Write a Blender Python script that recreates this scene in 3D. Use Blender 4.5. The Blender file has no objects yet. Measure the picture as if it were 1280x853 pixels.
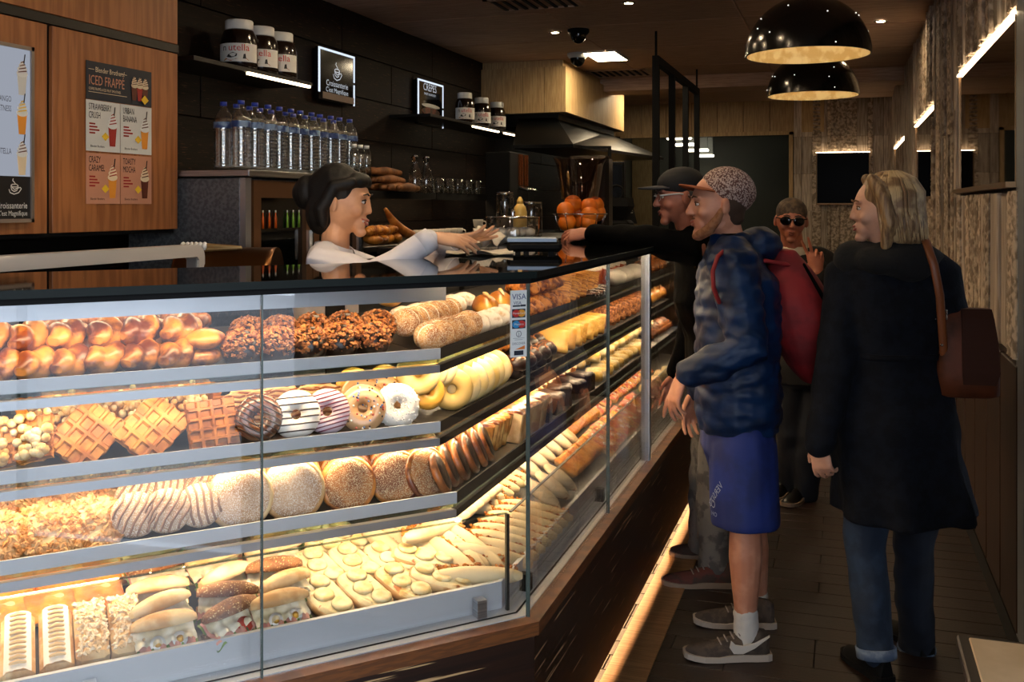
import bpy, bmesh, random
from math import *
from mathutils import Vector, Matrix, noise

SC = bpy.context.scene
COL = SC.collection
V = Vector
PI = pi
rng = random.Random(11)

# ------------------------------------------------------------------ camera
CAM_H = 1.62
FPX = 1250.0
YAW = atan(415 / FPX)
cam = bpy.data.cameras.new('camera')
cam.sensor_width = 36.0
cam.lens = FPX / 1280 * 36.0
cam.shift_y = (258 - 426.5) / 1280
cam.clip_start = 0.05
co = bpy.data.objects.new('camera', cam)
co.location = (0, 0, CAM_H)
co.rotation_euler = (PI / 2, 0, YAW)
COL.objects.link(co)
SC.camera = co

# ------------------------------------------------------------------ sky
w = bpy.data.worlds.new('overcast_sky')
SC.world = w
w.use_nodes = True
bg = w.node_tree.nodes['Background']
bg.inputs[0].default_value = (0.80, 0.89, 1.0, 1)
bg.inputs[1].default_value = 5.5

SC.view_settings.view_transform = 'Standard'
SC.view_settings.look = 'None'
SC.view_settings.gamma = 1.0
SC.view_settings.exposure = 0.0
SC.cycles.transparent_max_bounces = 32
SC.cycles.max_bounces = 8
SC.cycles.diffuse_bounces = 3
SC.cycles.glossy_bounces = 4
SC.cycles.caustics_reflective = False
SC.cycles.caustics_refractive = False
SC.cycles.sample_clamp_indirect = 4.0
SC.cycles.use_denoising = True

# strengths of the lamps, added fill downlights included
CASE_LED = 60.0
KICK_LED = 75.0
DOWN_E = 800.0
PANEL_E = 45.0

# ------------------------------------------------------------------ camera maths, to measure real positions off the photograph
_F = V((-sin(YAW), cos(YAW), 0)); _R = V((cos(YAW), sin(YAW), 0))
def at(px, py, Y):
    p = _F * Y + _R * (Y * (px - 640) / FPX); p.z = CAM_H + (258 - py) / FPX * Y; return p
def onx(px, py, c):
    d = _F + _R * ((px - 640) / FPX); return at(px, py, c / d.x)
def ony(px, py, c):
    d = _F + _R * ((px - 640) / FPX); return at(px, py, c / d.y)
def onz(px, py, z):
    return at(px, py, (CAM_H - z) * FPX / (py - 258))

# ------------------------------------------------------------------ mesh builder
class MB:
    def __init__(s):
        s.v = []; s.f = []; s.mi = []; s.sm = []; s.m = 0; s.M = Matrix()
    def add(s, vs, fs, smooth=False):
        o = len(s.v); M = s.M
        s.v += [M @ V(v) for v in vs]
        s.f += [tuple(i + o for i in f) for f in fs]
        s.mi += [s.m] * len(fs); s.sm += [smooth] * len(fs)
        return s
    def box(s, x0, x1, y0, y1, z0, z1, b=0.0, R=None):
        c = V(((x0 + x1) / 2, (y0 + y1) / 2, (z0 + z1) / 2)); h = V((abs(x1 - x0) / 2, abs(y1 - y0) / 2, abs(z1 - z0) / 2))
        if b <= 0:
            vs = [V((sx * h.x, sy * h.y, sz * h.z)) for sx in (-1, 1) for sy in (-1, 1) for sz in (-1, 1)]
            fs = [(0, 1, 3, 2), (4, 6, 7, 5), (0, 4, 5, 1), (2, 3, 7, 6), (0, 2, 6, 4), (1, 5, 7, 3)]
        else:
            b = min(b, h.x * .9, h.y * .9, h.z * .9); vs = []; fs = []; ix = {}
            for sx in (-1, 1):
                for sy in (-1, 1):
                    for sz in (-1, 1):
                        for a in range(3):
                            p = [sx * (h.x - b), sy * (h.y - b), sz * (h.z - b)]; p[a] = (sx, sy, sz)[a] * h[a]
                            ix[(sx, sy, sz, a)] = len(vs); vs.append(V(p))
            for a in range(3):
                b1, b2 = (a + 1) % 3, (a + 2) % 3
                for sg in (-1, 1):
                    q = []
                    for (t1, t2) in ((-1, -1), (1, -1), (1, 1), (-1, 1)):
                        k = [0, 0, 0]; k[a] = sg; k[b1] = t1; k[b2] = t2; q.append(ix[(*k, a)])
                    fs.append(tuple(q if sg > 0 else q[::-1]))
                for t1 in (-1, 1):
                    for t2 in (-1, 1):
                        q = []
                        for (t, ax) in ((-1, b1), (1, b1), (1, b2), (-1, b2)):
                            k = [0, 0, 0]; k[a] = t; k[b1] = t1; k[b2] = t2; q.append(ix[(*k, ax)])
                        fs.append(tuple(q if t1 * t2 < 0 else q[::-1]))
            for sx in (-1, 1):
                for sy in (-1, 1):
                    for sz in (-1, 1):
                        q = [ix[(sx, sy, sz, a)] for a in range(3)]
                        fs.append(tuple(q if sx * sy * sz > 0 else q[::-1]))
        if R is not None: vs = [R @ v for v in vs]
        return s.add([v + c for v in vs], fs)
    def prism(s, poly, z0, z1):
        n = len(poly)
        vs = [V((p[0], p[1], z0)) for p in poly] + [V((p[0], p[1], z1)) for p in poly]
        fs = [tuple(range(n))[::-1], tuple(range(n, 2 * n))] + [(i, (i + 1) % n, n + (i + 1) % n, n + i) for i in range(n)]
        return s.add(vs, fs)
    def loft(s, rings, cap=True, smooth=True, closed=True):
        n = len(rings[0]); vs = [p for r in rings for p in r]; fs = []
        for k in range(len(rings) - 1):
            for i in range(n if closed else n - 1):
                j = (i + 1) % n
                fs.append((k * n + i, k * n + j, (k + 1) * n + j, (k + 1) * n + i))
        s.add(vs, fs, smooth)
        if cap and closed:
            b = len(s.v) - len(vs)
            s.f += [tuple(b + i for i in range(n))[::-1], tuple(b + (len(rings) - 1) * n + i for i in range(n))]
            s.mi += [s.m] * 2; s.sm += [False] * 2
        return s
    def tube(s, pts, rads, n=10, rnd=True, flat=1.0, up=None):
        pts = [V(p) for p in pts]
        if not isinstance(rads, (list, tuple)): rads = [rads] * len(pts)
        P = []; Rr = []
        if rnd:
            d = (pts[0] - pts[1]).normalized(); r = rads[0]
            for a in (1.0, .8, .45): P.append(pts[0] + d * r * a); Rr.append(max(r * sqrt(max(0, 1 - a * a)), r * .05))
        P += pts; Rr += list(rads)
        if rnd:
            d = (pts[-1] - pts[-2]).normalized(); r = rads[-1]
            for a in (.45, .8, 1.0): P.append(pts[-1] + d * r * a); Rr.append(max(r * sqrt(max(0, 1 - a * a)), r * .05))
        rings = []; u = V(up) if up is not None else None
        for i, p in enumerate(P):
            t = (P[min(i + 1, len(P) - 1)] - P[max(i - 1, 0)])
            t = t.normalized() if t.length > 1e-9 else V((0, 0, 1))
            if u is None: u = V((0, 0, 1)) if abs(t.z) < .9 else V((1, 0, 0))
            a = (u - t * u.dot(t))
            if a.length < 1e-6: a = t.orthogonal()
            a.normalize(); b = t.cross(a); u = a if up is None else V(up)
            rings.append([p + (a * cos(2 * PI * k / n) * flat + b * sin(2 * PI * k / n)) * Rr[i] for k in range(n)])
        return s.loft(rings)
    def lathe(s, prof, n=24, c=(0, 0, 0), R=None, smooth=True, cap=True):
        c = V(c); rings = []
        for r, z in prof:
            ring = [V((r * cos(2 * PI * k / n), r * sin(2 * PI * k / n), z)) for k in range(n)]
            if R is not None: ring = [R @ p for p in ring]
            rings.append([p + c for p in ring])
        return s.loft(rings, cap=cap, smooth=smooth)
    def ell(s, c, r, nu=16, nv=10, R=None, fn=None):
        c = V(c); r = V(r) if not isinstance(r, (int, float)) else V((r, r, r)); rings = []
        for j in range(nv + 1):
            ph = -PI / 2 + PI * (j * .998 + .001 * nv) / nv
            ring = []
            for i in range(nu):
                a = 2 * PI * i / nu; d = V((cos(ph) * cos(a), cos(ph) * sin(a), sin(ph)))
                k = fn(d) if fn else 1.0
                p = V((d.x * r.x * k, d.y * r.y * k, d.z * r.z * k))
                if R is not None: p = R @ p
                ring.append(p + c)
            rings.append(ring)
        return s.loft(rings)
    def torus(s, R_, r, c=(0, 0, 0), nu=28, nv=12, sz=1.0, a0=0, a1=2 * PI, M=None):
        rings = []; full = abs(a1 - a0 - 2 * PI) < 1e-6
        for i in range(nu):
            a = 2 * PI * i / nu; ring = []
            for j in range(nv + (0 if full else 1)):
                b = a0 + (a1 - a0) * j / nv
                ring.append(V(((R_ + r * cos(b)) * cos(a), (R_ + r * cos(b)) * sin(a), r * sin(b) * sz)) + V(c))
            rings.append(ring)
        rings.append(rings[0])
        return s.loft(rings, cap=False, closed=full)
    def grid(s, fn, nu, nv, smooth=True):
        vs = [fn(i / nu, j / nv) for i in range(nu + 1) for j in range(nv + 1)]
        fs = [(i * (nv + 1) + j, (i + 1) * (nv + 1) + j, (i + 1) * (nv + 1) + j + 1, i * (nv + 1) + j + 1) for i in range(nu) for j in range(nv)]
        return s.add(vs, fs, smooth)
    def text(s, txt, size, fn, align='CENTER'):
        key = (txt, size, align)
        if key not in _TXT:
            cu = bpy.data.curves.new('t', 'FONT'); cu.body = txt; cu.size = size; cu.align_x = align; cu.resolution_u = 2
            ob = bpy.data.objects.new('t', cu); me = ob.to_mesh()
            _TXT[key] = ([v.co.copy() for v in me.vertices], [tuple(p.vertices) for p in me.polygons])
            ob.to_mesh_clear(); bpy.data.objects.remove(ob); bpy.data.curves.remove(cu)
        vs, fs = _TXT[key]
        return s.add([fn(v.x, v.y) for v in vs], fs)
    def build(s, name, mats, parent=None, loc=(0, 0, 0), rz=0.0):
        me = bpy.data.meshes.new(name)
        me.from_pydata([tuple(v) for v in s.v], [], s.f)
        if not isinstance(mats, (list, tuple)): mats = [mats]
        for m in mats: me.materials.append(m)
        me.polygons.foreach_set('material_index', s.mi)
        me.polygons.foreach_set('use_smooth', s.sm)
        me.update()
        o = bpy.data.objects.new(name, me); COL.objects.link(o)
        o.location = loc; o.rotation_euler = (0, 0, rz)
        if parent is not None: o.parent = parent
        return o
_TXT = {}

def tag(o, label=None, cat=None, group=None, kind=None):
    if label: o['label'] = label
    if cat: o['category'] = cat
    if group: o['group'] = group
    if kind: o['kind'] = kind
    return o
def thing(name, label, cat, loc=(0, 0, 0), rz=0.0, group=None):
    o = bpy.data.objects.new(name, None); COL.objects.link(o)
    o.empty_display_size = .05
    o.location = loc; o.rotation_euler = (0, 0, rz)
    return tag(o, label, cat, group)
def struct(name, mb, mats, parent=None):
    o = mb.build(name, mats, parent)
    if parent is None: o['kind'] = 'structure'
    return o
def share(name, src, parent, loc, rz=0.0, R=None):
    o = src.copy(); COL.objects.link(o); o.name = name; o.parent = parent; o.location = loc
    o.rotation_euler = R.to_euler() if R is not None else (0, 0, rz)
    return o
KIDS = {}
def kids(o):
    return [c for c in o.children]
def dup(root):
    r = root.copy(); COL.objects.link(r)
    for ch in KIDS.setdefault(root.name, kids(root)):
        c = ch.copy(); COL.objects.link(c); c.parent = r
        for g in KIDS.setdefault(ch.name, kids(ch)):
            d = g.copy(); COL.objects.link(d); d.parent = c
    return r
def rot(x=0, y=0, z=0):
    return Matrix.Rotation(z, 4, 'Z') @ Matrix.Rotation(y, 4, 'Y') @ Matrix.Rotation(x, 4, 'X')
def remesh(o, voxel=.006, smooth=4, post=None, dec=None):
    m = o.modifiers.new('r', 'REMESH'); m.mode = 'VOXEL'; m.voxel_size = voxel; m.use_smooth_shade = True
    if smooth:
        m = o.modifiers.new('s', 'SMOOTH'); m.iterations = smooth; m.factor = .5
    if dec:
        m = o.modifiers.new('d', 'DECIMATE'); m.ratio = dec
    REM.append((o, post)); return o
REM = []
def flush():
    # one evaluation for all the bodies and garments, then their modifiers are applied
    bpy.context.view_layer.update(); dg = bpy.context.evaluated_depsgraph_get(); done = []
    for o, post in REM: done.append(bpy.data.meshes.new_from_object(o.evaluated_get(dg)))
    for (o, post), me in zip(REM, done):
        mats = [x for x in o.data.materials]
        o.modifiers.clear(); o.data = me; me.name = o.name; me.materials.clear()
        for x in mats: me.materials.append(x)
        if post:
            n = len(me.vertices); co = [0.0] * (3 * n); no = [0.0] * (3 * n)
            me.vertices.foreach_get('co', co); me.vertices.foreach_get('normal', no)
            for k in range(0, 3 * n, 3): co[k:k + 3] = post(V(co[k:k + 3]), V(no[k:k + 3]))
            me.vertices.foreach_set('co', co)
        me.polygons.foreach_set('use_smooth', [True] * len(me.polygons)); me.update()
    REM.clear()

# ------------------------------------------------------------------ materials
def rgb(h):
    h = h.lstrip('#'); c = [int(h[i:i + 2], 16) / 255 for i in (0, 2, 4)]
    return tuple((x / 12.92 if x <= .04045 else ((x + .055) / 1.055) ** 2.4) for x in c) + (1,)
MATS = {}
def mat(name, c1, c2=None, scale=20, thr=(.4, .6), rough=.5, metal=0, bump=0, bs=None, detail=4, spec=.5, coat=0,
        stretch=(1, 1, 1), vary=0, spk=None, zg=None, sheen=0, sss=0, bstr=None):
    if name in MATS: return MATS[name]
    m = bpy.data.materials.new(name); MATS[name] = m; m.use_nodes = True
    nt = m.node_tree; N = nt.nodes; L = nt.links; B = N['Principled BSDF']
    def new(t, **k):
        n = N.new(t)
        for a, b in k.items(): setattr(n, a, b)
        return n
    c1 = rgb(c1) if isinstance(c1, str) else c1
    B.inputs['Base Color'].default_value = c1
    B.inputs['Roughness'].default_value = rough; B.inputs['Metallic'].default_value = metal
    B.inputs['Specular IOR Level'].default_value = spec; B.inputs['Coat Weight'].default_value = coat
    B.inputs['Coat Roughness'].default_value = .15
    if sheen: B.inputs['Sheen Weight'].default_value = sheen
    if sss:
        B.inputs['Subsurface Weight'].default_value = sss; B.inputs['Subsurface Radius'].default_value = (.01, .004, .002)
    if c2 is None and not bump and not vary and not spk and not zg: return m
    tc = new('ShaderNodeTexCoord'); mp = new('ShaderNodeMapping'); mp.inputs['Scale'].default_value = stretch
    L.new(tc.outputs['Object'], mp.inputs['Vector'])
    oi = new('ShaderNodeObjectInfo'); mul = new('ShaderNodeMath', operation='MULTIPLY'); mul.inputs[1].default_value = 37.0
    L.new(oi.outputs['Random'], mul.inputs[0])
    def noi(sc, det):
        n = new('ShaderNodeTexNoise', noise_dimensions='4D'); n.inputs['Scale'].default_value = sc; n.inputs['Detail'].default_value = det
        L.new(mp.outputs[0], n.inputs['Vector']); L.new(mul.outputs[0], n.inputs['W']); return n.outputs['Fac']
    def ramp(src, a, b):
        r = new('ShaderNodeMapRange'); r.inputs['From Min'].default_value = a; r.inputs['From Max'].default_value = b
        r.interpolation_type = 'SMOOTHSTEP'; L.new(src, r.inputs['Value']); return r.outputs[0]
    def mix(f, a, b):
        x = new('ShaderNodeMix', data_type='RGBA'); L.new(f, x.inputs[0])
        for s_, k in ((a, 6), (b, 7)):
            if isinstance(s_, tuple): x.inputs[k].default_value = s_
            else: L.new(s_, x.inputs[k])
        return x.outputs[2]
    cur = c1
    if c2 is not None:
        c2 = rgb(c2) if isinstance(c2, str) else c2
        cur = mix(ramp(noi(scale, detail), *thr), c1, c2)
    if zg:
        sp = new('ShaderNodeSeparateXYZ'); L.new(tc.outputs['Object'], sp.inputs[0])
        cur = mix(ramp(sp.outputs[2], zg[0], zg[1]), rgb(zg[2]), cur)
    if spk:
        cur = mix(ramp(noi(spk[1], 2), spk[2], spk[2] + .05), cur, rgb(spk[0]))
    if vary:
        hs = new('ShaderNodeHueSaturation'); rr = new('ShaderNodeMapRange')
        rr.inputs['To Min'].default_value = 1 - vary; rr.inputs['To Max'].default_value = 1 + vary
        L.new(oi.outputs['Random'], rr.inputs['Value']); L.new(rr.outputs[0], hs.inputs['Value'])
        if isinstance(cur, tuple): hs.inputs['Color'].default_value = cur
        else: L.new(cur, hs.inputs['Color'])
        cur = hs.outputs[0]
    if not isinstance(cur, tuple): L.new(cur, B.inputs['Base Color'])
    if bump:
        bn = new('ShaderNodeBump'); bn.inputs['Strength'].default_value = bump if bstr is None else bstr; bn.inputs['Distance'].default_value = .01
        L.new(noi(bs or scale * 2, 3), bn.inputs['Height']); L.new(bn.outputs[0], B.inputs['Normal'])
    return m
def emit(name, c, s):
    if name in MATS: return MATS[name]
    m = bpy.data.materials.new(name); MATS[name] = m; m.use_nodes = True
    nt = m.node_tree; nt.nodes.clear()
    e = nt.nodes.new('ShaderNodeEmission'); o = nt.nodes.new('ShaderNodeOutputMaterial')
    e.inputs[0].default_value = rgb(c) if isinstance(c, str) else c; e.inputs[1].default_value = s
    nt.links.new(e.outputs[0], o.inputs[0]); return m
def glass(name, tint=(1, 1, 1, 1), rough=0.0, f0=.045, gl=(1, 1, 1, 1)):
    if name in MATS: return MATS[name]
    m = bpy.data.materials.new(name); MATS[name] = m; m.use_nodes = True
    nt = m.node_tree; N = nt.nodes; L = nt.links; N.clear()
    t = N.new('ShaderNodeBsdfTransparent'); g = N.new('ShaderNodeBsdfGlossy'); x = N.new('ShaderNodeMixShader'); o = N.new('ShaderNodeOutputMaterial')
    lw = N.new('ShaderNodeLayerWeight'); lw.inputs[0].default_value = .5
    p = N.new('ShaderNodeMath'); p.operation = 'POWER'; p.inputs[1].default_value = 5
    ma = N.new('ShaderNodeMath'); ma.operation = 'MULTIPLY_ADD'; ma.inputs[1].default_value = 1 - f0; ma.inputs[2].default_value = f0
    L.new(lw.outputs['Facing'], p.inputs[0]); L.new(p.outputs[0], ma.inputs[0]); L.new(ma.outputs[0], x.inputs[0])
    t.inputs[0].default_value = tint; g.inputs['Roughness'].default_value = rough; g.inputs[0].default_value = gl
    L.new(t.outputs[0], x.inputs[1]); L.new(g.outputs[0], x.inputs[2]); L.new(x.outputs[0], o.inputs[0]); return m

M_BLACK = mat('black_lacquer', '#0c0b0b', rough=.35)
M_MATTE = mat('matte_black', '#0a0a0b', rough=.75, spec=.2)
M_STEEL = mat('brushed_steel', '#b9bcc0', '#9a9da2', scale=3, stretch=(1, 1, 60), rough=.32, metal=1, bump=.02)
M_ALU = mat('satin_aluminium', '#a9aeb4', rough=.38, metal=.85)
M_GREY = mat('grey_profile', '#b8bdc2', rough=.45, metal=.25)
M_GLASS = glass('clear_glass')
M_GLASSB = glass('bottle_plastic', (.93, .95, .96, 1), .05, .08)
M_GEDGE = glass('green_edge_glass', (.5, .6, .57, 1), 0, .06)
M_TOP = mat('smoked_glass_top', '#070909', rough=.03, spec=.6)
M_WOODTRIM = mat('oiled_oak_trim', '#70421f', '#59331a', scale=3, stretch=(6, 6, 60), rough=.45)
M_LED = emit('case_led', (1.0, .72, .42, 1), CASE_LED)
M_WHITE = mat('white_plastic', '#d8d8d4', rough=.5)
M_PRINTW = mat('print_white', '#d9dad6', rough=.5)
M_PRINTK = mat('print_black', '#0d0d10', rough=.5)
M_CHROME = mat('chrome', '#c8c8c8', rough=.12, metal=1)
# ------------------------------------------------------------------ room shell
CEIL = 3.0
XL, XR, YB, YF = -3.3, 0.6, 13.5, -1.6
M_FLOOR0 = mat('floor_underlay', '#15100c', rough=.8)
M_BOARD = mat('dark_floor_board', '#2c1a10', '#1a0f09', scale=4, stretch=(3, 60, 60), rough=.4, bump=.15, bs=6, vary=.25)
M_CEIL = mat('ceiling_laminate', '#c9a88e', '#b4927a', scale=3, stretch=(2, 30, 30), rough=.7, vary=.08)
M_CEIL0 = mat('ceiling_gap', '#2a1d15', rough=.8)
M_DWOOD = mat('dark_zebrano', '#0b0503', '#170b06', scale=3, stretch=(30, 2, 40), rough=.6, spec=.2, vary=.2, spk=('#5b3c24', 5.0, .64))
M_DWOODH = mat('counter_zebrano', '#1d100b', '#2b170e', scale=3, stretch=(.7, .7, 26), rough=.4, spk=('#b9966a', 4.0, .635))
M_LWOOD = mat('light_wood_cladding', '#c8a878', '#b08f60', scale=4, stretch=(25, 25, 1.5), rough=.6, vary=.06)
M_PLANK = mat('greyed_plank', '#cfc0ae', '#a3917f', scale=5, stretch=(20, 20, 1), rough=.7, bump=.3, bs=20, vary=.28)
M_CARVE = mat('carved_plank', '#cdbba6', '#8a7866', scale=30, rough=.75, bump=.5, bs=60, vary=.22)
M_WAINS = mat('wainscot_brown', '#3a2417', '#2c1a10', scale=3, stretch=(20, 20, 1.5), rough=.55, vary=.1)
M_PLASTER = mat('dark_plaster', '#4a3a30', rough=.85)
M_CAB = mat('warm_oak_veneer', '#a5683a', '#8d552c', scale=3, stretch=(14, 14, .9), rough=.5, bump=.05, vary=.05)

b = MB(); b.box(XL - .1, XR + .1, YF, YB + .2, -.06, -.012)
floor = struct('floor', b, M_FLOOR0)
bases = []
for L_ in (.5, .7, .9):
    q = MB(); q.box(0, L_ - .003, .0015, .1185, -.014, 0, b=.0015); bases.append((L_, q.build('floor_board', M_BOARD, floor, (XR - L_, YF + .1, 0))))
n = 0
for r in range(118):
    y = YF + .22 + r * .12
    if y > 12.6: break
    x = XR - rng.uniform(0, .3) + .3
    while x > -.95:
        L_, s_ = bases[rng.randrange(3)]; x -= L_
        x0 = min(x, XR - L_)
        share('floor_board', s_, floor, (x0, y, 0)); n += 1
        x = x0 if x > x0 else x
b = MB(); b.box(XL, -1.62, .2, 13.4, -.012, .08); struct('floor_staff_platform', b, mat('grey_vinyl', '#3a3a3c', rough=.7))

b = MB(); b.box(XL - .1, XR + .1, YF, YB + .2, CEIL + .02, CEIL + .12)
ceiling = struct('ceiling', b, M_CEIL0)
q = MB(); q.box(.004, 1.296, .004, .596, 0, .03, b=.003); cp = q.build('ceiling_panel', M_CEIL, ceiling, (XL, YF, CEIL - .006))
for r in range(25):
    for c in range(3):
        if r or c: share('ceiling_panel', cp, ceiling, (XL + c * 1.3, YF + r * .6 + .02, CEIL - .006 + (.002 if (r + c) % 2 else 0)))
b = MB(); b.box(XL, XR, 10.55, 10.95, 2.86, CEIL + .01); struct('trim_1', b, M_CEIL)

# left wall of dark zebrano boards
b = MB(); b.box(XL - .12, XL - .02, YF, YB, 0, CEIL + .1); wl = struct('wall_left', b, M_BLACK)
q = MB(); q.box(0, .02, .003, 1.597, .003, .297, b=.002); wp = q.build('wall_board', M_DWOOD, wl, (XL - .02, 3.0, 0))
for r in range(10):
    for c in range(7):
        if r or c: share('wall_board', wp, wl, (XL - .02 + rng.uniform(-.002, .002), 2.2 + c * 1.6 + (r % 2) * .8, r * .3))

# right wall: brown wainscot below, carved and plain planks of many depths above
b = MB(); b.box(XR, XR + .12, 3.9, YB, 0, CEIL + .1); wr = struct('wall_right', b, M_WAINS)
q = MB(); q.box(-.02, 0, .012, .388, .10, 1.05, b=.004); wn = q.build('wainscot_panel', M_WAINS, wr, (XR, 3.92, 0))
for k in range(1, 24): share('wainscot_panel', wn, wr, (XR, 3.92 + k * .4, 0))
b = MB(); b.box(XR - .02, XR + .02, 3.9, YB, .0, .09); struct('baseboard_right', b, M_BLACK)
b = MB(); b.box(XR - .016, XR + .12, 3.80, 3.96, 0, CEIL - .01, b=.004); struct('trim_2', b, mat('grey_door_post', '#8f959b', rough=.4, metal=.3))
b = MB(); b.box(XR, XR + .12, 1.25, 3.74, 0, CEIL + .1); struct('wall_entrance_side', b, M_PLASTER)

def plank_kinds():
    out = []
    for wd, dp, kind in ((.05, .03, 0), (.075, .014, 0), (.1, .024, 0), (.13, .01, 0), (.06, .03, 1), (.09, .02, 2), (.07, .026, 3), (.11, .016, 1), (.045, .04, 2)):
        m = MB(); H_ = .48
        if kind == 0:
            m.box(-dp, .004, .002, wd - .002, .001, H_ - .001, b=.003); ma = M_PLANK
        else:
            nz = 30 if kind != 3 else 24; ny = 4
            def fn(i, j, kind=kind, wd=wd, dp=dp, H_=H_):
                y = wd * j; z = H_ * i
                if kind == 1: h = .010 * abs(sin(z * 2 * PI / .048)) * (1 if 0 < j < 1 else 0)
                elif kind == 2: h = .012 * abs(sin(z * 2 * PI / .07 + (j - .5) * 5)) * (1 if 0 < j < 1 else 0)
                else: h = .012 * noise.noise((z * 40, y * 40, kind)) * (1 if 0 < j < 1 else .3)
                return V((-dp - h, y, z))
            m.box(-dp + .001, .004, .002, wd - .002, .001, H_ - .001); m.grid(lambda i, j: fn(i, j) if True else 0, nz, ny); ma = M_CARVE
        out.append((wd, H_, m, ma))
    return out
PK = plank_kinds(); PB = {}
def plank_at(k, parent, loc, rz):
    wd, H_, m, ma = PK[k]
    if (k, parent.name) not in PB:
        o = m.build('plank', ma, parent, loc, rz); PB[(k, parent.name)] = o; return o
    return share('plank', PB[(k, parent.name)], parent, loc, rz)
cnt = 0
y = 3.92
MIRS = ((3.98, 5.825), (7.38, 9.25), (10.87, 12.97))
while y < 8.6:
    k = rng.randrange(len(PK)); wd = PK[k][0]
    k2 = rng.randrange(len(PK))
    mir = next(((a, c_) for a, c_ in MIRS if y + wd > a - .02 and y < c_ + .02), None)
    if mir:   # above and below a mirror
        if cnt < 292:
            o = plank_at(k, wr, (XR - .001, y, 1.075), 0); o.scale.z = .60 / .48
            o = plank_at(k2 if PK[k2][0] <= wd + .01 else k, wr, (XR - .001, y, 2.335), 0); o.scale.z = .66 / .48; cnt += 2
    else:
        for c in range(4):
            kk = k if (c < 2 or PK[k2][0] > wd + .02) else k2
            if cnt < 292: plank_at(kk, wr, (XR - .001, y, 1.075 + c * .48), 0); cnt += 1
    y += wd
m = MB()
while y < YB - .05:   # beyond that the strips are too thin to pick apart
    wd = rng.choice((.06, .09, .12)); dp = rng.uniform(.008, .045)
    inm = any(y + wd > a - .02 and y < c_ + .02 for a, c_ in MIRS)
    for z0, z1 in (((1.08, 1.66), (2.335, CEIL)) if inm else ((1.08, CEIL),)): m.box(XR - dp, XR + .002, y + .002, min(y + wd, YB) - .002, z0, z1)
    y += wd
o = m.build('planks_far', M_PLANK, wr); o['kind'] = 'stuff'

# back wall with the kitchen opening
OX0, OX1, OZ0, OZ1 = -2.86, -.68, 1.0, 2.55
b = MB()
b.box(XL - .1, OX0, YB, YB + .1, 0, CEIL + .1); b.box(OX1, XR + .1, YB, YB + .1, 0, CEIL + .1)
b.box(OX0, OX1, YB, YB + .1, OZ1, CEIL + .1); b.box(OX0, OX1, YB, YB + .1, 0, OZ0)
wb = struct('wall_back', b, M_PLASTER)
q = MB(); q.box(.003, .337, -.02, 0, 0, CEIL - OZ1 - .02, b=.003); lp = q.build('cladding_panel', M_LWOOD, wb, (XL, YB, OZ1 + .03))
for k in range(1, 9): share('cladding_panel', lp, wb, (XL + k * .34, YB, OZ1 + .03))
q = MB(); q.box(.003, .437, -.02, 0, .02, 2.5, b=.003); lq = q.build('cladding_panel', M_LWOOD, wb, (XL, YB, 0))
x = OX1 + .06; cnt = 0
b = MB(); b.box(OX1, OX1 + .05, YB - .03, YB + .01, .0, OZ1 + .04); b.box(OX0 - .05, OX1 + .05, YB - .03, YB + .01, OZ1, OZ1 + .05); b.build('opening_trim', M_LWOOD, wb)
while x < XR - .02:
    k = rng.randrange(len(PK)); wd = PK[k][0]
    for c in range(5): plank_at(k, wb, (x + wd, YB - .001, .6 + c * .48), PI / 2)
    x += wd
# kitchen behind the opening
b = MB(); b.box(OX0 - .4, OX1 + .4, 16.2, 16.3, 0, 2.9); b.box(OX0 - .4, OX1 + .4, YB + .1, 16.2, 2.8, 2.9)
b.box(OX0 - .5, OX0 - .4, YB + .1, 16.2, 0, 2.9); b.box(OX1 + .4, OX1 + .5, YB + .1, 16.2, 0, 2.9); b.box(OX0 - .4, OX1 + .4, YB + .1, 16.2, -.05, 0)
struct('wall_kitchen', b, mat('kitchen_grey', '#6c6c64', rough=.6))
b = MB(); b.box(OX0, OX1, YB + .03, YB + .045, OZ0, OZ1); struct('window_1', b, glass('kitchen_glass', (.75, .75, .73, 1), 0, .004))
M_TUBE = emit('fluorescent_tube', (1, .93, .75, 1), 18.0)
for i, (px, py, L_) in enumerate(((849, 173, 28), (858, 181, 26), (872, 188, 26), (880, 195, 24))):
    p = ony(px, py, 14.2 + i * .45); hw = L_ * .5 * 14 / 1250
    t = thing('fluorescent_lamp', 'bare white fluorescent tube in the dark kitchen, %s from its opening' % ('first', 'second', 'third', 'fourth')[i], 'lamp', (p.x, p.y, p.z), 0, 'kitchen fluorescent tubes')
    m = MB(); m.tube([(-hw, 0, 0), (hw, 0, 0)], .02, 8); m.build('tube', M_TUBE, t)
    m = MB(); m.box(-hw, hw, -.035, .035, .022, 2.8 - p.z); m.build('housing', M_WHITE, t)

# ------------------------------------------------------------------ shop front (behind the photographer): open to the overcast street
b = MB(); b.box(XL - .1, -.7, YF - .1, YF, 0, CEIL + .1); b.box(-.7, XR + .1, YF - .1, YF, 2.75, CEIL + .1); struct('wall_front', b, M_PLASTER)
b = MB(); b.box(XR, XR + .1, YF, 1.25, 2.75, CEIL + .1); struct('wall_front_lintel', b, M_PLASTER)
b = MB()
b.box(XR + .02, XR + .08, 1.17, 1.25, 0, 2.75); b.box(XR + .02, XR + .08, YF, YF + .08, 0, 2.75); b.box(XR + .02, XR + .08, -.25, -.19, 0, 2.75); b.box(XR + .02, XR + .08, YF, 1.25, .0, .08)
struct('window_2', b, M_ALU)
b = MB(); b.box(-9, 14, -14, 16.4, -.2, -.07); struct('pavement', b, mat('street_paving', '#77777a', '#66666a', scale=2, rough=.8))
b = MB(); b.box(XL - .1, XL, YF, 2.2, 0, CEIL + .1); struct('wall_left_front', b, M_PLASTER)

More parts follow.
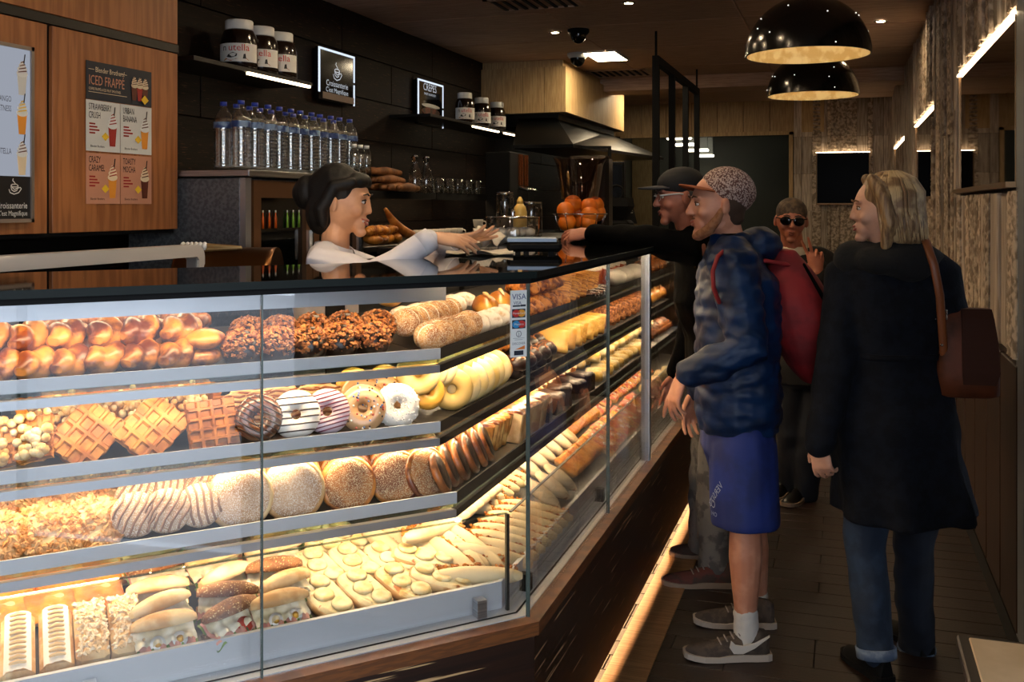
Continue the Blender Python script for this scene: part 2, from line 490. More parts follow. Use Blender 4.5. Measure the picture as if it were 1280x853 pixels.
# ------------------------------------------------------------------ ceiling fittings
def downlight(px, py, i, lab):
    p = at(px, py, (CEIL - CAM_H) * FPX / (258 - py)) if py < 250 else None
    t = thing('downlight', lab, 'lamp', (p.x, p.y, CEIL - .006), 0, 'ceiling downlights')
    m = MB(); m.lathe([(.028, 0), (.05, 0), (.05, -.006), (.028, -.008)], 20, cap=False); m.build('bezel', M_CHROME, t)
    m = MB(); m.lathe([(.0005, -.004), (.032, -.004), (.032, -.002), (.0005, -.002)], 16); m.build('bulb', emit('downlight_bulb', (1, .74, .45, 1), DOWN_E), t)
    return t
downlight(694, 39, 0, 'small round downlight beside the upper dome camera')
downlight(786, 2, 1, 'small round downlight cut by the top of the photo')
downlight(1101, 25, 2, 'small round downlight beside the large dome pendant')
for k, (x, y) in enumerate(((-1.15, 4.3), (-1.5, 5.3), (-1.45, 2.85), (-.95, 2.5), (-1.2, 3.5), (-2.2, 4.9), (-2.15, 5.9))):  # out-of-view downlights, added to brighten server, oranges, counter and back bar
    t = dup(bpy.data.objects['downlight']); t.location = (x, y, CEIL - .006)
    t['label'] = ('unseen ceiling downlight above the display counter', 'unseen ceiling downlight added above the staff aisle', 'unseen fill downlight added above the server', 'unseen fill downlight added above the blunt counter corner', 'unseen fill downlight added above the card terminal', 'unseen fill downlight added above the drinks fridge', 'unseen fill downlight added above the back bar')[k]
def light_panel(x0, x1, y0, y1, lab):
    t = thing('light_panel', lab, 'lamp', ((x0 + x1) / 2, (y0 + y1) / 2, CEIL - .006), 0, 'square ceiling light panels')
    hx, hy = (x1 - x0) / 2, (y1 - y0) / 2
    m = MB(); m.box(-hx, hx, -hy, hy, -.006, -.001); m.build('diffuser', emit('panel_light', (1, .80, .52, 1), PANEL_E), t)
    m = MB()
    for a in ((-hx - .02, -hx, -hy - .02, hy + .02), (hx, hx + .02, -hy - .02, hy + .02), (-hx, hx, -hy - .02, -hy), (-hx, hx, hy, hy + .02)): m.box(*a, -.012, 0)
    m.build('frame', M_WHITE, t)
light_panel(-2.2, -1.92, 8.65, 9.2, 'bright square ceiling light panel beside the white hood')
light_panel(-2.26, -1.94, 11.3, 11.75, 'smaller ceiling light panel near the back wall')
def dome_camera(px, py, k, lab, white):
    p = at(px, py, (CEIL - CAM_H) * FPX / (258 - py))
    t = thing('dome_camera', lab, 'camera', (p.x, p.y, CEIL - .006), 0)
    m = MB(); m.lathe([(.001, 0), (.085 * k, 0), (.085 * k, -.02 * k), (.07 * k, -.04 * k), (.001, -.04 * k)], 24); m.build('base', M_WHITE if white else M_MATTE, t)
    m = MB(); m.lathe([(.062 * k * cos(a), -.04 * k - .07 * k * sin(a)) for a in [i * PI / 2 / 8 for i in range(9)]], 24, cap=False); m.build('dome', mat('smoked_dome', '#050505', rough=.08), t)
dome_camera(723, 36, 1.0, 'black dome security camera on the ceiling, the nearer one', False)
dome_camera(722, 66, 1.1, 'white and black dome security camera in front of the hood', True)
def vent(px, py, sx, sy, lab):
    p = at(px, py, (CEIL - CAM_H) * FPX / (258 - py))
    t = thing('ceiling_vent', lab, 'vent', (p.x, p.y, CEIL - .006))
    m = MB()
    for a in ((-sx, -sx + .03, -sy, sy), (sx - .03, sx, -sy, sy), (-sx, sx, -sy, -sy + .03), (-sx, sx, sy - .03, sy)): m.box(*a, -.012, 0)
    m.build('frame', M_CEIL, t)
    s0 = None
    for k in range(8):
        x = -sx + .05 + (2 * sx - .1) * k / 7
        if s0 is None:
            q = MB(); q.box(-.012, .012, -sy + .03, sy - .03, -.01, -.002); s0 = q.build('slat', M_MATTE, t, (x, 0, 0))
        else: share('slat', s0, t, (x, 0, 0))
vent(668, 2, .3, .2, 'dark slatted ceiling vent at the top of the photo')
vent(775, 90, .3, .25, 'dark slatted ceiling vent beyond the first light panel')
# pendants
M_PEND = mat('black_gloss_enamel', '#060708', rough=.18, spec=.6)
M_PIN = mat('cream_leaf_lining', '#f0dfb4', '#d8bc84', scale=18, rough=.5)
def pendant(x, y, lab):
    D = .31; t = thing('dome_pendant', lab, 'lamp', (x, y, 2.385), 0, 'black dome pendants')
    out = [(D * cos(a), .30 * sin(a)) for a in [i * PI / 2 / 14 for i in range(15)]]
    out[-1] = (.004, .30)
    m = MB(); m.lathe(out, 40, cap=False); m.lathe([(D, 0), (D - .008, -.001)], 40, cap=False); m.build('shade', M_PEND, t)
    m = MB(); m.lathe([(r * .97, z * .965 - .001) for r, z in out], 40, cap=False); m.build('lining', M_PIN, t)
    m = MB(); m.ell((0, 0, .17), (.03, .03, .045)); m.build('bulb', emit('pendant_bulb', (1, .80, .52, 1), 42), t)
    m = MB(); m.tube([(0, 0, .29), (0, 0, CEIL - 2.39)], .006, 6, rnd=False); m.lathe([(.03, .28), (.03, .33), (.008, .36)], 16); m.build('cord', M_MATTE, t)
    m = MB()
    for k in range(26):
        a = rng.uniform(0, 2 * PI); e = rng.uniform(.05, 1.3); c = V((D * cos(e) * cos(a), D * cos(e) * sin(a), .30 * sin(e))) * 1.002
        m.ell(c, .0035, 6, 4)
    o = m.build('pinholes', emit('pinhole_glow', (1, .93, .8, 1), 1.5), t); o['kind'] = 'stuff'
pendant(-.175, 5.279, 'black dome pendant lamp with cream lining, the nearer larger one')
pendant(-.205, 7.223, 'black dome pendant lamp hanging behind the nearer one')

# ------------------------------------------------------------------ mirrors with a light strip along the top
M_MIRROR = mat('wall_mirror_silver', '#6e5c50', rough=.02, metal=1)
M_MIRRORD = mat('dark_mirror', '#060505', rough=.25, spec=.03)
M_STRIP = emit('mirror_strip', (1, .74, .46, 1), 10.0)
qb = ony(822, 258, 15.9).x
b = MB(); b.box(OX0 - .38, qb, 15.9, 15.96, 0, 2.78); struct('partition_kitchen', b, M_LWOOD)
M_FRAME = mat('bronze_frame', '#8a6a48', rough=.35, metal=.6)
def mirror(name, lab, loc, rz, w_, z0, z1):
    t = thing(name, lab, 'mirror', loc, rz, 'mirrors with a lit top edge')
    m = MB(); m.box(-.012, -.002, 0, w_, z0, z1); m.build('glass', M_MIRRORD if rz else M_MIRROR, t)
    m = MB(); m.box(-.05, -.002, -.012, w_ + .012, z0 - .022, z0 - .001); m.box(-.018, -.002, -.012, -.001, z0, z1); m.box(-.018, -.002, w_ + .001, w_ + .012, z0, z1); m.build('frame', M_FRAME, t)
    m = MB(); m.box(-.026, -.002, -.012, w_ + .012, z1 + .001, z1 + .010); m.build('light_strip', M_STRIP, t)
mirror('wall_mirror', 'large dark wall mirror with lit top edge nearest the entrance', (XR, 3.98, 0), 0, 1.845, 1.71, 2.31)
mirror('wall_mirror', 'narrow dark wall mirror with lit top edge, second along the plank wall', (XR, 7.38, 0), 0, 1.87, 1.69, 2.30)
mirror('wall_mirror', 'dark wall mirror with lit top edge in the far plank corner', (XR, 10.87, 0), 0, 2.1, 1.69, 2.315)
mirror('wall_mirror', 'square dark mirror in a lit thin frame on the back wall', (.3, YB - .052, 0), PI / 2, .63, 1.66, 2.305)
# ------------------------------------------------------------------ display counter: two units that meet at a blunt corner
TURN = atan(2260 / FPX) - YAW          # turn between the two fronts
D1 = V((sin(TURN), cos(TURN), 0)); NIN = V((-cos(TURN), sin(TURN), 0)); K0 = V((-.778, 2.5316, 0)); MT = tan(TURN / 2)
RZL = PI / 2 - TURN                    # heading of the left front
def LP(u, v, z=0): p = K0 - D1 * u + NIN * v; p.z = z; return p
def RP(w_, v, z=0): return V((K0.x - v, K0.y + w_, z))
UL, WR = 1.8, 4.4
def lu(px, v):                         # distance from the corner along the left front, at depth v, seen at column px
    d = _F + _R * ((px - 640) / FPX); n_ = NIN
    c = K0.dot(n_) + v; t = c / d.dot(n_); p = d * t
    return -(p - K0).dot(D1)
def rw(px, v):
    return onx(px, 258, K0.x - v).y - K0.y
caseL = thing('pastry_display_case', 'long glass pastry counter with a blunt corner, dark zebrano front and three lit shelves', 'display counter', (K0.x, K0.y, 0))
caseR = caseL
def slabL(name, m_, v0, v1, z0, z1, u0=None, u1=None, par=None):
    m = MB(); m.M = Matrix.Translation(-caseL.location)
    a = v0 * MT if u0 is None else u0; c = v1 * MT if u0 is None else u0; e = UL if u1 is None else u1
    m.prism([LP(a, v0), LP(c, v1), LP(e, v1), LP(e, v0)], z0, z1); return m.build(name, m_, par or caseL)
def slabR(name, m_, v0, v1, z0, z1, w0=None, w1=None, par=None):
    m = MB(); m.M = Matrix.Translation(-caseR.location)
    a = v0 * MT if w0 is None else w0; c = v1 * MT if w0 is None else w0; e = WR if w1 is None else w1
    m.prism([RP(a, v0), RP(e, v0), RP(e, v1), RP(c, v1)], z0, z1); return m.build(name, m_, par or caseR)
DEEP = .86
for S, nm in ((slabL, 'L'), (slabR, 'R')):
    S('front_panel', M_DWOODH, .0, .03, .06, .488)
    S('plinth', M_MATTE, .16, DEEP, 0, .115)
    S('carcass', M_MATTE, .03, DEEP, .115, .50)
    S('wood_trim', M_WOODTRIM, -.014, .03, .488, .524)
    S('ledge', M_GREY, .03, .105, .50, .527)
    S('ledge_groove', M_MATTE, .055, .06, .5275, .529)
    S('deck_lip', M_GREY, .105, .118, .52, .60)
    S('deck', M_STEEL, .118, DEEP, .50, .565)
    S('top_plate', M_TOP, -.006, .62, 1.431, 1.447)
    S('top_edge', mat('dark_green_edge', '#0b1513', rough=.55, spec=.2), -.0085, -.006, 1.430, 1.448)
    S('back_frame', M_MATTE, DEEP - .03, DEEP, 1.39, 1.43); S('back_frame', M_MATTE, DEEP - .03, DEEP, .565, .60)
    S('top_frame', M_MATTE, .012, .03, 1.415, 1.431)
    S('kick_light', emit('kick_led', (1, .58, .27, 1), KICK_LED), .075, .085, .098, .106)
# shelves: glass plate, front price rail, light strip under it
SH = [(1, .33, 1.178, 1.205), (2, .33, .968, .995), (3, .27, .776, .805)]
SHZ = {}
for k, v, z, zt in SH:
    SHZ[k] = z + .008
    for S in (slabL, slabR):
        left = S is slabL
        g = S('shelf', M_STEEL, v + .004, DEEP - .03, z, z + .008)
        S('shelf_edge', M_GEDGE, v - .004, v + .004, z - .008, z + .008)
        S('price_rail', M_GREY if left else M_MATTE, v - .010, v - .004, z + .004, zt + .008)
        S('light_rail', M_ALU if left else M_MATTE, v - .008, v + .012, z - .036, z - .014)
        S('led_strip', M_LED, v + .0125, v + .024, z - .035, z - .030)
        # second strip half-way back, under the shelf
        S('led_strip', M_LED, v + .23, v + .238, z - .008, z - .004)
slabL('light_rail', M_ALU, .30, .33, 1.352, 1.405)
slabL('led_strip', M_LED, .332, .345, 1.352, 1.36, u0=.14)
slabL('led_strip', M_LED, .6, .608, 1.40, 1.405, u0=.24)
slabR('led_strip', M_LED, .10, .112, 1.418, 1.425); slabR('led_strip', M_LED, .5, .508, 1.418, 1.425)
slabL('shelf_bracket', M_MATTE, .81, .83, .565, 1.40, u0=.9, u1=.92)
slabR('shelf_bracket', M_MATTE, .80, .82, .565, 1.42, w0=1.3, w1=1.32)
# front panes
us = lu(327, .02)
slabL('glass_pane', M_GLASS, .016, .024, .527, 1.431, u0=.01, u1=us - .0025)
slabL('glass_pane', M_GLASS, .016, .024, .527, 1.431, u0=us + .0025, u1=UL)
M_SEAM = mat('pane_edge', '#4a5652', rough=.2)
slabL('pane_edge', M_SEAM, .014, .026, .527, 1.431, u0=us - .0022, u1=us + .0022)
w1, w2 = rw(760, .02), rw(811, .02)
slabR('glass_pane', M_GLASS, .016, .024, .527, 1.431, w0=.01, w1=w1 - .003)
slabR('glass_pane', M_GLASS, .016, .024, .527, 1.431, w0=w1 + .003, w1=w2 - .02)
slabR('glass_pane', M_GLASS, .016, .024, .527, 1.431, w0=w2 + .02, w1=WR)
slabR('pane_edge', M_SEAM, .014, .026, .527, 1.431, w0=w1 - .0025, w1=w1 + .0025)
slabR('pane_edge', M_SEAM, .0145, .0255, .527, 1.431, w0=.0062, w1=.0085)
slabR('post', M_ALU, .014, .05, .527, 1.431, w0=w2 - .018, w1=w2 + .018)
# low inner pane at the deck
slabL('low_glass', M_GLASS, .078, .084, .53, .79, u0=.045); slabR('low_glass', M_GLASS, .078, .084, .53, .79, w0=.045)
slabL('low_glass_edge', M_GEDGE, .077, .085, .79, .793, u0=.04); slabR('low_glass_edge', mat('dark_edge', '#101515', rough=.3), .077, .085, .79, .793, w0=.04)
slabL('low_glass_edge', mat('dark_edge', '#101515', rough=.3), .075, .087, .53, .79, u0=.034, u1=.042)
for px in (600, ): 
    u = lu(px, .08); slabL('glass_clip', M_STEEL, .066, .096, .528, .575, u0=u - .014, u1=u + .014)
u = lu(112, .08); slabL('glass_clip', M_STEEL, .066, .096, .528, .575, u0=u - .014, u1=u + .014)
for px in (658, 750, 806):
    x_ = rw(px, .08); slabR('glass_clip', M_MATTE, .066, .096, .528, .575, w0=x_ - .014, w1=x_ + .014)
# ends and staff side
slabL('end_panel', M_DWOODH, .0, DEEP, .52, 1.43, u0=UL - .02, u1=UL); slabR('end_panel', M_GLASS, .03, DEEP, .53, 1.43, w0=WR - .01, w1=WR)
for k in range(2):
    slabL('sliding_door', M_GLASS, DEEP - .022 + .008 * k, DEEP - .016 + .008 * k, .60, 1.39, u0=.45 + .68 * k, u1=1.14 + .66 * k)
for k in range(5):
    slabR('sliding_door', M_MATTE, DEEP - .022 + .008 * (k % 2), DEEP - .016 + .008 * (k % 2), .60, 1.39, w0=.4 + .76 * k, w1=1.17 + .76 * k)
# payment sticker on the corner pane
p0 = lu(648.5, .012)
st = thing('payment_sticker', 'white strip of card payment logos stuck on the corner glass pane', 'sticker', LP(p0, .0135, 1.31), RZL)
SW, SHH = .0245, .088
def flat(m, x0, x1, z0, z1, y=-.0008): m.box(x0, x1, y, 0, z0, z1)
m = MB(); m.box(-SW, SW, -.001, .0015, -SHH, SHH); m.build('paper', M_PRINTW, st)
m = MB(); fn = lambda s, cx, cz: (lambda x, y: V((x * s + cx, -.0022, y * s + cz)))
m.text('VISA', .0215, lambda x, y: V((x + .001, -.0014, y + .064))); m.text('VISA', .012, lambda x, y: V((x - .004, -.0014, y + .051)))
m.build('blue_lettering', mat('print_navy', '#1b2a63', rough=.5), st)
M_INK = mat('print_ink', '#16202e', rough=.5)
for a in ((-.018, .004, -.0016, 0, .045, .049), (.005, .021, -.0016, 0, .045, .05), (-.020, .020, -.0016, 0, .016, .039), (-.020, .020, -.0016, 0, -.013, .010), (-.014, .014, -.0016, 0, -.083, -.071)):
    m = MB(); m.box(*a); m.build('dark_block', M_INK, st)
m = MB(); D_ = lambda cx, cz, r: m.add([V((cx + r * cos(2 * PI * i / 20), -.0021, cz + r * .8 * sin(2 * PI * i / 20))) for i in range(20)], [tuple(range(20))])
D_(-.008, .0275, .012); D_(.008, -.0015, .012); m.build('red_discs', mat('print_red', '#c22b22', rough=.5), st)
m = MB(); D_(.008, .0275, .012); m.build('amber_disc', mat('print_amber', '#e09a2c', rough=.5), st)
m = MB(); D_(-.008, -.0015, .012); m.build('blue_disc', mat('print_cyan', '#2f83b8', rough=.5), st)
m = MB(); m.text('MasterCard', .0075, lambda x, y: V((x, -.0025, y + .0255))); m.text('Maestro', .0085, lambda x, y: V((x, -.0025, y - .004))); m.build('white_lettering', M_PRINTW, st)
m = MB(); m.torus(.0075, .0008, (0, 0, 0), 18, 4); m.v = [V((v.x, -.0015, v.y - .027)) for v in m.v]
m.text(')', .014, lambda x, y: V((x, -.0016, y - .031))); m.text('DISCOVER', .0085, lambda x, y: V((x, -.0016, y - .055))); m.box(-.017, .017, -.0016, 0, -.0385, -.0378); m.box(-.012, .012, -.0016, 0, -.0425, -.0418)
m.build('grey_lettering', mat('print_grey', '#4a5058', rough=.5), st)
m = MB(); m.add([V((-.012, -.0018, -.068)), V((.018, -.0018, -.068)), V((.018, -.0018, -.058))], [(0, 1, 2)]); m.build('orange_wedge', mat('print_orange', '#d9772c', rough=.5), st)

# pale strip added along the aisle front so the kick light reads bright
m = MB(); m.box(-.15, .0, 0, WR - .02, 0, .006, b=.002)
tag(m.build('floor_strip', mat('brushed_bronze_strip', '#b08458', '#94693f', scale=3, stretch=(2, 60, 60), rough=.32, metal=.25, bump=.05, bs=30), None, (K0.x + .14, K0.y + .02, .0005)), 'brushed bronze floor strip added to brighten the lit foot of the glass counter', 'floor strip')
_O1 = ['first', 'second', 'third', 'fourth', 'fifth', 'sixth', 'seventh', 'eighth', 'ninth', 'tenth', 'eleventh', 'twelfth', 'thirteenth', 'fourteenth', 'fifteenth', 'sixteenth', 'seventeenth', 'eighteenth', 'nineteenth']
ORD = _O1 + [t + 'ieth' if k < 0 else t + 'y-' + _O1[k] for t in ('twent', 'thirt', 'fort') for k in [-1] + list(range(9))]
# ------------------------------------------------------------------ left: tall oak cabinet with poster and menu
PX = -2.9
cab = thing('tall_cabinet', 'tall warm oak cabinet with black joints on the far left', 'cabinet', (PX, 2.6, 0))
YE = 3.869
def pbox(name, m_, x0, x1, y0, y1, z0, z1, par, b=0.0):
    m = MB(); o = par.location; m.box(x0 - o.x, x1 - o.x, y0 - o.y, y1 - o.y, z0 - o.z, z1 - o.z, b=b); return m.build(name, m_, par)
pbox('carcass', M_MATTE, XL, PX - .02, 1.6, YE - .006, 1.5, 2.98, cab)
pbox('panel', M_CAB, PX - .02, PX, 3.105, YE, 1.516, 2.318, cab, .002); pbox('panel', M_CAB, PX - .02, PX, 1.6, 3.078, 1.516, 2.318, cab, .002)
pbox('panel', M_CAB, PX - .02, PX, 1.6, YE, 2.362, 2.96, cab, .002); pbox('joint_trim', M_BLACK, PX - .02, PX + .004, 1.6, YE + .004, 2.322, 2.358, cab)
pbox('side_panel', M_CAB, XL, PX - .02, YE - .006, YE, 1.516, 2.96, cab)
# the black service niche beneath
niche = thing('service_niche', 'black recessed service counter under the oak cabinet', 'counter', (PX, 2.6, 0))
pbox('counter_top', M_BLACK, XL + .004, PX + .1, 1.6, YE, .9, .94, niche); pbox('cabinet_front', M_MATTE, XL + .004, PX + .05, 1.6, YE, .08, .9, niche)
pbox('back_panel', M_MATTE, XL + .004, XL + .02, 1.6, YE, .94, 1.5, niche)
# drinks poster: headline panel and four flavour panels
PO = thing('drinks_poster', 'iced frappe poster on the oak cabinet with four flavour panels', 'poster', (PX + .003, 3.28, 0))
PW, PZ0, PZ1 = .40, 1.63, 2.21
def PP(y, z, d=.002): return V((d, y, z))
def rect(m, y0, y1, z0, z1, d=.002): m.add([PP(y0, z0, d), PP(y1, z0, d), PP(y1, z1, d), PP(y0, z1, d)], [(0, 1, 2, 3)])
def ptext(m, t, size, y, z, d=.004, sx=1.0, al='LEFT'): m.text(t, size, lambda a, b: V((d, y + a * sx, z + b)), al)
M_PINK = mat('print_terracotta', '#c2886c', rough=.6); M_CREAM = mat('print_cream', '#dcc9a8', rough=.6); M_PGREY = mat('print_pale_grey', '#cfcfca', rough=.6)
M_BROWN = mat('print_brown', '#5c2a18', rough=.6); M_PRED = mat('print_dark_red', '#a02a22', rough=.6); M_AMB = mat('print_honey', '#e0912e', rough=.6); M_YEL = mat('print_yellow', '#e6bb2a', rough=.6)
def panel(name, y0, y1, z0, z1, m_):
    m = MB(); m.box(0, .002, y0, y1, z0, z1); return m.build(name, m_, PO)
hd = panel('headline_panel', 0, PW, 2.055, PZ1, mat('print_ink', '#16202e'))
m = MB(); ptext(m, 'ICED FRAPPÉ', .056, .012, 2.115, sx=.66); m.build('headline', M_PINK, hd)
m = MB(); ptext(m, 'Blender Brothers!', .030, .05, 2.168, sx=.8); ptext(m, 'COFFEE FRAPPÉ & ICED FRUIT SMOOTHIES', .0155, .012, 2.093, sx=.64); rect(m, .012, .24, 2.084, 2.086, .003); rect(m, .012, .045, 2.176, 2.178, .003); rect(m, .2, .24, 2.176, 2.178, .003); m.build('small_print', M_CREAM, hd)
def cup(par, y, z, k, body, cream, drip, straw=True):
    m = MB(); m.add([PP(y - .017 * k, z, .0045), PP(y + .017 * k, z, .0045), PP(y + .026 * k, z + .085 * k, .0045), PP(y - .026 * k, z + .085 * k, .0045)], [(0, 1, 2, 3)]); m.build('printed_cup', body, par)
    m = MB()
    for i, (dz, r) in enumerate(((.088, .03), (.105, .026), (.12, .019), (.133, .011))):
        m.add([PP(y + r * k * cos(a), z + dz * k + r * .5 * k * sin(a), .005 + i * .0003) for a in [2 * PI * j / 14 for j in range(14)]], [tuple(range(14))])
    m.build('printed_cream', cream, par)
    m = MB()
    for i in range(4):
        zz = z + (.09 + .013 * i) * k; r = (.022 - .004 * i) * k
        m.add([PP(y - r, zz, .0066), PP(y + r, zz + .008 * k, .0066), PP(y + r, zz + .013 * k, .0066), PP(y - r, zz + .004 * k, .0066)], [(0, 1, 2, 3)])
    m.build('printed_drizzle', drip, par)
    if straw:
        m = MB(); m.add([PP(y + .004 * k, z + .13 * k, .0067), PP(y + .010 * k, z + .13 * k, .0067), PP(y + .016 * k, z + .168 * k, .0067), PP(y + .010 * k, z + .168 * k, .0067)], [(0, 1, 2, 3)]); m.build('printed_straw', M_PRINTK, par)
for dy, bm_ in ((.285, M_BROWN), (.32, M_PRED), (.355, M_BROWN)): cup(hd, dy, 2.075, .72, bm_, M_CREAM, M_BROWN, False)
m = MB(); m.add([PP(.35, 2.062, .007), PP(.375, 2.082, .007), PP(.35, 2.102, .007), PP(.325, 2.082, .007)], [(0, 1, 2, 3)]); m.build('price_flash', M_YEL, hd)
for k, (y0, z0, m_, t1, t2, body, drip) in enumerate(((0, 1.845, M_PGREY, 'STRAWBERRY', 'CRUSH', M_PRED, M_PRED), (.202, 1.845, M_PGREY, 'URBAN', 'BANANA', M_AMB, M_BROWN), (0, PZ0, M_PINK, 'CRAZY', 'CARAMEL', M_AMB, M_PRED), (.202, PZ0, M_PINK, 'TOASTY', 'MOCHA', M_BROWN, M_BROWN))):
    pn = panel('flavour_panel', y0, y0 + .198, z0, z0 + .207, m_)
    m = MB(); ptext(m, t1, .038, y0 + .012, z0 + .168, sx=.56); ptext(m, t2, .038, y0 + .012, z0 + .134, sx=.56); ptext(m, 'Blender Brothers', .013, y0 + .022, z0 + .016, sx=.9); m.build('flavour_name', M_PRINTK, pn)
    m = MB()
    for r in range(4): rect(m, y0 + .016, y0 + .05 + .012 * ((r * 7) % 3), z0 + .108 - r * .0125, z0 + .1145 - r * .0125, .0035)
    m.build('small_print', M_PRED, pn)
    cup(pn, y0 + .15, z0 + .024, .98, body, M_CREAM if k > 1 else M_PRINTW, drip)
    m = MB(); yy, zz = y0 + .105, z0 + .062; m.add([PP(yy, zz - .018, .007), PP(yy + .022, zz, .007), PP(yy, zz + .018, .007), PP(yy - .022, zz, .007)], [(0, 1, 2, 3)]); m.build('price_flash', M_YEL, pn)
# backlit menu board cut by the left edge
def logo(m, y, z, k, P_):
    pts = [[(-.2, 1.0), (-.28, .82), (-.05, .62), (.1, .44)], [(-.5, .32), (-.3, .42), (.2, .44), (.45, .3), (.2, .16), (-.3, .16), (-.5, .28)],
           [(-.5, .25), (-.42, -.12), (-.1, -.3), (.25, -.2), (.45, .22)], [(-.75, -.1), (-.6, -.42), (-.1, -.58), (.5, -.42), (.85, -.02)], [(.4, .05), (.7, .12), (.85, -.02)], [(-.35, .1), (0, -.1), (.42, .12)]]
    for ln in pts:
        for i in range(len(ln) - 1):
            a = V((0, ln[i][0], ln[i][1])) * k; c = V((0, ln[i + 1][0], ln[i + 1][1])) * k; d = (c - a).normalized(); nn = V((0, -d.z, d.y)) * .045 * k
            m.add([P_(y + q.y, z + q.z) for q in (a - nn - d * .02 * k, c - nn + d * .02 * k, c + nn + d * .02 * k, a + nn - d * .02 * k)], [(0, 1, 2, 3)])
MN = thing('menu_board', 'backlit drinks menu in a silver frame, cut by the edge of the photo', 'sign', (PX + .002, 2.35, 0))
NY1, NZ0, NZ1 = 2.984 - 2.35, 1.56, 2.213
M_BACK = emit('menu_backlight', (.74, .80, .95, 1), .42)
m = MB(); m.box(0, .02, 0, NY1 - .012, NZ0 + .012, NZ1 - .012); m.build('panel', M_BACK, MN)
m = MB(); m.box(0, .028, NY1 - .014, NY1, NZ0, NZ1); m.box(0, .028, 0, NY1, NZ0, NZ0 + .014); m.box(0, .028, 0, NY1, NZ1 - .014, NZ1); m.build('frame', mat('silver_frame', '#9a8f86', rough=.35, metal=.7), MN)
m = MB(); m.box(.02, .0215, 0, NY1 - .014, NZ0 + .014, NZ0 + .17); m.build('logo_band', M_PRINTK, MN)
lg = lambda y, z: V((.023, y, z))
m = MB(); logo(m, .545, NZ0 + .125, .036, lg); m.text('Croissanterie', .033, lambda a, c: V((.0235, NY1 - .03 + a * .8, NZ0 + .052 + c)), 'RIGHT'); m.text("C'est Magnifique", .026, lambda a, c: V((.0235, NY1 - .03 + a * .8, NZ0 + .026 + c)), 'RIGHT'); m.build('logo', M_PRINTW, MN)
for z, bd in ((2.03, M_PGREY), (1.885, M_AMB), (1.735, M_CREAM)):
    c_ = V((.0225, 0, 0)); q = thing('x', None, None); q.parent = MN; q.location = (.0185, 0, 0); q.name = 'printed_drink'
    cup(q, NY1 - .055, z, .9, bd, M_PRINTW, M_BROWN if bd is not M_AMB else M_YEL)
m = MB()
for t, z in (('SWEETNESS', 1.965), ('MANGO', 2.0), ('NUTELLA', 1.81)): m.text(t, .03, lambda a, c, z=z: V((.0235, NY1 - .105 + a * .6, z + c)), 'RIGHT')
m.build('menu_lettering', mat('print_slate', '#4a5264', rough=.6), MN)
# tilted monitor at the top left corner
mo = thing('wall_monitor', 'black tilted monitor on the oak cabinet, cut by the top of the photo', 'monitor', (PX + .06, 3.27, 2.50))
m = MB(); R_ = rot(0, .5, .05).to_3x3()
m.box(-.02, .02, -.13, .13, -.01, .36, b=.006, R=R_); m.build('housing', M_MATTE, mo)
m = MB(); m.box(.0195, .0215, -.105, .105, .02, .33, R=R_); m.v = [v + R_ @ V((0.001, 0, 0)) for v in m.v]; m.build('screen', emit('dim_screen', (.05, .07, .09, 1), 1), mo)
m = MB(); m.tube([(-.06, 0, .2), (-.0, 0, .2)], .02, 8); m.build('wall_arm', M_MATTE, mo)
# white rail and bronze bread dome on the niche counter
rl = thing('white_rail', 'white flat rail with a rounded end behind the counter top', 'rail', (-2.45, 3.0, .94))
pa = onx(64, 325, -2.45); pb = onx(240, 324, -2.45)
m = MB(); ya, yb = pa.y - 3.0, pb.y - 3.0; z_ = pa.z - .94
prof = [(ya - .3, z_ + .025), (yb - .05, z_ + .025)] + [(yb - .05 + .05 * sin(a), z_ - .025 + .05 * cos(a)) for a in [PI / 12 * i for i in range(1, 7)]] + [(yb, z_ - .07), (yb - .035, z_ - .07), (yb - .035, z_ - .035), (yb - .05, z_ - .022), (ya - .3, z_ - .022)]
n_ = len(prof); m.add([V((0, a, c)) for a, c in prof] + [V((.06, a, c)) for a, c in prof], [tuple(range(n_))[::-1], tuple(range(n_, 2 * n_))] + [(i, (i + 1) % n_, n_ + (i + 1) % n_, n_ + i) for i in range(n_)])
m.build('rail', mat('white_lacquer', '#b9b4ae', rough=.4), rl)
m = MB()
for yy in (ya - .2, yb - .03): m.box(.01, .05, yy - .015, yy + .015, 0, z_ - .03)
m.build('post', M_ALU, rl)
dm = at(288, 320, 4.05)
bd = thing('bread_bin', 'bronze domed bread bin beside the steel fridge', 'bread bin', (dm.x, dm.y, .94), YAW)
m = MB(); zt = dm.z + .035 - .94
m.loft([[V((x, .13 * cos(a), zt - .13 + .13 * sin(a))) for a in [PI * j / 12 for j in range(13)]] + [V((x, -.13, zt - .2)), V((x, .13, zt - .2))] for x in (-.2, -.19, .16, .19)]); m.build('lid', mat('bronze_sheet', '#5a3a1e', rough=.3, metal=.9), bd)
m = MB(); m.box(-.2, .2, -.14, .14, 0, zt - .18, b=.01); m.build('body', M_MATTE, bd)
tg = at(262, 308, 3.98)
tn = thing('serving_tongs', 'pale serving tongs with white grips resting on the bronze bread bin', 'tongs', (tg.x, tg.y, tg.z - .012), YAW)
m = MB()
for dz in (0, .014): m.tube([(.125, 0, .006), (0, 0, dz), (-.07, 0, dz + .002)], [.005, .006, .008], 6, flat=1.6)
m.build('arms', mat('brass_tong', '#a98a5a', rough=.35, metal=.6), tn)
m = MB()
for i in range(6): m.ell((-.02 - .017 * i, 0, .012), (.012, .02, .018), 8, 6)
m.build('grips', M_WHITE, tn)

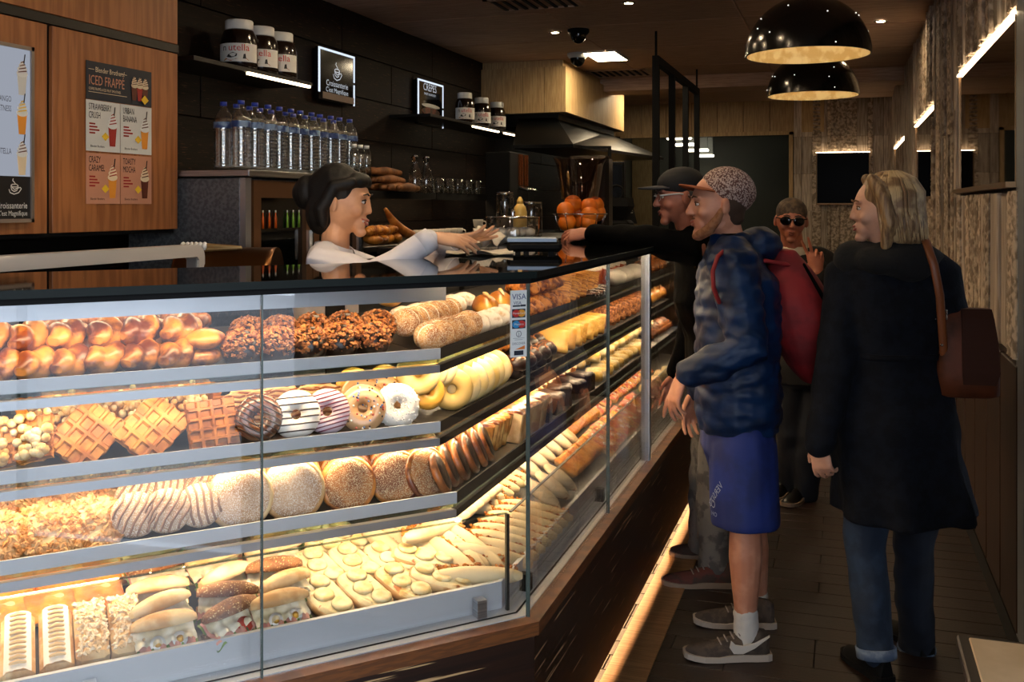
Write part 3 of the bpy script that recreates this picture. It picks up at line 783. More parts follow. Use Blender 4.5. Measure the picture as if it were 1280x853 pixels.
# ------------------------------------------------------------------ steel fridge with water bottles on top
FX = -2.56
fr = thing('drinks_fridge', 'grey steel drinks fridge with glass doors behind the server', 'fridge', (FX, 3.9, 0))
pbox('body', mat('hammered_grey_steel', '#6f7378', '#585c62', scale=60, rough=.45, metal=.6, bump=.2, bs=200), XL + .1, FX - .03, 3.9, 5.05, .08, 1.75, fr, .004)
pbox('top_tray', M_STEEL, XL + .1, FX + .03, 3.88, 5.05, 1.755, 1.785, fr, .003); pbox('corner_post', M_ALU, FX - .03, FX, 3.9, 3.945, .08, 1.75, fr)
for k in range(2):
    y0 = 3.96 + .54 * k
    for a in ((y0, y0 + .06, .1, 1.74), (y0 + .47, y0 + .53, .1, 1.74)): pbox('door_frame', mat('bronze_alu', '#6b4a30', rough=.4, metal=.5), FX - .028, FX + .004, *a, fr)
    pbox('door_frame', MATS['bronze_alu'], FX - .028, FX + .004, y0 + .06, y0 + .47, 1.66, 1.74, fr); pbox('door_glass', mat('dark_fridge_glass', '#06080a', rough=.06, spec=.6), FX - .024, FX - .02, y0 + .06, y0 + .47, .1, 1.66, fr)
    pbox('door_handle', M_CHROME, FX + .004, FX + .03, y0 + .485, y0 + .5, 1.35, 1.5, fr)
g_ = ['orange', 'orange', 'green', 'green']
for k in range(6):
    c = '#d8601c' if k < 3 else '#7fae3c'
    m = MB(); y = 4.06 + .055 * k + (.05 if k > 2 else 0)
    t = thing('juice_bottle', '%s juice bottle behind the fridge glass, %s in the lit row' % ('orange' if k < 3 else 'green', ('first', 'second', 'third', 'fourth', 'fifth', 'last')[k]), 'bottle', (FX - .012, y, 1.515), 0, 'juice bottles in the fridge')
    m.lathe([(.001, 0), (.006, 0), (.006, .05), (.003, .065), (.003, .075)], 10); m.build('juice', mat('juice_' + ('orange' if k < 3 else 'green'), c, rough=.3), t)
    m = MB(); m.lathe([(.0035, .075), (.0035, .086), (.0005, .086)], 8); m.build('cap', M_WHITE, t)

# water bottles
M_BLUECAP = mat('blue_cap', '#22389a', rough=.4); M_BLABEL = mat('bottle_label', '#22396a', '#6f87a4', scale=18, rough=.5)
def k_bottle():
    t = thing('water_bottle', '', 'bottle', group='water bottles on the fridge')
    pr = [(.03, .0), (.042, .006), (.044, .02)]
    for i in range(9): z = .03 + i * .0175; pr += [(.044, z), (.041, z + .006), (.044, z + .012)]
    pr += [(.0445, .195), (.0445, .225), (.042, .24), (.034, .262), (.02, .285), (.0145, .292), (.0145, .302)]
    m = MB(); m.lathe(pr, 18, cap=False); m.build('bottle_wall', M_GLASSB, t)
    m = MB(); m.lathe([(r * .94, z + .002) for r, z in pr[1:-4]], 14); m.build('water', glass('water_fill', (.86, .85, .82, 1), .12, .26), t)
    m = MB(); m.lathe([(.0452, .196), (.0452, .224)], 18, cap=False); m.build('label_band', M_BLABEL, t)
    m = MB(); m.lathe([(.0155, .30), (.0155, .318), (.001, .319)], 14); m.build('cap', M_BLUECAP, t)
    return t
bt = k_bottle(); first = True
for r in range(2):
    for k in range(11):
        o = bt if first else dup(bt); first = False
        o.location = (FX - .05 - .115 * r + rng.uniform(-.008, .008), 3.95 + k * .103 + .03 * r + rng.uniform(-.006, .006), 1.785)
        s_ = 1.0 if k < 7 else .94
        o['label'] = 'clear water bottle with blue cap, %s from the oak cabinet in the %s row' % (ORD[k], ('front', 'rear')[r])
o = None
for k in range(3):
    t = thing('small_bottle', 'small clear bottle with white cap before the blue-capped bottles, %s from the server' % ('first', 'second', 'third')[2 - k], 'bottle', (FX + .012, 4.93 + .075 * k, 1.785), 0, 'small white capped bottles')
    m = MB(); m.lathe([(.02, 0), (.026, .004), (.026, .13), (.016, .155), (.012, .16)], 14, cap=False); m.build('bottle_wall', M_GLASSB, t)
    m = MB(); m.lathe([(.001, .003), (.024, .003), (.024, .125), (.001, .125)], 12); m.build('water', MATS['water_fill'], t)
    m = MB(); m.lathe([(.014, .158), (.014, .176), (.001, .177)], 12); m.build('cap', M_WHITE, t)

# ------------------------------------------------------------------ hazelnut spread jars on lit wall shelves
M_JAR = mat('hazelnut_spread', '#150a06', rough=.15, coat=.5); M_NLAB = mat('jar_label', '#d8d6d0', rough=.45)
def k_jar():
    t = thing('spread_jar', '', 'jar', group='chocolate spread jars')
    m = MB(); pr = [(.001, 0), (.085, 0), (.098, .012), (.1, .06), (.097, .15), (.092, .19), (.08, .215), (.07, .225)]
    m.lathe(pr, 32); m.build('jar', M_JAR, t)
    m = MB(); m.lathe([(.0725, .222), (.0745, .226), (.0745, .268), (.07, .274), (.001, .274)], 28); m.build('lid', M_WHITE, t)
    def cyl(r): return lambda a, z: V((r * cos(a), r * sin(a), z))
    lb = MB(); lb.grid(lambda i, j: cyl(.1012)(-1.25 + 2.5 * i, .042 + .098 * j), 20, 1); l_ = lb.build('label', M_NLAB, t)
    wrap = lambda x, y: cyl(.1024)(x / .1, y)
    m = MB(); m.text('utella', .052, lambda x, y: wrap(x + .012, y + .1), 'CENTER'); m.build('red_lettering', mat('label_red', '#c11f1f', rough=.5), l_)
    m = MB(); m.text('n', .052, lambda x, y: wrap(x - .068, y + .1), 'CENTER')
    for i in range(8): pass
    m.add([wrap(x, z) for x, z in ((-.055, .066), (-.03, .062), (.0, .07), (.004, .082), (-.02, .092), (-.045, .08))], [tuple(range(6))])
    m.add([wrap(x, z) for x, z in ((.032, .058), (.05, .058), (.046, .085), (.036, .082))], [tuple(range(4))]); m.build('dark_print', M_PRINTK, l_)
    m = MB(); m.add([wrap(x, z) for x, z in ((-.075, .048), (-.03, .046), (.03, .046), (.066, .05), (.05, .062), (.0, .058), (-.06, .06))], [tuple(range(7))]); m.build('hazelnut_print', mat('label_hazel', '#b8702c', rough=.5), l_)
    return t
jr = k_jar(); first = True
def jar(px, py, x, lab):
    global first
    p = onx(px, py, x); o = jr if first else dup(jr); first = False
    o.location = p; o.rotation_euler = (0, 0, -PI / 2 + .45); o['label'] = lab; return o
za = onx(300, 88, -3.1).z; SZ1 = 2.335
for px, lab in ((299, 'largest hazelnut spread jar on the near lit shelf, closest to the oak cabinet'), (326, 'middle hazelnut spread jar on the near lit shelf'), (350, 'hazelnut spread jar on the near lit shelf, closest to the lit sign')):
    p = onx(px, 90, -3.1); o = jar(px, 90, -3.1, lab); o.location.z = SZ1 + .012
def wall_shelf(y0, y1, z, lab, gaps):
    t = thing('wall_shelf', lab, 'shelf', (XL, (y0 + y1) / 2, z), 0, 'lit wall shelves')
    hy = (y1 - y0) / 2
    m = MB(); m.box(0, .34, -hy, hy, -.012, .011, b=.002); m.build('board', M_BLACK, t)
    for a, c in gaps:
        m = MB(); m.box(.335, .352, a - (y0 + y1) / 2, c - (y0 + y1) / 2, -.026, -.012); m.build('light_strip', emit('shelf_strip', (1, .78, .5, 1), 6), t)
p1, p2 = onx(311, 91, -2.95), onx(388, 108, -2.95)
wall_shelf(p1.y - .45, p2.y + .05, SZ1, 'black wall shelf with warm light strip under the nearer spread jars', [(p1.y, p2.y)])
q1, q2, q3, q4 = [onx(*a, -2.95).y for a in ((592, 159), (624, 165), (631, 168), (658, 174))]
wall_shelf(q1 - .9, q4 + .1, 2.31, 'black wall shelf with light strips under the farther spread jars', [(q1, q2), (q3, q4)])
for px, lab in ((581, 'hazelnut spread jar on the far lit shelf, nearest of its three'), (602, 'middle hazelnut spread jar on the far lit shelf'), (621, 'hazelnut spread jar on the far lit shelf, nearest the hood')):
    o = jar(px, 155, -3.1, lab); o.location.z = 2.323
    o.scale = (.85, .85, 1.0)
# lit signs
def sign(y0, y1, z0, z1, lab, kind):
    t = thing('lit_sign', lab, 'sign', (XL + .02, y0, z0), 0, 'framed signs with light borders')
    W_, H_ = y1 - y0, z1 - z0
    m = MB(); m.box(0, .03, 0, W_, 0, H_, b=.003); m.build('panel', mat('sign_black', '#07080a', rough=.12), t)
    m = MB(); e = .014
    m.box(.026, .034, 0, e, .05, H_); m.box(.026, .034, W_ - e, W_, .0, H_ * .42); m.box(.026, .034, W_ - e, W_, H_ * .47, H_); m.box(.026, .034, 0, W_, H_ - e, H_); m.build('light_border', emit('sign_border', (.75, .84, 1, 1), 1.1), t)
    m = MB(); m.box(.03, .034, .05, W_ - .01, .012, .055); m.build('base_strip', mat('sign_base', '#7a6a60', rough=.5), t)
    P_ = lambda y, z: V((.0315, y, z))
    if kind == 0:
        m = MB(); logo(m, W_ * .5, H_ * .56, .075, P_)
        m.text('Croissanterie', .056, lambda a, c: P_(W_ * .5 + a, H_ * .30 + c)); m.text("C'est Magnifique", .047, lambda a, c: P_(W_ * .5 + a, H_ * .18 + c)); m.build('logo', emit('sign_white', (.80, .84, .9, 1), .55), t)
    else:
        m = MB(); m.text('CREPES', .085, lambda a, c: P_(W_ * .46 + a, H_ * .78 + c)); m.text('SWEET & SAVOURY', .028, lambda a, c: P_(W_ * .46 + a, H_ * .68 + c)); m.build('lettering', MATS['sign_white'], t)
        m = MB(); m.add([P_(W_ * (.5 + .36 * cos(a)), H_ * (.32 + .1 * sin(a))) for a in [2 * PI * i / 18 for i in range(18)]], [tuple(range(18))]); m.build('printed_food', mat('sign_food', '#7a3a24', '#3a2a18', scale=18, rough=.5), t)
        m = MB(); m.add([P_(W_ * (.5 + .36 * cos(a)), H_ * (.45 + .05 * sin(a))) for a in [2 * PI * i / 18 for i in range(18)]], [tuple(range(18))]); m.build('printed_plate', M_PRINTW, t)
sign(5.79, 6.29, 2.32, 2.665, 'black framed sign with white coffee cup logo and light border', 0)
sign(7.39, 7.92, 2.285, 2.65, 'black framed sign with food picture and light border, farther along the wall', 1)

# ------------------------------------------------------------------ extraction hood
hd = thing('kitchen_hood', 'pale panelled extraction hood with dark steel canopy below', 'hood', (-2.46, 9.0, 2.5))
HY = onx(780, 165, -2.46).y
pbox('box', mat('hood_core', '#9a8464', rough=.6), XL, -2.48, 9.02, HY, 2.5, 2.93, hd); pbox('neck', M_LWOOD, XL, -2.5, 9.04, HY, 2.93, CEIL - .004, hd)
for k in range(4): pbox('front_panel', M_LWOOD, XL + .21 * k + .002, XL + .21 * (k + 1) - .002, 9.0, 9.02, 2.502, 2.928, hd)
n_ = int((HY - 9) / .2)
for k in range(n_): pbox('side_panel', M_LWOOD, -2.48, -2.46, 9.0 + (HY - 9) * k / n_ + .002, 9.0 + (HY - 9) * (k + 1) / n_ - .002, 2.502, 2.928, hd)
m = MB(); m.prism([(XL + 2.46, .1), (-.1, .1), (-.1, HY - 9.1), (XL + 2.46, HY - 9.1)], -.12, 0)
a = [V((-.42, -.3, -.32)), V((.15, -.3, -.32)), V((.5, HY - 9.2, -.32)), V((-.42, HY - 9.2, -.32))]; c = [V((-.5, .1, -.04)), V((-.12, .1, -.04)), V((-.12, HY - 9.4, -.04)), V((-.5, HY - 9.4, -.04))]
m.loft([a, c], smooth=False); m.loft([[v - V((0, 0, .03)) for v in a], a], smooth=False); m.build('canopy', mat('dark_steel', '#17191b', rough=.3, metal=.7), hd)
for k in range(2):
    p = at((775, 788)[k], (176, 183)[k], 10.5)
# black hanging lattice frame of four bars
la = thing('hanging_lattice', 'black metal frame of four upright bars hanging over the counter end', 'frame', (-1.4, 7.8, 0))
ys = [onx(px, 150, -1.4).y for px in (820, 840, 857, 871)]
for y in ys: pbox('bar', M_MATTE, -1.425, -1.375, y - .03, y + .03, 1.28, 2.74, la)
pbox('top_bar', M_MATTE, -1.425, -1.375, ys[0] - .03, ys[-1] + .03, 2.74, 2.80, la); pbox('bottom_bar', M_MATTE, -1.425, -1.375, ys[0] - .03, ys[-1] + .03, 1.22, 1.28, la)
pbox('hanger', M_MATTE, -1.408, -1.392, ys[0] - .008, ys[0] + .008, 2.8, CEIL - .004, la); pbox('hanger', M_MATTE, -1.408, -1.392, ys[-1] - .008, ys[-1] + .008, 2.8, CEIL - .004, la)
end = thing('end_cabinet', 'dark cabinet under the hanging frame at the counter end', 'cabinet', (-1.4, 8.7, 0))
pbox('body', M_MATTE, -1.7, -1.2, 7.0, 10.6, .0, 1.20, end, .005); pbox('top', M_BLACK, -1.72, -1.18, 6.98, 10.62, 1.2, 1.22, end)
# ------------------------------------------------------------------ back bar with breads, glasses, cups
bb = thing('back_bar', 'dark back bar along the zebrano wall', 'counter', (-2.95, 7.2, 0))
pbox('body', M_MATTE, XL + .004, -2.66, 5.1, 9.6, .08, 1.35, bb, .004); pbox('top', M_BLACK, XL + .004, -2.62, 5.08, 9.62, 1.35, 1.385, bb, .004)
def ledge(y0, y1, z, lab):
    t = thing('bar_shelf', lab, 'shelf', (XL, (y0 + y1) / 2, z), 0, 'open shelves over the back bar'); h = (y1 - y0) / 2
    m = MB(); m.box(0, .42, -h, h, -.02, 0, b=.002); m.build('board', M_BLACK, t); m = MB(); m.box(.41, .425, -h, h, -.045, .006); m.build('front_edge', M_MATTE, t)
    m = MB(); m.box(.385, .40, -h + .02, h - .02, -.028, -.021); m.build('light_strip', emit('bar_fill_strip', (1, .66, .36, 1), 22), t)  # warm strip added behind the lip to brighten the back bar
yb0, yb1, yb2 = onx(452, 236, -2.9).y, onx(541, 236, -2.9).y, onx(612, 238, -2.9).y
ledge(yb0 - .1, yb1, 1.715, 'black open shelf carrying the baguette sticks')
ledge(yb1 + .02, yb2, 1.715, 'black open shelf carrying cups and glasses')
M_STICK = mat('seeded_stick', '#8a5a30', '#5f3818', scale=14, rough=.6, bump=.3, vary=.12)
first = True
m = MB(); m.tube([(0, -.2, 0), (.01, -.1, .004), (0, 0, .006), (-.008, .1, .004), (0, .2, 0)], [.02, .028, .031, .028, .02], 10); stick = m.build('bread_stick', M_STICK)
for i in range(16):
    lay, k = (0, i) if i < 7 else ((1, i - 7) if i < 12 else (2, i - 12))
    o = stick if i == 0 else stick.copy()
    if i: COL.objects.link(o)
    o.location = (-2.95 + .055 * (k - 3) * .8 + rng.uniform(-.005, .005), (yb0 + yb1) / 2 - .08 + rng.uniform(-.05, .05), 1.745 + lay * .053); o.rotation_euler = (0, 0, rng.uniform(-.12, .12))
    tag(o, 'brown bread stick on the open shelf, %s of the %s layer' % (ORD[k], ('bottom', 'middle', 'top')[lay]), 'bread', 'bread sticks on the shelf')
M_GLS = glass('drinking_glass', (.9, .9, .88, 1), 0, .1)
def k_glass(r, h, nm, cat, grp):
    t = thing(nm, '', cat, group=grp)
    m = MB(); m.lathe([(r * .7, 0), (r * .8, .004), (r, h), (r * .94, h), (r * .74, .012), (.001, .01)], 20, cap=False); m.build('glass', M_GLS, t); return t
gl = k_glass(.045, .12, 'drinking_glass', 'glass', 'glasses on the open shelf'); first = True
for i in range(10):
    px = 548 + (i % 5) * 12; p = onx(px, 236, -2.98 + .09 * (i // 5)); o = gl if i == 0 else dup(gl)
    o.location = (p.x, p.y, 1.715); o['label'] = 'clear drinking glass on the open shelf, %s from the bread in the %s row' % (ORD[i % 5], ('rear', 'front')[i // 5])
def k_carafe():
    t = thing('glass_carafe', '', 'bottle', group='glass carafes by the bread')
    m = MB(); m.lathe([(.04, 0), (.046, .01), (.046, .12), (.03, .17), (.018, .2), (.018, .225), (.022, .23)], 18, cap=False); m.build('glass', M_GLS, t)
    m = MB(); m.lathe([(.016, .22), (.016, .245), (.024, .25), (.016, .262), (.001, .264)], 12); m.build('stopper', M_CHROME, t); return t
ca = k_carafe()
for i in range(4):
    p = onx(519 + 7 * i, 234, -2.84); o = ca if i == 0 else dup(ca); o.location = (p.x - .05 * (i % 2), p.y, 1.715); o['label'] = 'tall clear glass carafe beside the bread sticks, %s of four' % ORD[i]
# stacked cups and paper sleeves on the bar
def k_cup():
    t = thing('coffee_cup', '', 'cup', group='white cups on the back bar')
    m = MB(); m.lathe([(.02, 0), (.034, .01), (.04, .05), (.042, .065), (.039, .065), (.034, .03), (.001, .012)], 18, cap=False); m.build('cup', mat('white_china', '#c9c3b8', rough=.3), t)
    m = MB(); m.torus(.018, .005, (0, 0, 0), 12, 6); m.v = [V((v.x + .05, v.z, v.y + .034)) for v in m.v]; m.build('handle', MATS['white_china'], t); return t
cu = k_cup()
for i in range(7):
    p = onx(524 + 8 * i, 285, -2.78); o = cu if i == 0 else dup(cu); o.location = (p.x, p.y, 1.385); o.rotation_euler = (0, 0, .6 * i); o['label'] = 'white coffee cup on the back bar, %s from the croissants' % ORD[i]
    p = onx(524 + 8 * i, 285, -2.88); o = dup(cu); o.location = (p.x, p.y, 1.385 ); o['label'] = 'white coffee cup in the rear row on the back bar, %s from the croissants' % ORD[i]
p = onx(592, 285, -2.72)
for k in range(2):
    o = dup(cu); o.location = (p.x, p.y + .1, 1.385 + .067 * k); o['label'] = 'white cup stacked near the cake dome, %s one' % ('lower', 'upper')[k]
# dispenser with four copper tubes
p = onx(640, 235, -2.75); D_ = thing('sleeve_dispenser', 'black dispenser with four copper strips over the back bar', 'dispenser', (p.x, p.y, 1.385))
zt = onx(640, 192, -2.75).z - 1.385; zb = onx(640, 232, -2.75).z - 1.385
m = MB(); m.box(-.14, .08, -.3, .22, 0, zt, b=.008); m.build('body', M_MATTE, D_)
for k in range(4):
    y = -.05 + .06 * k + (.03 if k > 1 else 0)
    m = MB(); m.box(.08, .095, y - .012, y + .012, zb, zt - .01); m.build('copper_strip', mat('copper', '#c07040', rough=.25, metal=.9), D_)
    m = MB(); m.tube([(.085, y, zb - .02), (.16, y, zb - .04)], .016, 8); m.build('spout', M_CHROME, D_)
# mustard coloured squeeze bottle, jars, plastic tub, toaster and kettle on the service counter
SX0, SX1, SY0, SY1, SZ = -2.02, -1.44, 4.15, 6.9, 1.43
sc_ = thing('service_counter', 'dark service counter behind the display, carrying the cake dome and oranges', 'counter', (-1.75, 5.5, 0))
pbox('body', M_MATTE, SX0 + .02, SX1 - .16, SY0, SY1, .0, SZ - .03, sc_, .004); pbox('top', M_BLACK, SX0, SX1 - .13, SY0 - .02, SY1 + .02, SZ - .03, SZ, sc_, .003); pbox('top', M_BLACK, SX1 - .13, SX1 + .2, 5.28, SY1 + .02, SZ - .03, SZ, sc_, .003); pbox('body', M_MATTE, SX1 - .14, SX1 + .18, 5.3, SY1, 0, SZ - .03, sc_)
p = at(641, 297, 5.0)
cd = thing('cake_dome', 'round glass cake dome full of pale meringues behind the card terminal', 'cake dome', (p.x, p.y, SZ))
zc = p.z - SZ
m = MB(); m.lathe([(.001, 0), (.06, 0), (.03, .01), (.02, zc - .01), (.14, zc - .002), (.14, zc + .006), (.001, zc + .006)], 28); m.build('stand', M_MATTE, cd)
m = MB(); m.lathe([(.132, zc + .008), (.134, zc + .095), (.128, zc + .1), (.001, zc + .1)], 32, cap=False); m.build('cover', M_GLS, cd)
m = MB(); m.lathe([(.134, zc + .097), (.136, zc + .104), (.01, zc + .108)], 32); m.tube([(0, 0, zc + .1), (0, 0, zc + .13)], .012, 8); m.build('rim', M_CHROME, cd)
M_MER = mat('meringue', '#eadfcf', rough=.8)
mr = None
for i in range(14):
    a = i * 2.4; r = .10 * sqrt((i + .5) / 14)
    if mr is None:
        m = MB(); m.ell((0, 0, .02), (.028, .026, .024), 12, 8, fn=lambda d: 1 + .25 * noise.noise(d * 3)); mr = m.build('meringue', M_MER)
        o = mr
    else: o = mr.copy(); COL.objects.link(o)
    o.location = (cd.location.x + r * cos(a), cd.location.y + r * sin(a), SZ + zc + .007); o.rotation_euler = (0, 0, a)
    tag(o, 'pale pink meringue under the glass cake dome', 'meringue', 'meringues in the cake dome')
p = at(650, 270, 6.1); sq = thing('squeeze_bottle', 'pale yellow squeeze bottle behind the cake dome', 'bottle', (p.x, p.y, SZ))
zz = at(650, 246, 6.1).z - SZ
m = MB(); m.lathe([(.001, 0), (.042, 0), (.042, zz * .62), (.034, zz * .75), (.016, zz * .84)], 20); m.build('bottle', mat('mustard_plastic', '#d8b25e', rough=.4), sq); m = MB(); m.lathe([(.02, zz * .82), (.02, zz * .9), (.006, zz)], 14); m.build('nozzle', MATS['mustard_plastic'], sq)
for px, w_, h_, lab in ((631, .055, .16, 'tall clear storage jar left of the yellow squeeze bottle'), (664, .07, .10, 'clear plastic tub beside the yellow squeeze bottle')):
    p = at(px, 270, 6.3); t = thing('storage_jar', lab, 'jar', (p.x, p.y, SZ))
    m = MB(); m.lathe([(.001, .002), (w_, .002), (w_, h_ + .08), (w_ * .9, h_ + .1)], 18, cap=False); m.build('glass', M_GLS, t); m = MB(); m.lathe([(w_ * .95, h_ + .1), (w_ * .95, h_ + .12), (.001, h_ + .12)], 18); m.build('lid', M_CHROME, t)
# oranges in a wire juicer basket
p = at(725, 288, 5.5); zb = p.z
jc = thing('juicer', 'dark orange juicer with clear chute and wire basket of oranges', 'juicer', (p.x, p.y, SZ))
z_ = zb - SZ
m = MB(); m.lathe([(.001, 0), (.12, 0), (.12, .012), (.05, .02), (.04, max(z_ - .012, .03)), (.14, z_ - .004), (.14, z_), (.001, z_)], 24); m.build('stand', M_MATTE, jc)
for k in range(10):
    a = 2 * PI * k / 10; m = MB(); m.tube([(.12 * cos(a), .12 * sin(a), z_), (.14 * cos(a), .14 * sin(a), z_ + .07), (.15 * cos(a), .15 * sin(a), z_ + .09)], .0022, 5, rnd=False); m.build('basket_wire', M_CHROME, jc)
m = MB(); m.torus(.15, .003, (0, 0, z_ + .09), 32, 6); m.build('basket_rim', M_CHROME, jc)
m = MB(); m.box(-.12, .12, .17, .3, 0, z_ + .42, b=.02); m.build('column', mat('juicer_dark', '#14100e', rough=.25), jc)
m = MB(); m.lathe([(.10, z_ + .17), (.13, z_ + .36), (.15, z_ + .40)], 24, cap=False); m.build('chute', glass('chute_plastic', (.62, .5, .42, 1), .05, .12), jc)
M_OR = mat('orange_peel', '#f08420', '#e07012', scale=6, rough=.45, bump=.15, bs=220, vary=.1)
orr = None
OP = [(707, 263.5), (737, 269), (709, 278.5), (735, 278), (716, 255), (736, 259), (723, 265), (744, 257), (746, 266), (727, 277)]
for i, (px, py) in enumerate(OP):
    q = at(px, py, 5.5 + (.09 if i in (6, 7, 8, 9) else (.0 if i < 4 else .03)))
    if orr is None:
        m = MB(); m.ell((0, 0, 0), .050, 18, 12); orr = m.build('orange', M_OR); tag(orr, 'x', 'orange', 'oranges in the juicer basket'); oo = orr
        m = MB(); m.ell((0, 0, .046), (.005, .005, .003), 8, 4); m.build('stem_end', mat('orange_stem', '#4a5a22', rough=.7), orr)
    else: oo = dup(orr)
    oo.location = q; oo.rotation_euler = (rng.uniform(0, 3), rng.uniform(0, 3), 0)
    oo['label'] = 'ripe orange in the juicer basket, ' + ('lower left at the front', 'lower right at the front', 'bottom left, half hidden by the hand', 'bottom right above the wrist', 'top left of the heap', 'top right of the heap', 'in the middle of the heap', 'rear top right', 'rear right edge', 'rear bottom centre')[i]
# chalkboard figure sign, black machine, hanging black screen
p = at(775, 283, 7.6); cs = thing('chalkboard_sign', 'small black chalkboard sign reading please, beside the oranges', 'sign', (p.x, p.y, 1.21), YAW)
kk = p.z + .02 - 1.21
m = MB(); m.loft([[V((-.13, y, kk)), V((.13, y, kk)), V((.1, y, kk + .12)), V((.04, y, kk + .17)), V((.02, y, kk + .2)), V((-.02, y, kk + .2)), V((-.04, y, kk + .17)), V((-.1, y, kk + .12))] for y in (-.01, .01)], smooth=False); m.box(-.02, .02, -.01, .01, 0, kk); m.build('board', M_MATTE, cs)
m = MB(); m.text('PLEASE', .062, lambda a, c: V((a, -.0115, kk + .08 + c))); m.build('chalk_lettering', mat('chalk', '#b0b0a8', rough=.9), cs)
p = at(690, 290, 7.4); ma = thing('coffee_grinder', 'black grinder with tapered hopper between cake dome and oranges', 'grinder', (-1.62, p.y, 1.21)); p = at(690, 290, 7.4)
ma.location = (-1.55, 7.05, 1.22)
m = MB(); m.box(-.11, .11, -.1, .1, 0, .3, b=.02); m.loft([[V((s * a, t_ * a, z)) for s, t_ in ((-1, -1), (1, -1), (1, 1), (-1, 1))] for a, z in ((.06, .3), (.11, .4), (.1, .46))], smooth=False); m.build('body', M_MATTE, ma); m = MB(); m.torus(.05, .008, (0, 0, 0), 16, 6); m.v = [V((v.x, v.z, v.y + .5)) for v in m.v]; m.build('handle', M_MATTE, ma)
p = at(762, 228, 9.2); sv = thing('hanging_screen', 'black flat screen hanging under the hood edge', 'screen', (p.x, p.y, p.z), YAW)
m = MB(); m.box(-.135, .135, -.02, .02, -.19, .19, b=.008); m.build('housing', M_MATTE, sv); m = MB(); m.box(-.11, .11, -.0215, -.019, -.16, .16); m.build('screen', mat('dead_screen', '#040506', rough=.15), sv)
m = MB(); m.box(-.015, .015, -.01, .01, .17, 2.17 - p.z); m.box(-.75, .015, -.012, .012, 2.15 - p.z, 2.175 - p.z); m.build('bracket', M_MATTE, sv)
# croissants heap and long baguette on the back bar
M_CRO = mat('croissant_gold', '#c9822e', '#8a4a16', scale=18, thr=(.42, .62), rough=.4, bump=.25, bs=40, vary=.15, coat=.2)
def croissant_mesh(L_=.14, r=.036, n=28, curl=1.0):
    rings = []
    for i in range(n + 1):
        t = i / n; a = (t - .5) * 2.2 * curl; R0 = L_ / 2.2 / max(curl, .1)
        c = V((R0 * sin(a), R0 * (1 - cos(a)), 0)); tn = V((cos(a), sin(a), 0)); nn = V((-sin(a), cos(a), 0))
        seg = (t * 7) % 1.0
        rr = r * (sin(PI * (.04 + .92 * t)) ** .7) * (1 - .18 * abs(seg - .5) * (1 if .08 < t < .92 else 0) + .06)
        rings.append([c + nn * rr * cos(2 * PI * k / 12) + V((0, 0, rr * .9 * sin(2 * PI * k / 12) + r * .8)) for k in range(12)])
    m = MB(); m.loft(rings); return m
cr = croissant_mesh().build('croissant', M_CRO)
for i in range(12):
    o = cr if i == 0 else cr.copy()
    if i: COL.objects.link(o)
    q = onx(466 + 9.5 * (i % 4), 300, -2.72 - .1 * ((i // 4) % 2)); lay = i // 8
    o.location = (q.x, q.y, 1.388 + .055 * lay + (.02 if i // 4 == 1 else 0)); o.rotation_euler = (rng.uniform(-.2, .2), rng.uniform(-.2, .2), rng.uniform(0, 6))
    tag(o, 'golden croissant heaped on the back bar, %s of its %s row' % (ORD[i % 4], ('front bottom', 'rear bottom', 'top')[i // 4]), 'croissant', 'croissants on the back bar')
p, q = onx(482, 262, -2.70), onx(515, 293, -2.70)
m = MB(); d = q - p; m.tube([V((0, 0, 0)) + d * t + V((0, 0, .04 * (1 - (2 * t - 1) ** 2) * -1)) for t in (0, .2, .4, .6, .8, 1)], [.012, .024, .032, .036, .034, .024], 12)
tag(m.build('baguette', mat('baguette_crust', '#d08a40', '#a05c20', scale=10, rough=.5, bump=.2, vary=.05), None, p), 'long golden baguette leaning beside the croissants', 'baguette')
# card terminal and papers on the glass top
TZ = 1.4475
q = at(668, 320, 3.66)
ct = thing('card_terminal', 'black card terminal with pale blue top on the glass counter', 'card terminal', (q.x, q.y, TZ), YAW - .02)
m = MB(); m.box(-.10, .10, -.06, .06, .008, .045, b=.012); m.build('body', M_MATTE, ct)
m = MB(); m.loft([[V((x, y, z)) for y, z in ((-.055, .044), (.055, .05), (.055, .058), (-.055, .056))] for x in (-.098, -.09, .05, .08)], smooth=False); m.build('top_cover', mat('pale_blue_plastic', '#8fa6c4', rough=.4), ct)
m = MB()
for x in (-.06, -.03, .06): m.box(x - .01, x + .01, -.05, -.03, 0, .009)
m.build('feet', M_MATTE, ct)
def sheet(px, py, Y, w_, d_, rz, lab, nm, amp):
    q = onz(px, py, TZ); m = MB()
    top = lambda i, j: V(((i - .5) * w_, (j - .5) * d_, .004 + amp * max(0, noise.noise((i * 3, j * 3, px)) + .4) * (1 if amp > .01 else 1)))
    m.grid(top, 10, 8); m.grid(lambda i, j: top(1 - i, j) - V((0, 0, .003)), 10, 8)
    o = m.build(nm, mat('wrapping_paper', '#cfc6b8', rough=.8), None, (q.x, q.y, TZ), rz); return tag(o, lab, 'paper')
sheet(600, 318, 3.6, .24, .2, .3, 'flat pile of wrapping paper beside the card terminal', 'wrapping_paper', .015)
sheet(612, 309, 3.7, .16, .12, .9, 'crumpled white paper standing up beside the card terminal', 'crumpled_paper', .09)
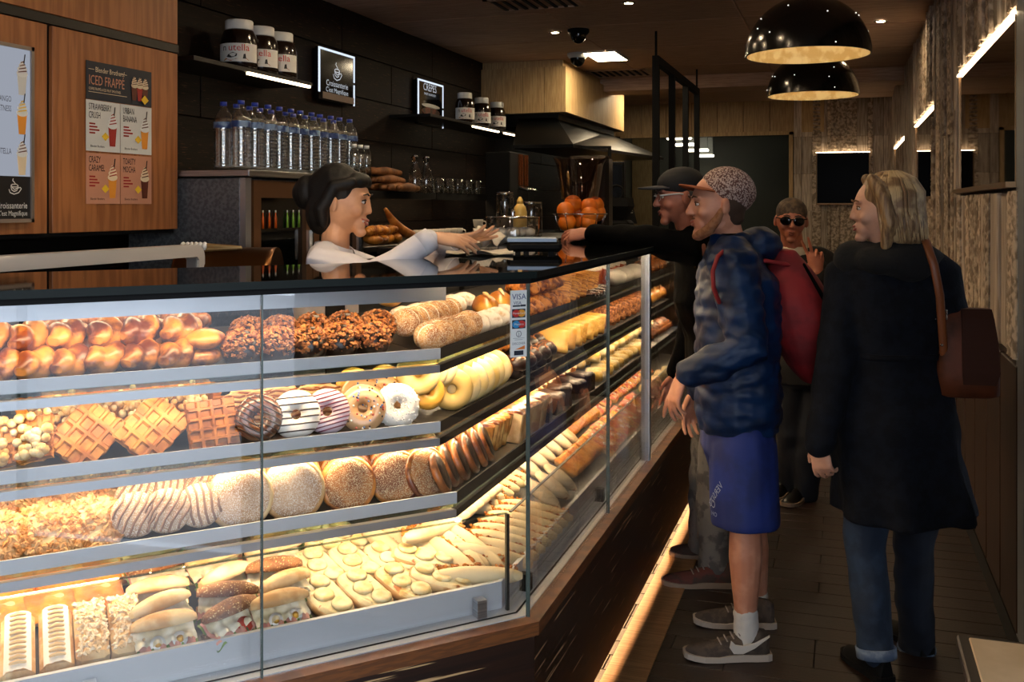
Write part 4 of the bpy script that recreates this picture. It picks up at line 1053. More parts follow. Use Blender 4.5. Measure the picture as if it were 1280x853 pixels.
# low metal bin at the bottom right corner
q = onz(1195, 790, .75); bx = thing('waste_unit', 'low cabinet with beige top and dark steel edge in the lower right corner', 'bin', (q.x, q.y, 0), 0)
dz = .75
x1 = .56 - q.x
m = MB(); m.box(.015, x1, -1.1, -.015, 0, dz - .03, b=.004); m.build('body', mat('pale_bin_panel', '#a9adb0', rough=.5), bx)
m = MB(); m.box(.0, x1 + .01, -1.12, 0.0, dz - .03, dz - .004, b=.004); m.build('edge', mat('dark_bin_edge', '#2a2623', rough=.35, metal=.4), bx)
m = MB(); m.box(.022, x1, -1.1, -.02, dz - .006, dz, b=.002); m.build('top', mat('beige_top', '#cdb899', '#bda787', scale=6, rough=.5), bx)
# ------------------------------------------------------------------ pastry kinds (one mesh set per kind, copied)
SLOPE = .15
def zS(k, v):
    if k == 4: return .567 + .13 * max(0, v - .13)
    return SHZ[k] + .003 + SLOPE * max(0, v - .36)
M_TRAY = mat('dark_tray', '#2b2a29', rough=.45, metal=.3)
def wedge(left, k):
    v0 = .36 if k < 4 else .13; v1 = .80; P_ = LP if left else RP; E = (UL - .04) if left else (WR - .03)
    m = MB(); m.M = Matrix.Translation(-caseL.location)
    for a, e in ((v0 * MT + .004, E),):
        q = [P_(v0 * MT + .003, v0), P_(E, v0), P_(E, v1), P_(v1 * MT + .003, v1)]
        bot = SHZ[k] if k < 4 else .565
        tops = [zS(k, v0) - .0005, zS(k, v0) - .0005, zS(k, v1) - .0005, zS(k, v1) - .0005]
        m.add([V((p.x, p.y, bot)) for p in q] + [V((p.x, p.y, t)) for p, t in zip(q, tops)], [(3, 2, 1, 0), (4, 5, 6, 7), (0, 1, 5, 4), (1, 2, 6, 5), (2, 3, 7, 6), (3, 0, 4, 7)])
    m.build('sloped_tray', M_TRAY, caseL)
for k in (1, 2, 3, 4): wedge(True, k); wedge(False, k)

M_GOLD = mat('baked_gold', '#cc8234', '#642a07', scale=15, thr=(.42, .58), rough=.38, bump=.25, bs=50, vary=.14, coat=.25)
M_BRN = mat('baked_brown', '#a8622a', '#5c2c10', scale=18, thr=(.42, .62), rough=.4, bump=.3, bs=45, vary=.16, coat=.2)
M_PALE = mat('pale_bread', '#e4c592', '#c4945a', scale=14, rough=.6, bump=.25, bs=60, vary=.1)
M_CRUMB = mat('white_crumb', '#e6d6b4', '#cdb488', scale=60, rough=.8, bump=.3, bs=140)
M_CHOC = mat('dark_chocolate', '#2a130a', '#1a0b05', scale=20, rough=.35, bump=.2, bs=60)
M_NUT = mat('chopped_nuts', '#b0713a', '#6d3717', scale=90, thr=(.4, .6), rough=.55)
M_CREAM_ = mat('whipped_cream', '#efe3cc', rough=.55)
M_SUG = mat('sugar_coat', '#efe6d8', '#cdb08a', scale=40, thr=(.5, .7), rough=.85, bump=.3, bs=200, vary=.05)
M_SUGB = mat('sugared_bun', '#c48b4c', '#8f5422', scale=20, rough=.7, bump=.3, bs=160, spk=('#efe2c4', 520, .53), vary=.1)
M_WAF = mat('waffle_batter', '#cc8a3c', '#9c5a1c', scale=20, rough=.5, bump=.15, bs=60, vary=.1)
M_WAFD = mat('waffle_dark', '#a8672a', '#7c4416', scale=20, rough=.5, bump=.15, bs=60)
M_DOUGH = mat('donut_dough', '#d99a3e', '#c07a28', scale=10, rough=.5, bump=.1, vary=.08)
M_ICEW = mat('white_icing', '#ece6da', rough=.3, coat=.3); M_ICEC = mat('chocolate_icing', '#5a3420', rough=.25, coat=.4); M_ICEP = mat('lilac_icing', '#d9c4cc', rough=.3); M_ICEH = mat('caramel_icing', '#c69a6c', rough=.25, coat=.4)
M_COCO = mat('coconut', '#eee9e0', rough=.8)
M_GLAZE = mat('yellow_glaze_dough', '#e2b256', '#d09a3c', scale=8, rough=.4, coat=.2, vary=.06)
M_CHEESE = mat('melted_cheese', '#f1dfae', '#dfae5a', scale=26, thr=(.52, .7), rough=.45, bump=.3, bs=50, spk=('#b86a2c', 34, .64))
M_ORCH = mat('orange_cheese', '#e0952e', '#c06a18', scale=14, rough=.45, bump=.3, bs=40, vary=.1)
M_HAM = mat('ham_pink', '#d79a88', '#c07f70', scale=20, rough=.5); M_LETT = mat('lettuce', '#6d8a3a', '#3f5c22', scale=24, rough=.5, bump=.3)
M_EGGW = mat('egg_white', '#efece4', rough=.4); M_YOLK = mat('egg_yolk', '#e6ad3a', rough=.5); M_TOM = mat('tomato_red', '#c23a1e', rough=.35)
M_ONION = mat('pale_ring', '#f0e2b4', '#e0c07a', scale=30, rough=.45)
M_BAG = mat('white_baguette', '#e8d3a4', '#cda565', scale=9, thr=(.5, .75), rough=.6, bump=.15, bs=60, vary=.06)
M_OCR = mat('orange_crumbs', '#d98a26', '#a8560f', scale=60, rough=.6)
M_RYE = mat('dark_rye_bread', '#8a5a34', '#6a3f20', scale=24, rough=.7, bump=.3, bs=90, vary=.1, spk=('#d8bd8a', 260, .60))
M_PIZ = mat('pizza_top', '#c83a16', '#eeb04a', scale=26, thr=(.48, .58), rough=.4, bump=.3, bs=40, spk=('#f0d890', 34, .62), vary=.1)
M_POWD = mat('icing_sugar', '#f0ebe2', rough=.9, bump=.1, bs=90)
M_JELLY = mat('orange_jelly_cake', '#d2622c', '#b8481c', scale=20, rough=.35, bump=.15)
M_FILO = mat('striped_strudel', '#e0a04a', '#8a4a14', scale=5, stretch=(40, 2, 2), rough=.45, bump=.3, bs=20, vary=.12, coat=.2)
M_ROLLP = mat('pale_swiss_roll', '#efe0b0', '#cfa548', scale=14, rough=.6, bump=.1, vary=.06)
M_GCK = mat('grey_sugar_cookie', '#c9a888', '#a98264', scale=14, rough=.8, bump=.4, bs=30, vary=.1, spk=('#e8dccb', 420, .52))

def crumbs(pts, size, seed=0):
    m = MB(); r_ = random.Random(seed)
    for p, nrm in pts:
        s = size * r_.uniform(.6, 1.35); R = Matrix.Rotation(r_.uniform(0, 6), 3, 'Z') @ Matrix.Rotation(r_.uniform(0, 6), 3, 'X')
        vs = [R @ V(q) * s + p for q in ((1, 0, 0), (-1, 0, 0), (0, .8, 0), (0, -.8, 0), (0, 0, .6), (0, 0, -.6))]
        m.add(vs, [(0, 2, 4), (2, 1, 4), (1, 3, 4), (3, 0, 4), (2, 0, 5), (1, 2, 5), (3, 1, 5), (0, 3, 5)])
    return m
def mk(name, cat, group):
    return thing(name, '', cat, group=group)
def stuffp(m, name, ma, t):
    o = m.build(name, ma, t); o['kind'] = 'stuff'; return o

def k_braid(ma, L_=.15, r=.042, nm='twisted_roll', group='twisted golden rolls', lob=2, tw=7.0):
    m = MB(); rings = []
    for i in range(23):
        t = i / 22; R = r * max(.12, sin(PI * (.03 + .94 * t)) ** .5)
        rings.append([V(((t - .5) * L_, R * k_ * cos(a), r * .85 + R * .9 * k_ * sin(a))) for a, k_ in [(2 * PI * j / 20, 1 + .42 * abs(cos(lob * .5 * (2 * PI * j / 20) + tw * t)) - .26 + .05 * noise.noise((t * 5, j * .5, 1))) for j in range(20)]])
    m.loft(rings); o = m.build(nm, ma); return tag(o, None, 'pastry', group)
def k_nutball():
    t = mk('nut_ball', 'pastry', 'nut crusted chocolate balls')
    m = MB(); m.lathe([(.03, 0), (.046, .006), (.054, .03), (.052, .05), (.042, .07), (.026, .084), (.002, .09)], 20); m.build('chocolate_body', M_CHOC, t)
    pts = []; r_ = random.Random(3)
    for i in range(260):
        z = r_.uniform(-.35, 1); a = r_.uniform(0, 2 * PI); q = sqrt(1 - z * z); d = V((q * cos(a), q * sin(a), z)); pts.append((V((d.x * .053, d.y * .053, .045 + d.z * .047)), d))
    stuffp(crumbs(pts, .0085, 1), 'nut_crumbs', M_NUT, t); return t
def k_sugarbun():
    t = mk('cream_bun', 'bun', 'sugared buns with cream')
    m = MB(); m.ell((0, .017, .042), (.046, .024, .042), 16, 10); m.build('bun_half', M_SUGB, t)
    m = MB(); m.ell((0, -.017, .042), (.046, .024, .042), 16, 10); m.build('bun_half', M_SUGB, t)
    m = MB(); m.ell((0, 0, .043), (.042, .012, .039), 14, 8); m.build('cream', M_CREAM_, t); return t
def k_blob(nm, ma, r, cat, group, k=.12, f=2.2, nu=18, nv=12, seed=0):
    m = MB(); m.ell((0, 0, r[2] * .92), r, nu, nv, fn=lambda d: 1 + k * noise.noise(d * f + V((seed, 0, 0)))); o = m.build(nm, ma); return tag(o, None, cat, group)
def k_brioche():
    t = mk('brioche_loaf', 'bread', 'large golden brioches'); m = MB(); rings = []
    for i in range(21):
        u = i / 20; R = max(.05, sin(PI * (.02 + .96 * u)) ** .55)
        rings.append([V(((u - .5) * .22, .05 * R * cos(a), .038 + .042 * R * sin(a) * (1.15 if sin(a) > 0 else .8))) for a in [2 * PI * j / 16 for j in range(16)]])
    m.loft(rings); m.build('crust', mat('brioche_crust', '#e0a44a', '#b86c20', scale=8, rough=.35, coat=.3, bump=.1, vary=.08), t)
    m = MB(); m.tube([(-.07, 0, .083), (0, .004, .0885), (.07, 0, .083)], [.004, .009, .004], 8); m.build('slash', M_PALE, t); return t
def k_waffle(nm='waffle', ma=None, w_=.15, d_=.125, nx=4, ny=4, group='thick waffles', rag=.008):
    t = mk(nm, 'waffle', group); n_ = 44
    def prof(s, k): f = (s * k) % 1.0; e = min(f, 1 - f); return 1 if e < .13 else (0 if e > .24 else 1 - (e - .13) / .11)
    def fn(sgn):
        def g(i, j):
            x, y = (i - .5) * w_, (j - .5) * d_; h = max(prof(i * .94 + .03, nx), prof(j * .94 + .03, ny)); ed = min(i, 1 - i, j, 1 - j)
            ex = rag * noise.noise((i * 7, j * 7, 2)); k = 1 + ex / .06 if ed < .03 else 1
            z = (.004 + .013 * h) * (1 if ed > .02 else .55)
            return V((x * k, y * k, .018 + sgn * z))
        return g
    m = MB(); m.grid(fn(1), n_, n_, False); f2 = fn(-1); m.grid(lambda i, j: f2(1 - i, j), 16, 16, False)
    m.box(-w_ / 2 + .002, w_ / 2 - .002, -d_ / 2 + .002, d_ / 2 - .002, .008, .028)
    m.build('waffle', ma or M_WAF, t); return t
def k_creamwaffle():
    t = k_waffle('cream_waffle', M_WAF, .14, .11, 5, 4, 'waffles with cream nuggets')
    pts = []; r_ = random.Random(9)
    for i in range(46): pts.append((V((r_.uniform(-.065, .065), r_.uniform(-.05, .055), .04 + r_.uniform(0, .012))), V((0, 0, 1))))
    m = MB()
    for p, _ in pts: m.ell(p, r_.uniform(.008, .015), 8, 6)
    stuffp(m, 'cream_nuggets', mat('cream_nugget', '#f0d8a8', '#d8a860', scale=30, rough=.6), t); return t
def k_donut(nm, dough, icing=None, deco=None, R_=.038, r=.0235, group='donuts'):
    t = mk(nm, 'donut', group)
    m = MB(); m.torus(R_, r, (0, 0, r * .85), 28, 12, .85); m.build('dough', dough, t)
    if icing:
        m = MB(); m.torus(R_, r * 1.07, (0, 0, r * .87), 32, 10, .88, .06, PI - .06); m.build('icing', icing, t)
    surf = lambda x, y: (lambda d: r * .87 + (sqrt(max(0, (r * 1.07) ** 2 - (d - R_) ** 2)) if abs(d - R_) < r * 1.07 else -9) * .88)(sqrt(x * x + y * y))
    if deco and deco[0] == 'stripes':
        for k in range(deco[2]):
            y = -.054 + .108 * (k + .5) / deco[2]; run = []
            m = MB()
            for i in range(33):
                x = -.06 + .12 * i / 32; z = surf(x, y)
                if z > .012: run.append(V((x, y, z)))
                elif len(run) > 2: m.tube(run, .0023, 6, rnd=False); run = []
                else: run = []
            if len(run) > 2: m.tube(run, .0023, 6, rnd=False)
            if m.v: m.build('icing_stripe', deco[1], t)
    if deco and deco[0] == 'dots':
        r_ = random.Random(5)
        for ci, c in enumerate(('#e8e2d4', '#c94a3a', '#5a7ab0', '#3a1c10')):
            m = MB()
            for i in range(11):
                a = r_.uniform(0, 2 * PI); d = R_ + r_.uniform(-.8, .8) * r; x, y = d * cos(a), d * sin(a); m.ell((x, y, surf(x, y)), .0034, 6, 5)
            stuffp(m, 'sprinkles', mat('sprinkle_%s' % ('white', 'red', 'blue', 'brown')[ci], c, rough=.4), t)
    if deco and deco[0] == 'coco':
        pts = []; r_ = random.Random(6)
        for i in range(240):
            a = r_.uniform(0, 2 * PI); b = r_.uniform(-.3, PI + .3); d = R_ + r * 1.05 * cos(b); pts.append((V((d * cos(a), d * sin(a), r * .87 + r * .92 * sin(b))), None))
        stuffp(crumbs(pts, .0042, 2), 'coconut_flakes', M_COCO, t)
    return t
def k_disc(nm, ma, r, h, group, cat='cookie', edge=None, lump=.1, stripes=None, seed=0):
    t = mk(nm, cat, group)
    m = MB(); rings = []
    for rr, z in ((.0, 0), (.9, 0), (1.0, .25), (1.02, .5), (.96, .85), (.75, 1.0), (.4, 1.06), (.0, 1.08)):
        rings.append([V((max(rr, .01) * r * (1 + .05 * noise.noise((cos(a) * 2, sin(a) * 2, seed))) * cos(a), max(rr, .01) * r * (1 + .05 * noise.noise((cos(a) * 2, sin(a) * 2, seed))) * sin(a), h * z * (1 + lump * noise.noise((cos(a) * rr * 4, sin(a) * rr * 4, seed + 3))))) for a in [2 * PI * j / 26 for j in range(26)]])
    m.loft(rings); m.build('cookie', ma, t)
    if edge:
        m = MB(); m.torus(r * .96, h * .42, (0, 0, h * .42), 26, 8, 1.0); m.build('crust_rim', edge, t)
    if stripes:
        for k in range(stripes[1]):
            y = r * (-.78 + 1.56 * k / (stripes[1] - 1)); e = sqrt(max(0, r * r * .9 - y * y))
            m = MB(); m.tube([(-e, y, h * .9), (-e * .5, y + .003, h * 1.06), (e * .5, y - .003, h * 1.06), (e, y, h * .9)], .0035, 6); m.build('icing_stripe', stripes[0], t)
    return t
def k_crumble():
    t = k_disc('crumble_cake', M_PALE, .075, .035, 'streusel crumble cakes', 'cake')
    r_ = random.Random(4); pts = [(V((d * cos(a), d * sin(a), .034 + r_.uniform(0, .016) * (1 - d / .09))), None) for d, a in [(.075 * sqrt(r_.random()), r_.uniform(0, 2 * PI)) for _ in range(230)]]
    stuffp(crumbs(pts, .0105, 7), 'crumble_topping', mat('streusel', '#e2b27c', '#b97d44', scale=50, rough=.8, bump=.4, bs=80, vary=.08), t); return t
def k_ridged():
    t = mk('ridged_cake', 'cake', 'long ridged cream cakes'); m = MB()
    m.box(-.036, .036, -.11, .11, 0, .05, b=.012); m.build('sponge', mat('pale_sponge', '#e0bd88', '#c8965a', scale=20, rough=.7, bump=.3, bs=90, vary=.06), t)
    m = MB(); m.grid(lambda i, j: V(((i - .5) * .056, (j - .5) * .205, .049 + .010 * (1 - abs(2 * i - 1) ** 3) + .004 * noise.noise((i * 5, j * 16, 0)))), 10, 30); m.build('icing_sugar_top', M_POWD, t)
    q = MB(); q.tube([(-.015, 0, 0), (0, 0, .004), (.015, 0, 0)], [.003, .0045, .003], 8); r0 = None
    for k in range(11):
        y = -.085 + .017 * k
        if r0 is None: r0 = q.build('cream_ridge', mat('caramel_ridge', '#e8c48c', rough=.5), t, (0, y, .062))
        else: share('cream_ridge', r0, t, (0, y, .062))
    return t
def k_flakycake():
    t = mk('sugared_slice', 'cake', 'long sugared cream slices'); m = MB()
    m.box(-.036, .036, -.10, .10, 0, .055, b=.012); m.build('sponge', MATS['pale_sponge'], t)
    r_ = random.Random(8); pts = [(V((r_.uniform(-.032, .032), r_.uniform(-.095, .095), .055 + r_.uniform(0, .006))), None) for _ in range(170)]
    stuffp(crumbs(pts, .009, 3), 'almond_flakes', mat('almond_flake', '#f0e2c4', '#d8b684', scale=60, rough=.7), t); return t
def k_toast():
    t = mk('cheese_toast', 'toast', 'orange cheese toasts'); m = MB()
    m.box(-.06, .06, -.05, .05, 0, .03, b=.008); m.build('bread', M_PALE, t)
    m = MB(); m.grid(lambda i, j: V(((i - .5) * .126 * (1 + .06 * noise.noise((i * 4, j * 4, 9))), (j - .5) * .106, .033 + .008 * noise.noise((i * 5, j * 5, 4)) - (.016 if min(i, j, 1 - i, 1 - j) < .04 else 0))), 16, 14); m.build('cheese', M_ORCH, t); return t
def k_sandwich(nm, bread, L_=.16, w_=.06, egg=True, group='filled sandwiches', seed=0):
    t = mk(nm, 'sandwich', group)
    def half(z0, h, up):
        m = MB(); rings = []
        for i in range(15):
            u = i / 14; R = max(.08, sin(PI * (.03 + .94 * u)) ** .42)
            rings.append([V(((u - .5) * L_, w_ / 2 * R * cos(a), z0 + (h * R * sin(a) if (sin(a) > 0) == up else (.004 * sin(a))))) for a in [2 * PI * j / 14 for j in range(14)]])
        m.loft(rings); return m
    half(.022, .02, False).build('bread_bottom', bread, t)
    m = half(0, .03, True); R = rot(x=-.55).to_3x3(); m.v = [R @ v + V((0, .014, .060)) for v in m.v]; m.build('bread_top', bread, t)
    r_ = random.Random(seed)
    def frill(z, amp, wd, ma, name, ph):
        m = MB(); m.grid(lambda i, j: V(((i - .5) * L_ * .92, (j - .5) * wd - .006, z + amp * sin(i * 26 + ph) * (1 if j < .3 else .3) + .003 * sin(j * 9))), 34, 6); m.grid(lambda i, j: V(((.5 - i) * L_ * .92, (j - .5) * wd - .006, z - .002 + amp * sin((1 - i) * 26 + ph) * (1 if j < .3 else .3) + .003 * sin(j * 9))), 34, 6); m.build(name, ma, t)
    frill(.030, .010, w_ * 1.42, M_LETT, 'lettuce', seed); frill(.047, .008, w_ * .86, mat('cheese_leaf', '#efe6cc', '#d8c9a0', scale=20, rough=.5), 'cheese_slice', seed + 4); frill(.038, .005, w_ * 1.2, M_HAM, 'ham', seed + 2)
    if egg:
        for k in range(2):
            x = -.03 + .05 * k + .01 * (seed % 3); m = MB(); m.lathe([(.001, 0), (.017, 0), (.018, .003), (.001, .004)], 16, (x, -w_ * .42, .043), rot(x=.5).to_3x3()); e = m.build('egg_slice', M_EGGW, t); m = MB(); m.lathe([(.001, .004), (.009, .0035), (.001, .007)], 12, (x, -w_ * .42, .0435), rot(x=.5).to_3x3()); m.build('yolk', M_YOLK, e)
    else:
        m = MB(); m.lathe([(.001, 0), (.02, 0), (.02, .005), (.001, .005)], 16, (.02, -w_ * .4, .040), rot(x=.3).to_3x3()); m.build('tomato_slice', M_TOM, t)
    return t
def k_cheesebread(seed=0):
    t = mk('cheese_flatbread', 'bread', 'cheese topped flatbreads'); m = MB(); rings = []
    for rr, z in ((.01, 0), (.9, 0), (1, .4), (.95, .9), (.01, 1)): rings.append([V((.052 * rr * copysign(abs(cos(a)) ** .7, cos(a)), .095 * rr * copysign(abs(sin(a)) ** .7, sin(a)), .026 * z)) for a in [2 * PI * j / 24 for j in range(24)]])
    m.loft(rings); m.build('bread', M_PALE, t)
    m = MB(); m.grid(lambda i, j: V(((i - .5) * .10 * (1 - .3 * abs(2 * j - 1) ** 3), (j - .5) * .178 * (1 - .12 * abs(2 * i - 1) ** 2), .03 + .007 * noise.noise((i * 4, j * 6, seed)) - (.012 if min(i, 1 - i, j, 1 - j) < .05 else 0))), 14, 20); m.build('melted_cheese', M_CHEESE, t)
    for k in range(3):
        q = MB(); q.lathe([(.001, .0035), (.007, .003), (.010, .0045), (.021, .0055), (.026, .003), (.028, -.003)], 20, (.010 * (-1) ** k, -.056 + .054 * k, .034)); q.build('onion_ring', M_ONION, t)
    return t
def k_baguette():
    t = mk('filled_baguette', 'sandwich', 'white baguettes with orange crumbs'); m = MB(); rings = []
    for i in range(17):
        u = i / 16; R = max(.06, sin(PI * (.02 + .96 * u)) ** .4)
        rings.append([V((.026 * R * cos(a), (u - .5) * .25, .026 + .027 * R * sin(a))) for a in [2 * PI * j / 14 for j in range(14)]])
    m.loft(rings); m.build('bread', M_BAG, t)
    r_ = random.Random(2); pts = [(V((.024 + r_.uniform(-.008, .004), r_.uniform(-.115, .115), .035 + r_.uniform(-.012, .012))), None) for _ in range(120)]
    stuffp(crumbs(pts, .0065, 4), 'grated_filling', M_OCR, t); return t
def k_wrap():
    t = mk('stuffed_pita', 'sandwich', 'pale stuffed pitas'); m = MB(); m.ell((0, 0, .03), (.06, .075, .02), 18, 10, fn=lambda d: 1 + .06 * noise.noise(d * 2)); m.build('bread', mat('pita', '#ecd9b4', '#d0a770', scale=9, thr=(.5, .75), rough=.7, vary=.06), t)
    m = MB(); m.ell((0, -.05, .03), (.045, .022, .012), 14, 8, fn=lambda d: 1 + .3 * noise.noise(d * 4)); m.build('filling', M_BRN, t); return t
def k_slab(nm, body, top, sx, sy, h, cat, group, th=.008, toppings=None):
    t = mk(nm, cat, group); m = MB(); m.box(-sx, sx, -sy, sy, 0, h, b=.004); m.build('base', body, t)
    m = MB(); m.grid(lambda i, j: V(((i - .5) * 2 * sx * 1.01, (j - .5) * 2 * sy * 1.01, h + th * (.6 + .5 * noise.noise((i * 5, j * 5, sx * 90))) - (th * .9 if min(i, j, 1 - i, 1 - j) < .05 else 0))), 12, 12); m.build('topping', top, t)
    if toppings:
        for k, (x, y) in enumerate(((-.4, -.3), (.35, .1), (-.1, .5), (.3, -.55))):
            q = MB(); q.lathe([(.001, 0), (.011, 0), (.011, .004), (.001, .005)], 14, (x * sx, y * sy, h + th * .7)); q.build('topping_slice', toppings, t)
    return t
def k_swiss():
    t = mk('cream_roll', 'pastry', 'pale rolled pastries'); m = MB(); rings = []
    for i in range(13):
        u = i / 12; R = 1 if .06 < u < .94 else .82
        rings.append([V(((u - .5) * .11, .026 * R * cos(a), .026 + .026 * R * sin(a))) for a in [2 * PI * j / 16 for j in range(16)]])
    m.loft(rings); m.build('roll', M_ROLLP, t)
    for s in (-1, 1):
        pts = [V((s * .0555, (.003 + .0028 * a) * cos(a), .026 + (.003 + .0028 * a) * sin(a))) for a in [i * .45 for i in range(16)]]
        m = MB(); m.tube(pts, .0022, 5); m.build('cream_spiral', M_CREAM_, t)
    return t
def k_muffin():
    t = mk('chocolate_muffin', 'muffin', 'dark chocolate muffins'); m = MB(); m.lathe([(.001, 0), (.03, 0), (.038, .045)], 20); m.build('paper_case', mat('muffin_case', '#2a1710', rough=.7), t)
    m = MB(); m.ell((0, 0, .052), (.048, .048, .032), 20, 10, fn=lambda d: 1 + .08 * noise.noise(d * 3)); m.build('muffin_top', M_CHOC, t); r_ = random.Random(1)
    stuffp(crumbs([(V((.04 * cos(a) * d, .04 * sin(a) * d, .052 + .032 * sqrt(1 - .7 * d * d))), None) for a, d in [(r_.uniform(0, 6.28), r_.random()) for _ in range(40)]], .007, 1), 'crumb_topping', M_NUT, t); return t

# ------------------------------------------------------------------ laying the counter out
USED = set()
SECN = {True: 'near section', False: 'aisle section'}
SHN = {1: 'top shelf', 2: 'second shelf', 3: 'third shelf', 4: 'bottom deck'}
ROWC = {}
def place(kind, left, a, v, k, rz=0.0, lift=0.0, R=None, flatrow=None):
    o = kind if kind.name not in USED else dup(kind); USED.add(kind.name)
    P_ = LP if left else RP; p = P_(a, v, zS(k, v) + lift)
    Rm = Matrix.Rotation(RZL if left else PI / 2, 4, 'Z') @ Matrix.Rotation(atan(SLOPE if k < 4 else .13) if v > .36 or k == 4 else 0, 4, 'X') @ Matrix.Rotation(rz, 4, 'Z')
    if R is not None: Rm = Rm @ R
    o.location = p; o.rotation_euler = Rm.to_euler(); return o
def lab(o, base, left, k, i, row=None, frm='from the corner'):
    o['label'] = '%s, %s %s, %s%s %s' % (base, SECN[left], SHN[k], (row + ' row, ') if row else '', ORD[i], frm)
def rowL(kind, base, k, pxs, v, row=None, rz=0.0, jit=.06, lift=0.0, tilt=None, spin=0):
    n_ = len(pxs)
    for i, px in enumerate(sorted(pxs, reverse=True)):
        o = place(kind, True, lu(px, v), v + rng.uniform(-.006, .006), k, rz + rng.uniform(-jit, jit), lift, tilt if not spin else (tilt @ rot(z=rng.uniform(-spin, spin))))
        lab(o, base, True, k, i, row)
def rowR(kind, base, k, ws, v, row=None, rz=0.0, jit=.06, lift=0.0, tilt=None):
    for i, w_ in enumerate(ws):
        o = place(kind, False, w_, v + rng.uniform(-.006, .006), k, rz + rng.uniform(-jit, jit), lift, tilt); lab(o, base, False, k, i, row)
def rowP(kind, base, k, p0, p1, v, step, row=None, rz=0.0, jit=.06, lift=0.0, tilt=None):
    a, c = rw(p0, v), min(rw(p1, v), WR - .1); n_ = max(1, int((c - a) / step) + 1)
    rowR(kind, base, k, [a + step * i for i in range(n_)], v, row, rz, jit, lift, tilt)
def span(a, c, n_): return [a + (c - a) * i / (n_ - 1) for i in range(n_)] if n_ > 1 else [a]
LEAN = lambda deg, y=0: rot(x=radians(deg), y=radians(y))
FACE = radians(12)   # pieces in the near section face the entrance

# --- top shelf, near section
br = k_braid(M_GOLD)
rowL(br, 'glossy twisted golden roll', 1, span(-40, 222, 7), .425, 'front', rz=.75, jit=.25)
br2 = k_braid(M_BRN, .14, .04, 'twisted_roll', 'twisted brown rolls', 2, 8)
rowL(br2, 'twisted brown chocolate roll', 1, span(-20, 235, 7), .53, 'second', rz=.6, jit=.3, lift=.012)
rowL(br, 'glossy twisted golden roll', 1, span(-10, 225, 6), .485, 'upper', rz=.9, jit=.3, lift=.052)
rowL(br2, 'twisted brown chocolate roll', 1, span(60, 232, 5), .61, 'rear', rz=.4, jit=.3, lift=.035)
fb = k_blob('flat_bun', M_GOLD, (.055, .045, .026), 'bun', 'flat golden buns', .05)
for i, (px, lf) in enumerate(((252, 0), (256, .045))):
    o = place(fb, True, lu(px, .43), .43, 1, .2 * i, lf); o['label'] = 'flat golden bun beside the nut crusted balls, %s of two' % ('lower', 'upper')[i]
nb = k_nutball()
rowL(nb, 'nut crusted chocolate ball', 1, (302, 345, 384, 424, 463), .42, 'front', jit=3)
rowL(nb, 'nut crusted chocolate ball', 1, (310, 350, 390, 430, 470), .525, 'second', jit=3, lift=.004)
sb = k_sugarbun()
rowR(sb, 'sugared split bun with cream', 1, span(.19, .53, 5), .39, 'front', rz=PI / 2 + .6, jit=.3)
rowR(sb, 'sugared split bun with cream', 1, span(.24, .58, 5), .485, 'second', rz=PI / 2 + .2, jit=.4, lift=.02)
pw = k_blob('powdered_puff', M_SUG, (.042, .05, .036), 'pastry', 'powdered sugar puffs', .1, 2)
rowR(pw, 'white powdered puff', 1, span(.62, .92, 4), .40, 'front', jit=.5); rowR(pw, 'white powdered puff', 1, span(.40, .95, 6), .57, 'rear', jit=.5, lift=.012)
bo = k_brioche()
for i, (w_, v, lf, rz) in enumerate(((.44, .64, .06, .5), (.66, .62, .06, .4), (.55, .72, .05, .5))):
    o = place(bo, False, w_, v, 1, rz, lf); o['label'] = 'large smooth yellow brioche behind the payment sticker, %s of three' % ORD[i]
# --- top shelf, aisle section
ncr = croissant_mesh(.14, .042, 28, .8).build('nut_croissant', mat('nutty_croissant', '#d08a3c', '#6e300a', scale=40, thr=(.42, .6), rough=.45, bump=.6, bs=60, vary=.12)); tag(ncr, None, 'croissant', 'nutty croissants')
rowP(bo, 'golden brioche', 1, 606, 640, .48, .17, 'middle', rz=.5, lift=.0)
rowP(ncr, 'nut crusted croissant', 1, 648, 692, .40, .115, 'front', rz=PI / 2 + .2, jit=.5); rowP(ncr, 'nut crusted croissant', 1, 650, 700, .49, .11, 'second', rz=PI / 2, jit=.3, lift=.03); rowP(ncr, 'nut crusted croissant', 1, 652, 688, .43, .09, 'upper', rz=PI / 2 + .1, jit=.3, lift=.07)
DOM = rot(y=-1.05)
stp = k_slab('strudel_slice', M_BRN, M_FILO, .055, .075, .028, 'pastry', 'striped strudel slices', .012)
rowP(stp, 'striped golden strudel slice', 1, 692, 733, .43, .10, None, rz=.25, jit=.08, tilt=DOM, lift=.052)
cho = k_donut('chocolate_ring', M_CHOC, M_ICEC, ('coco',), group='chocolate coconut rings')
rowP(cho, 'dark chocolate ring with white flakes', 1, 732, 752, .375, .11, None)
jc_ = k_slab('orange_cake', M_JELLY, M_POWD, .06, .055, .085, 'cake', 'orange cakes with icing sugar', .010)
rowP(jc_, 'orange cake square topped with icing sugar', 1, 716, 772, .50, .16, None, jit=.2, lift=.0)
pw2 = k_blob('powdered_bun', M_POWD, (.085, .065, .045), 'bun', 'large powdered buns', .06)
rowP(pw2, 'broad bun dusted with icing sugar', 1, 768, 800, .40, .18, None)
rowP(bo, 'long golden brioche', 1, 735, 806, .66, .2, 'rear', rz=.2, lift=.03); rowP(br2, 'brown twisted roll', 1, 690, 760, .62, .12, 'rear', rz=.3, jit=.4, lift=.02)
rowP(br, 'glossy golden twist', 1, 803, 830, .43, .1, 'front', rz=1.2); rowP(br, 'glossy golden twist', 1, 803, 830, .46, .1, 'upper', rz=1.0, lift=.06)
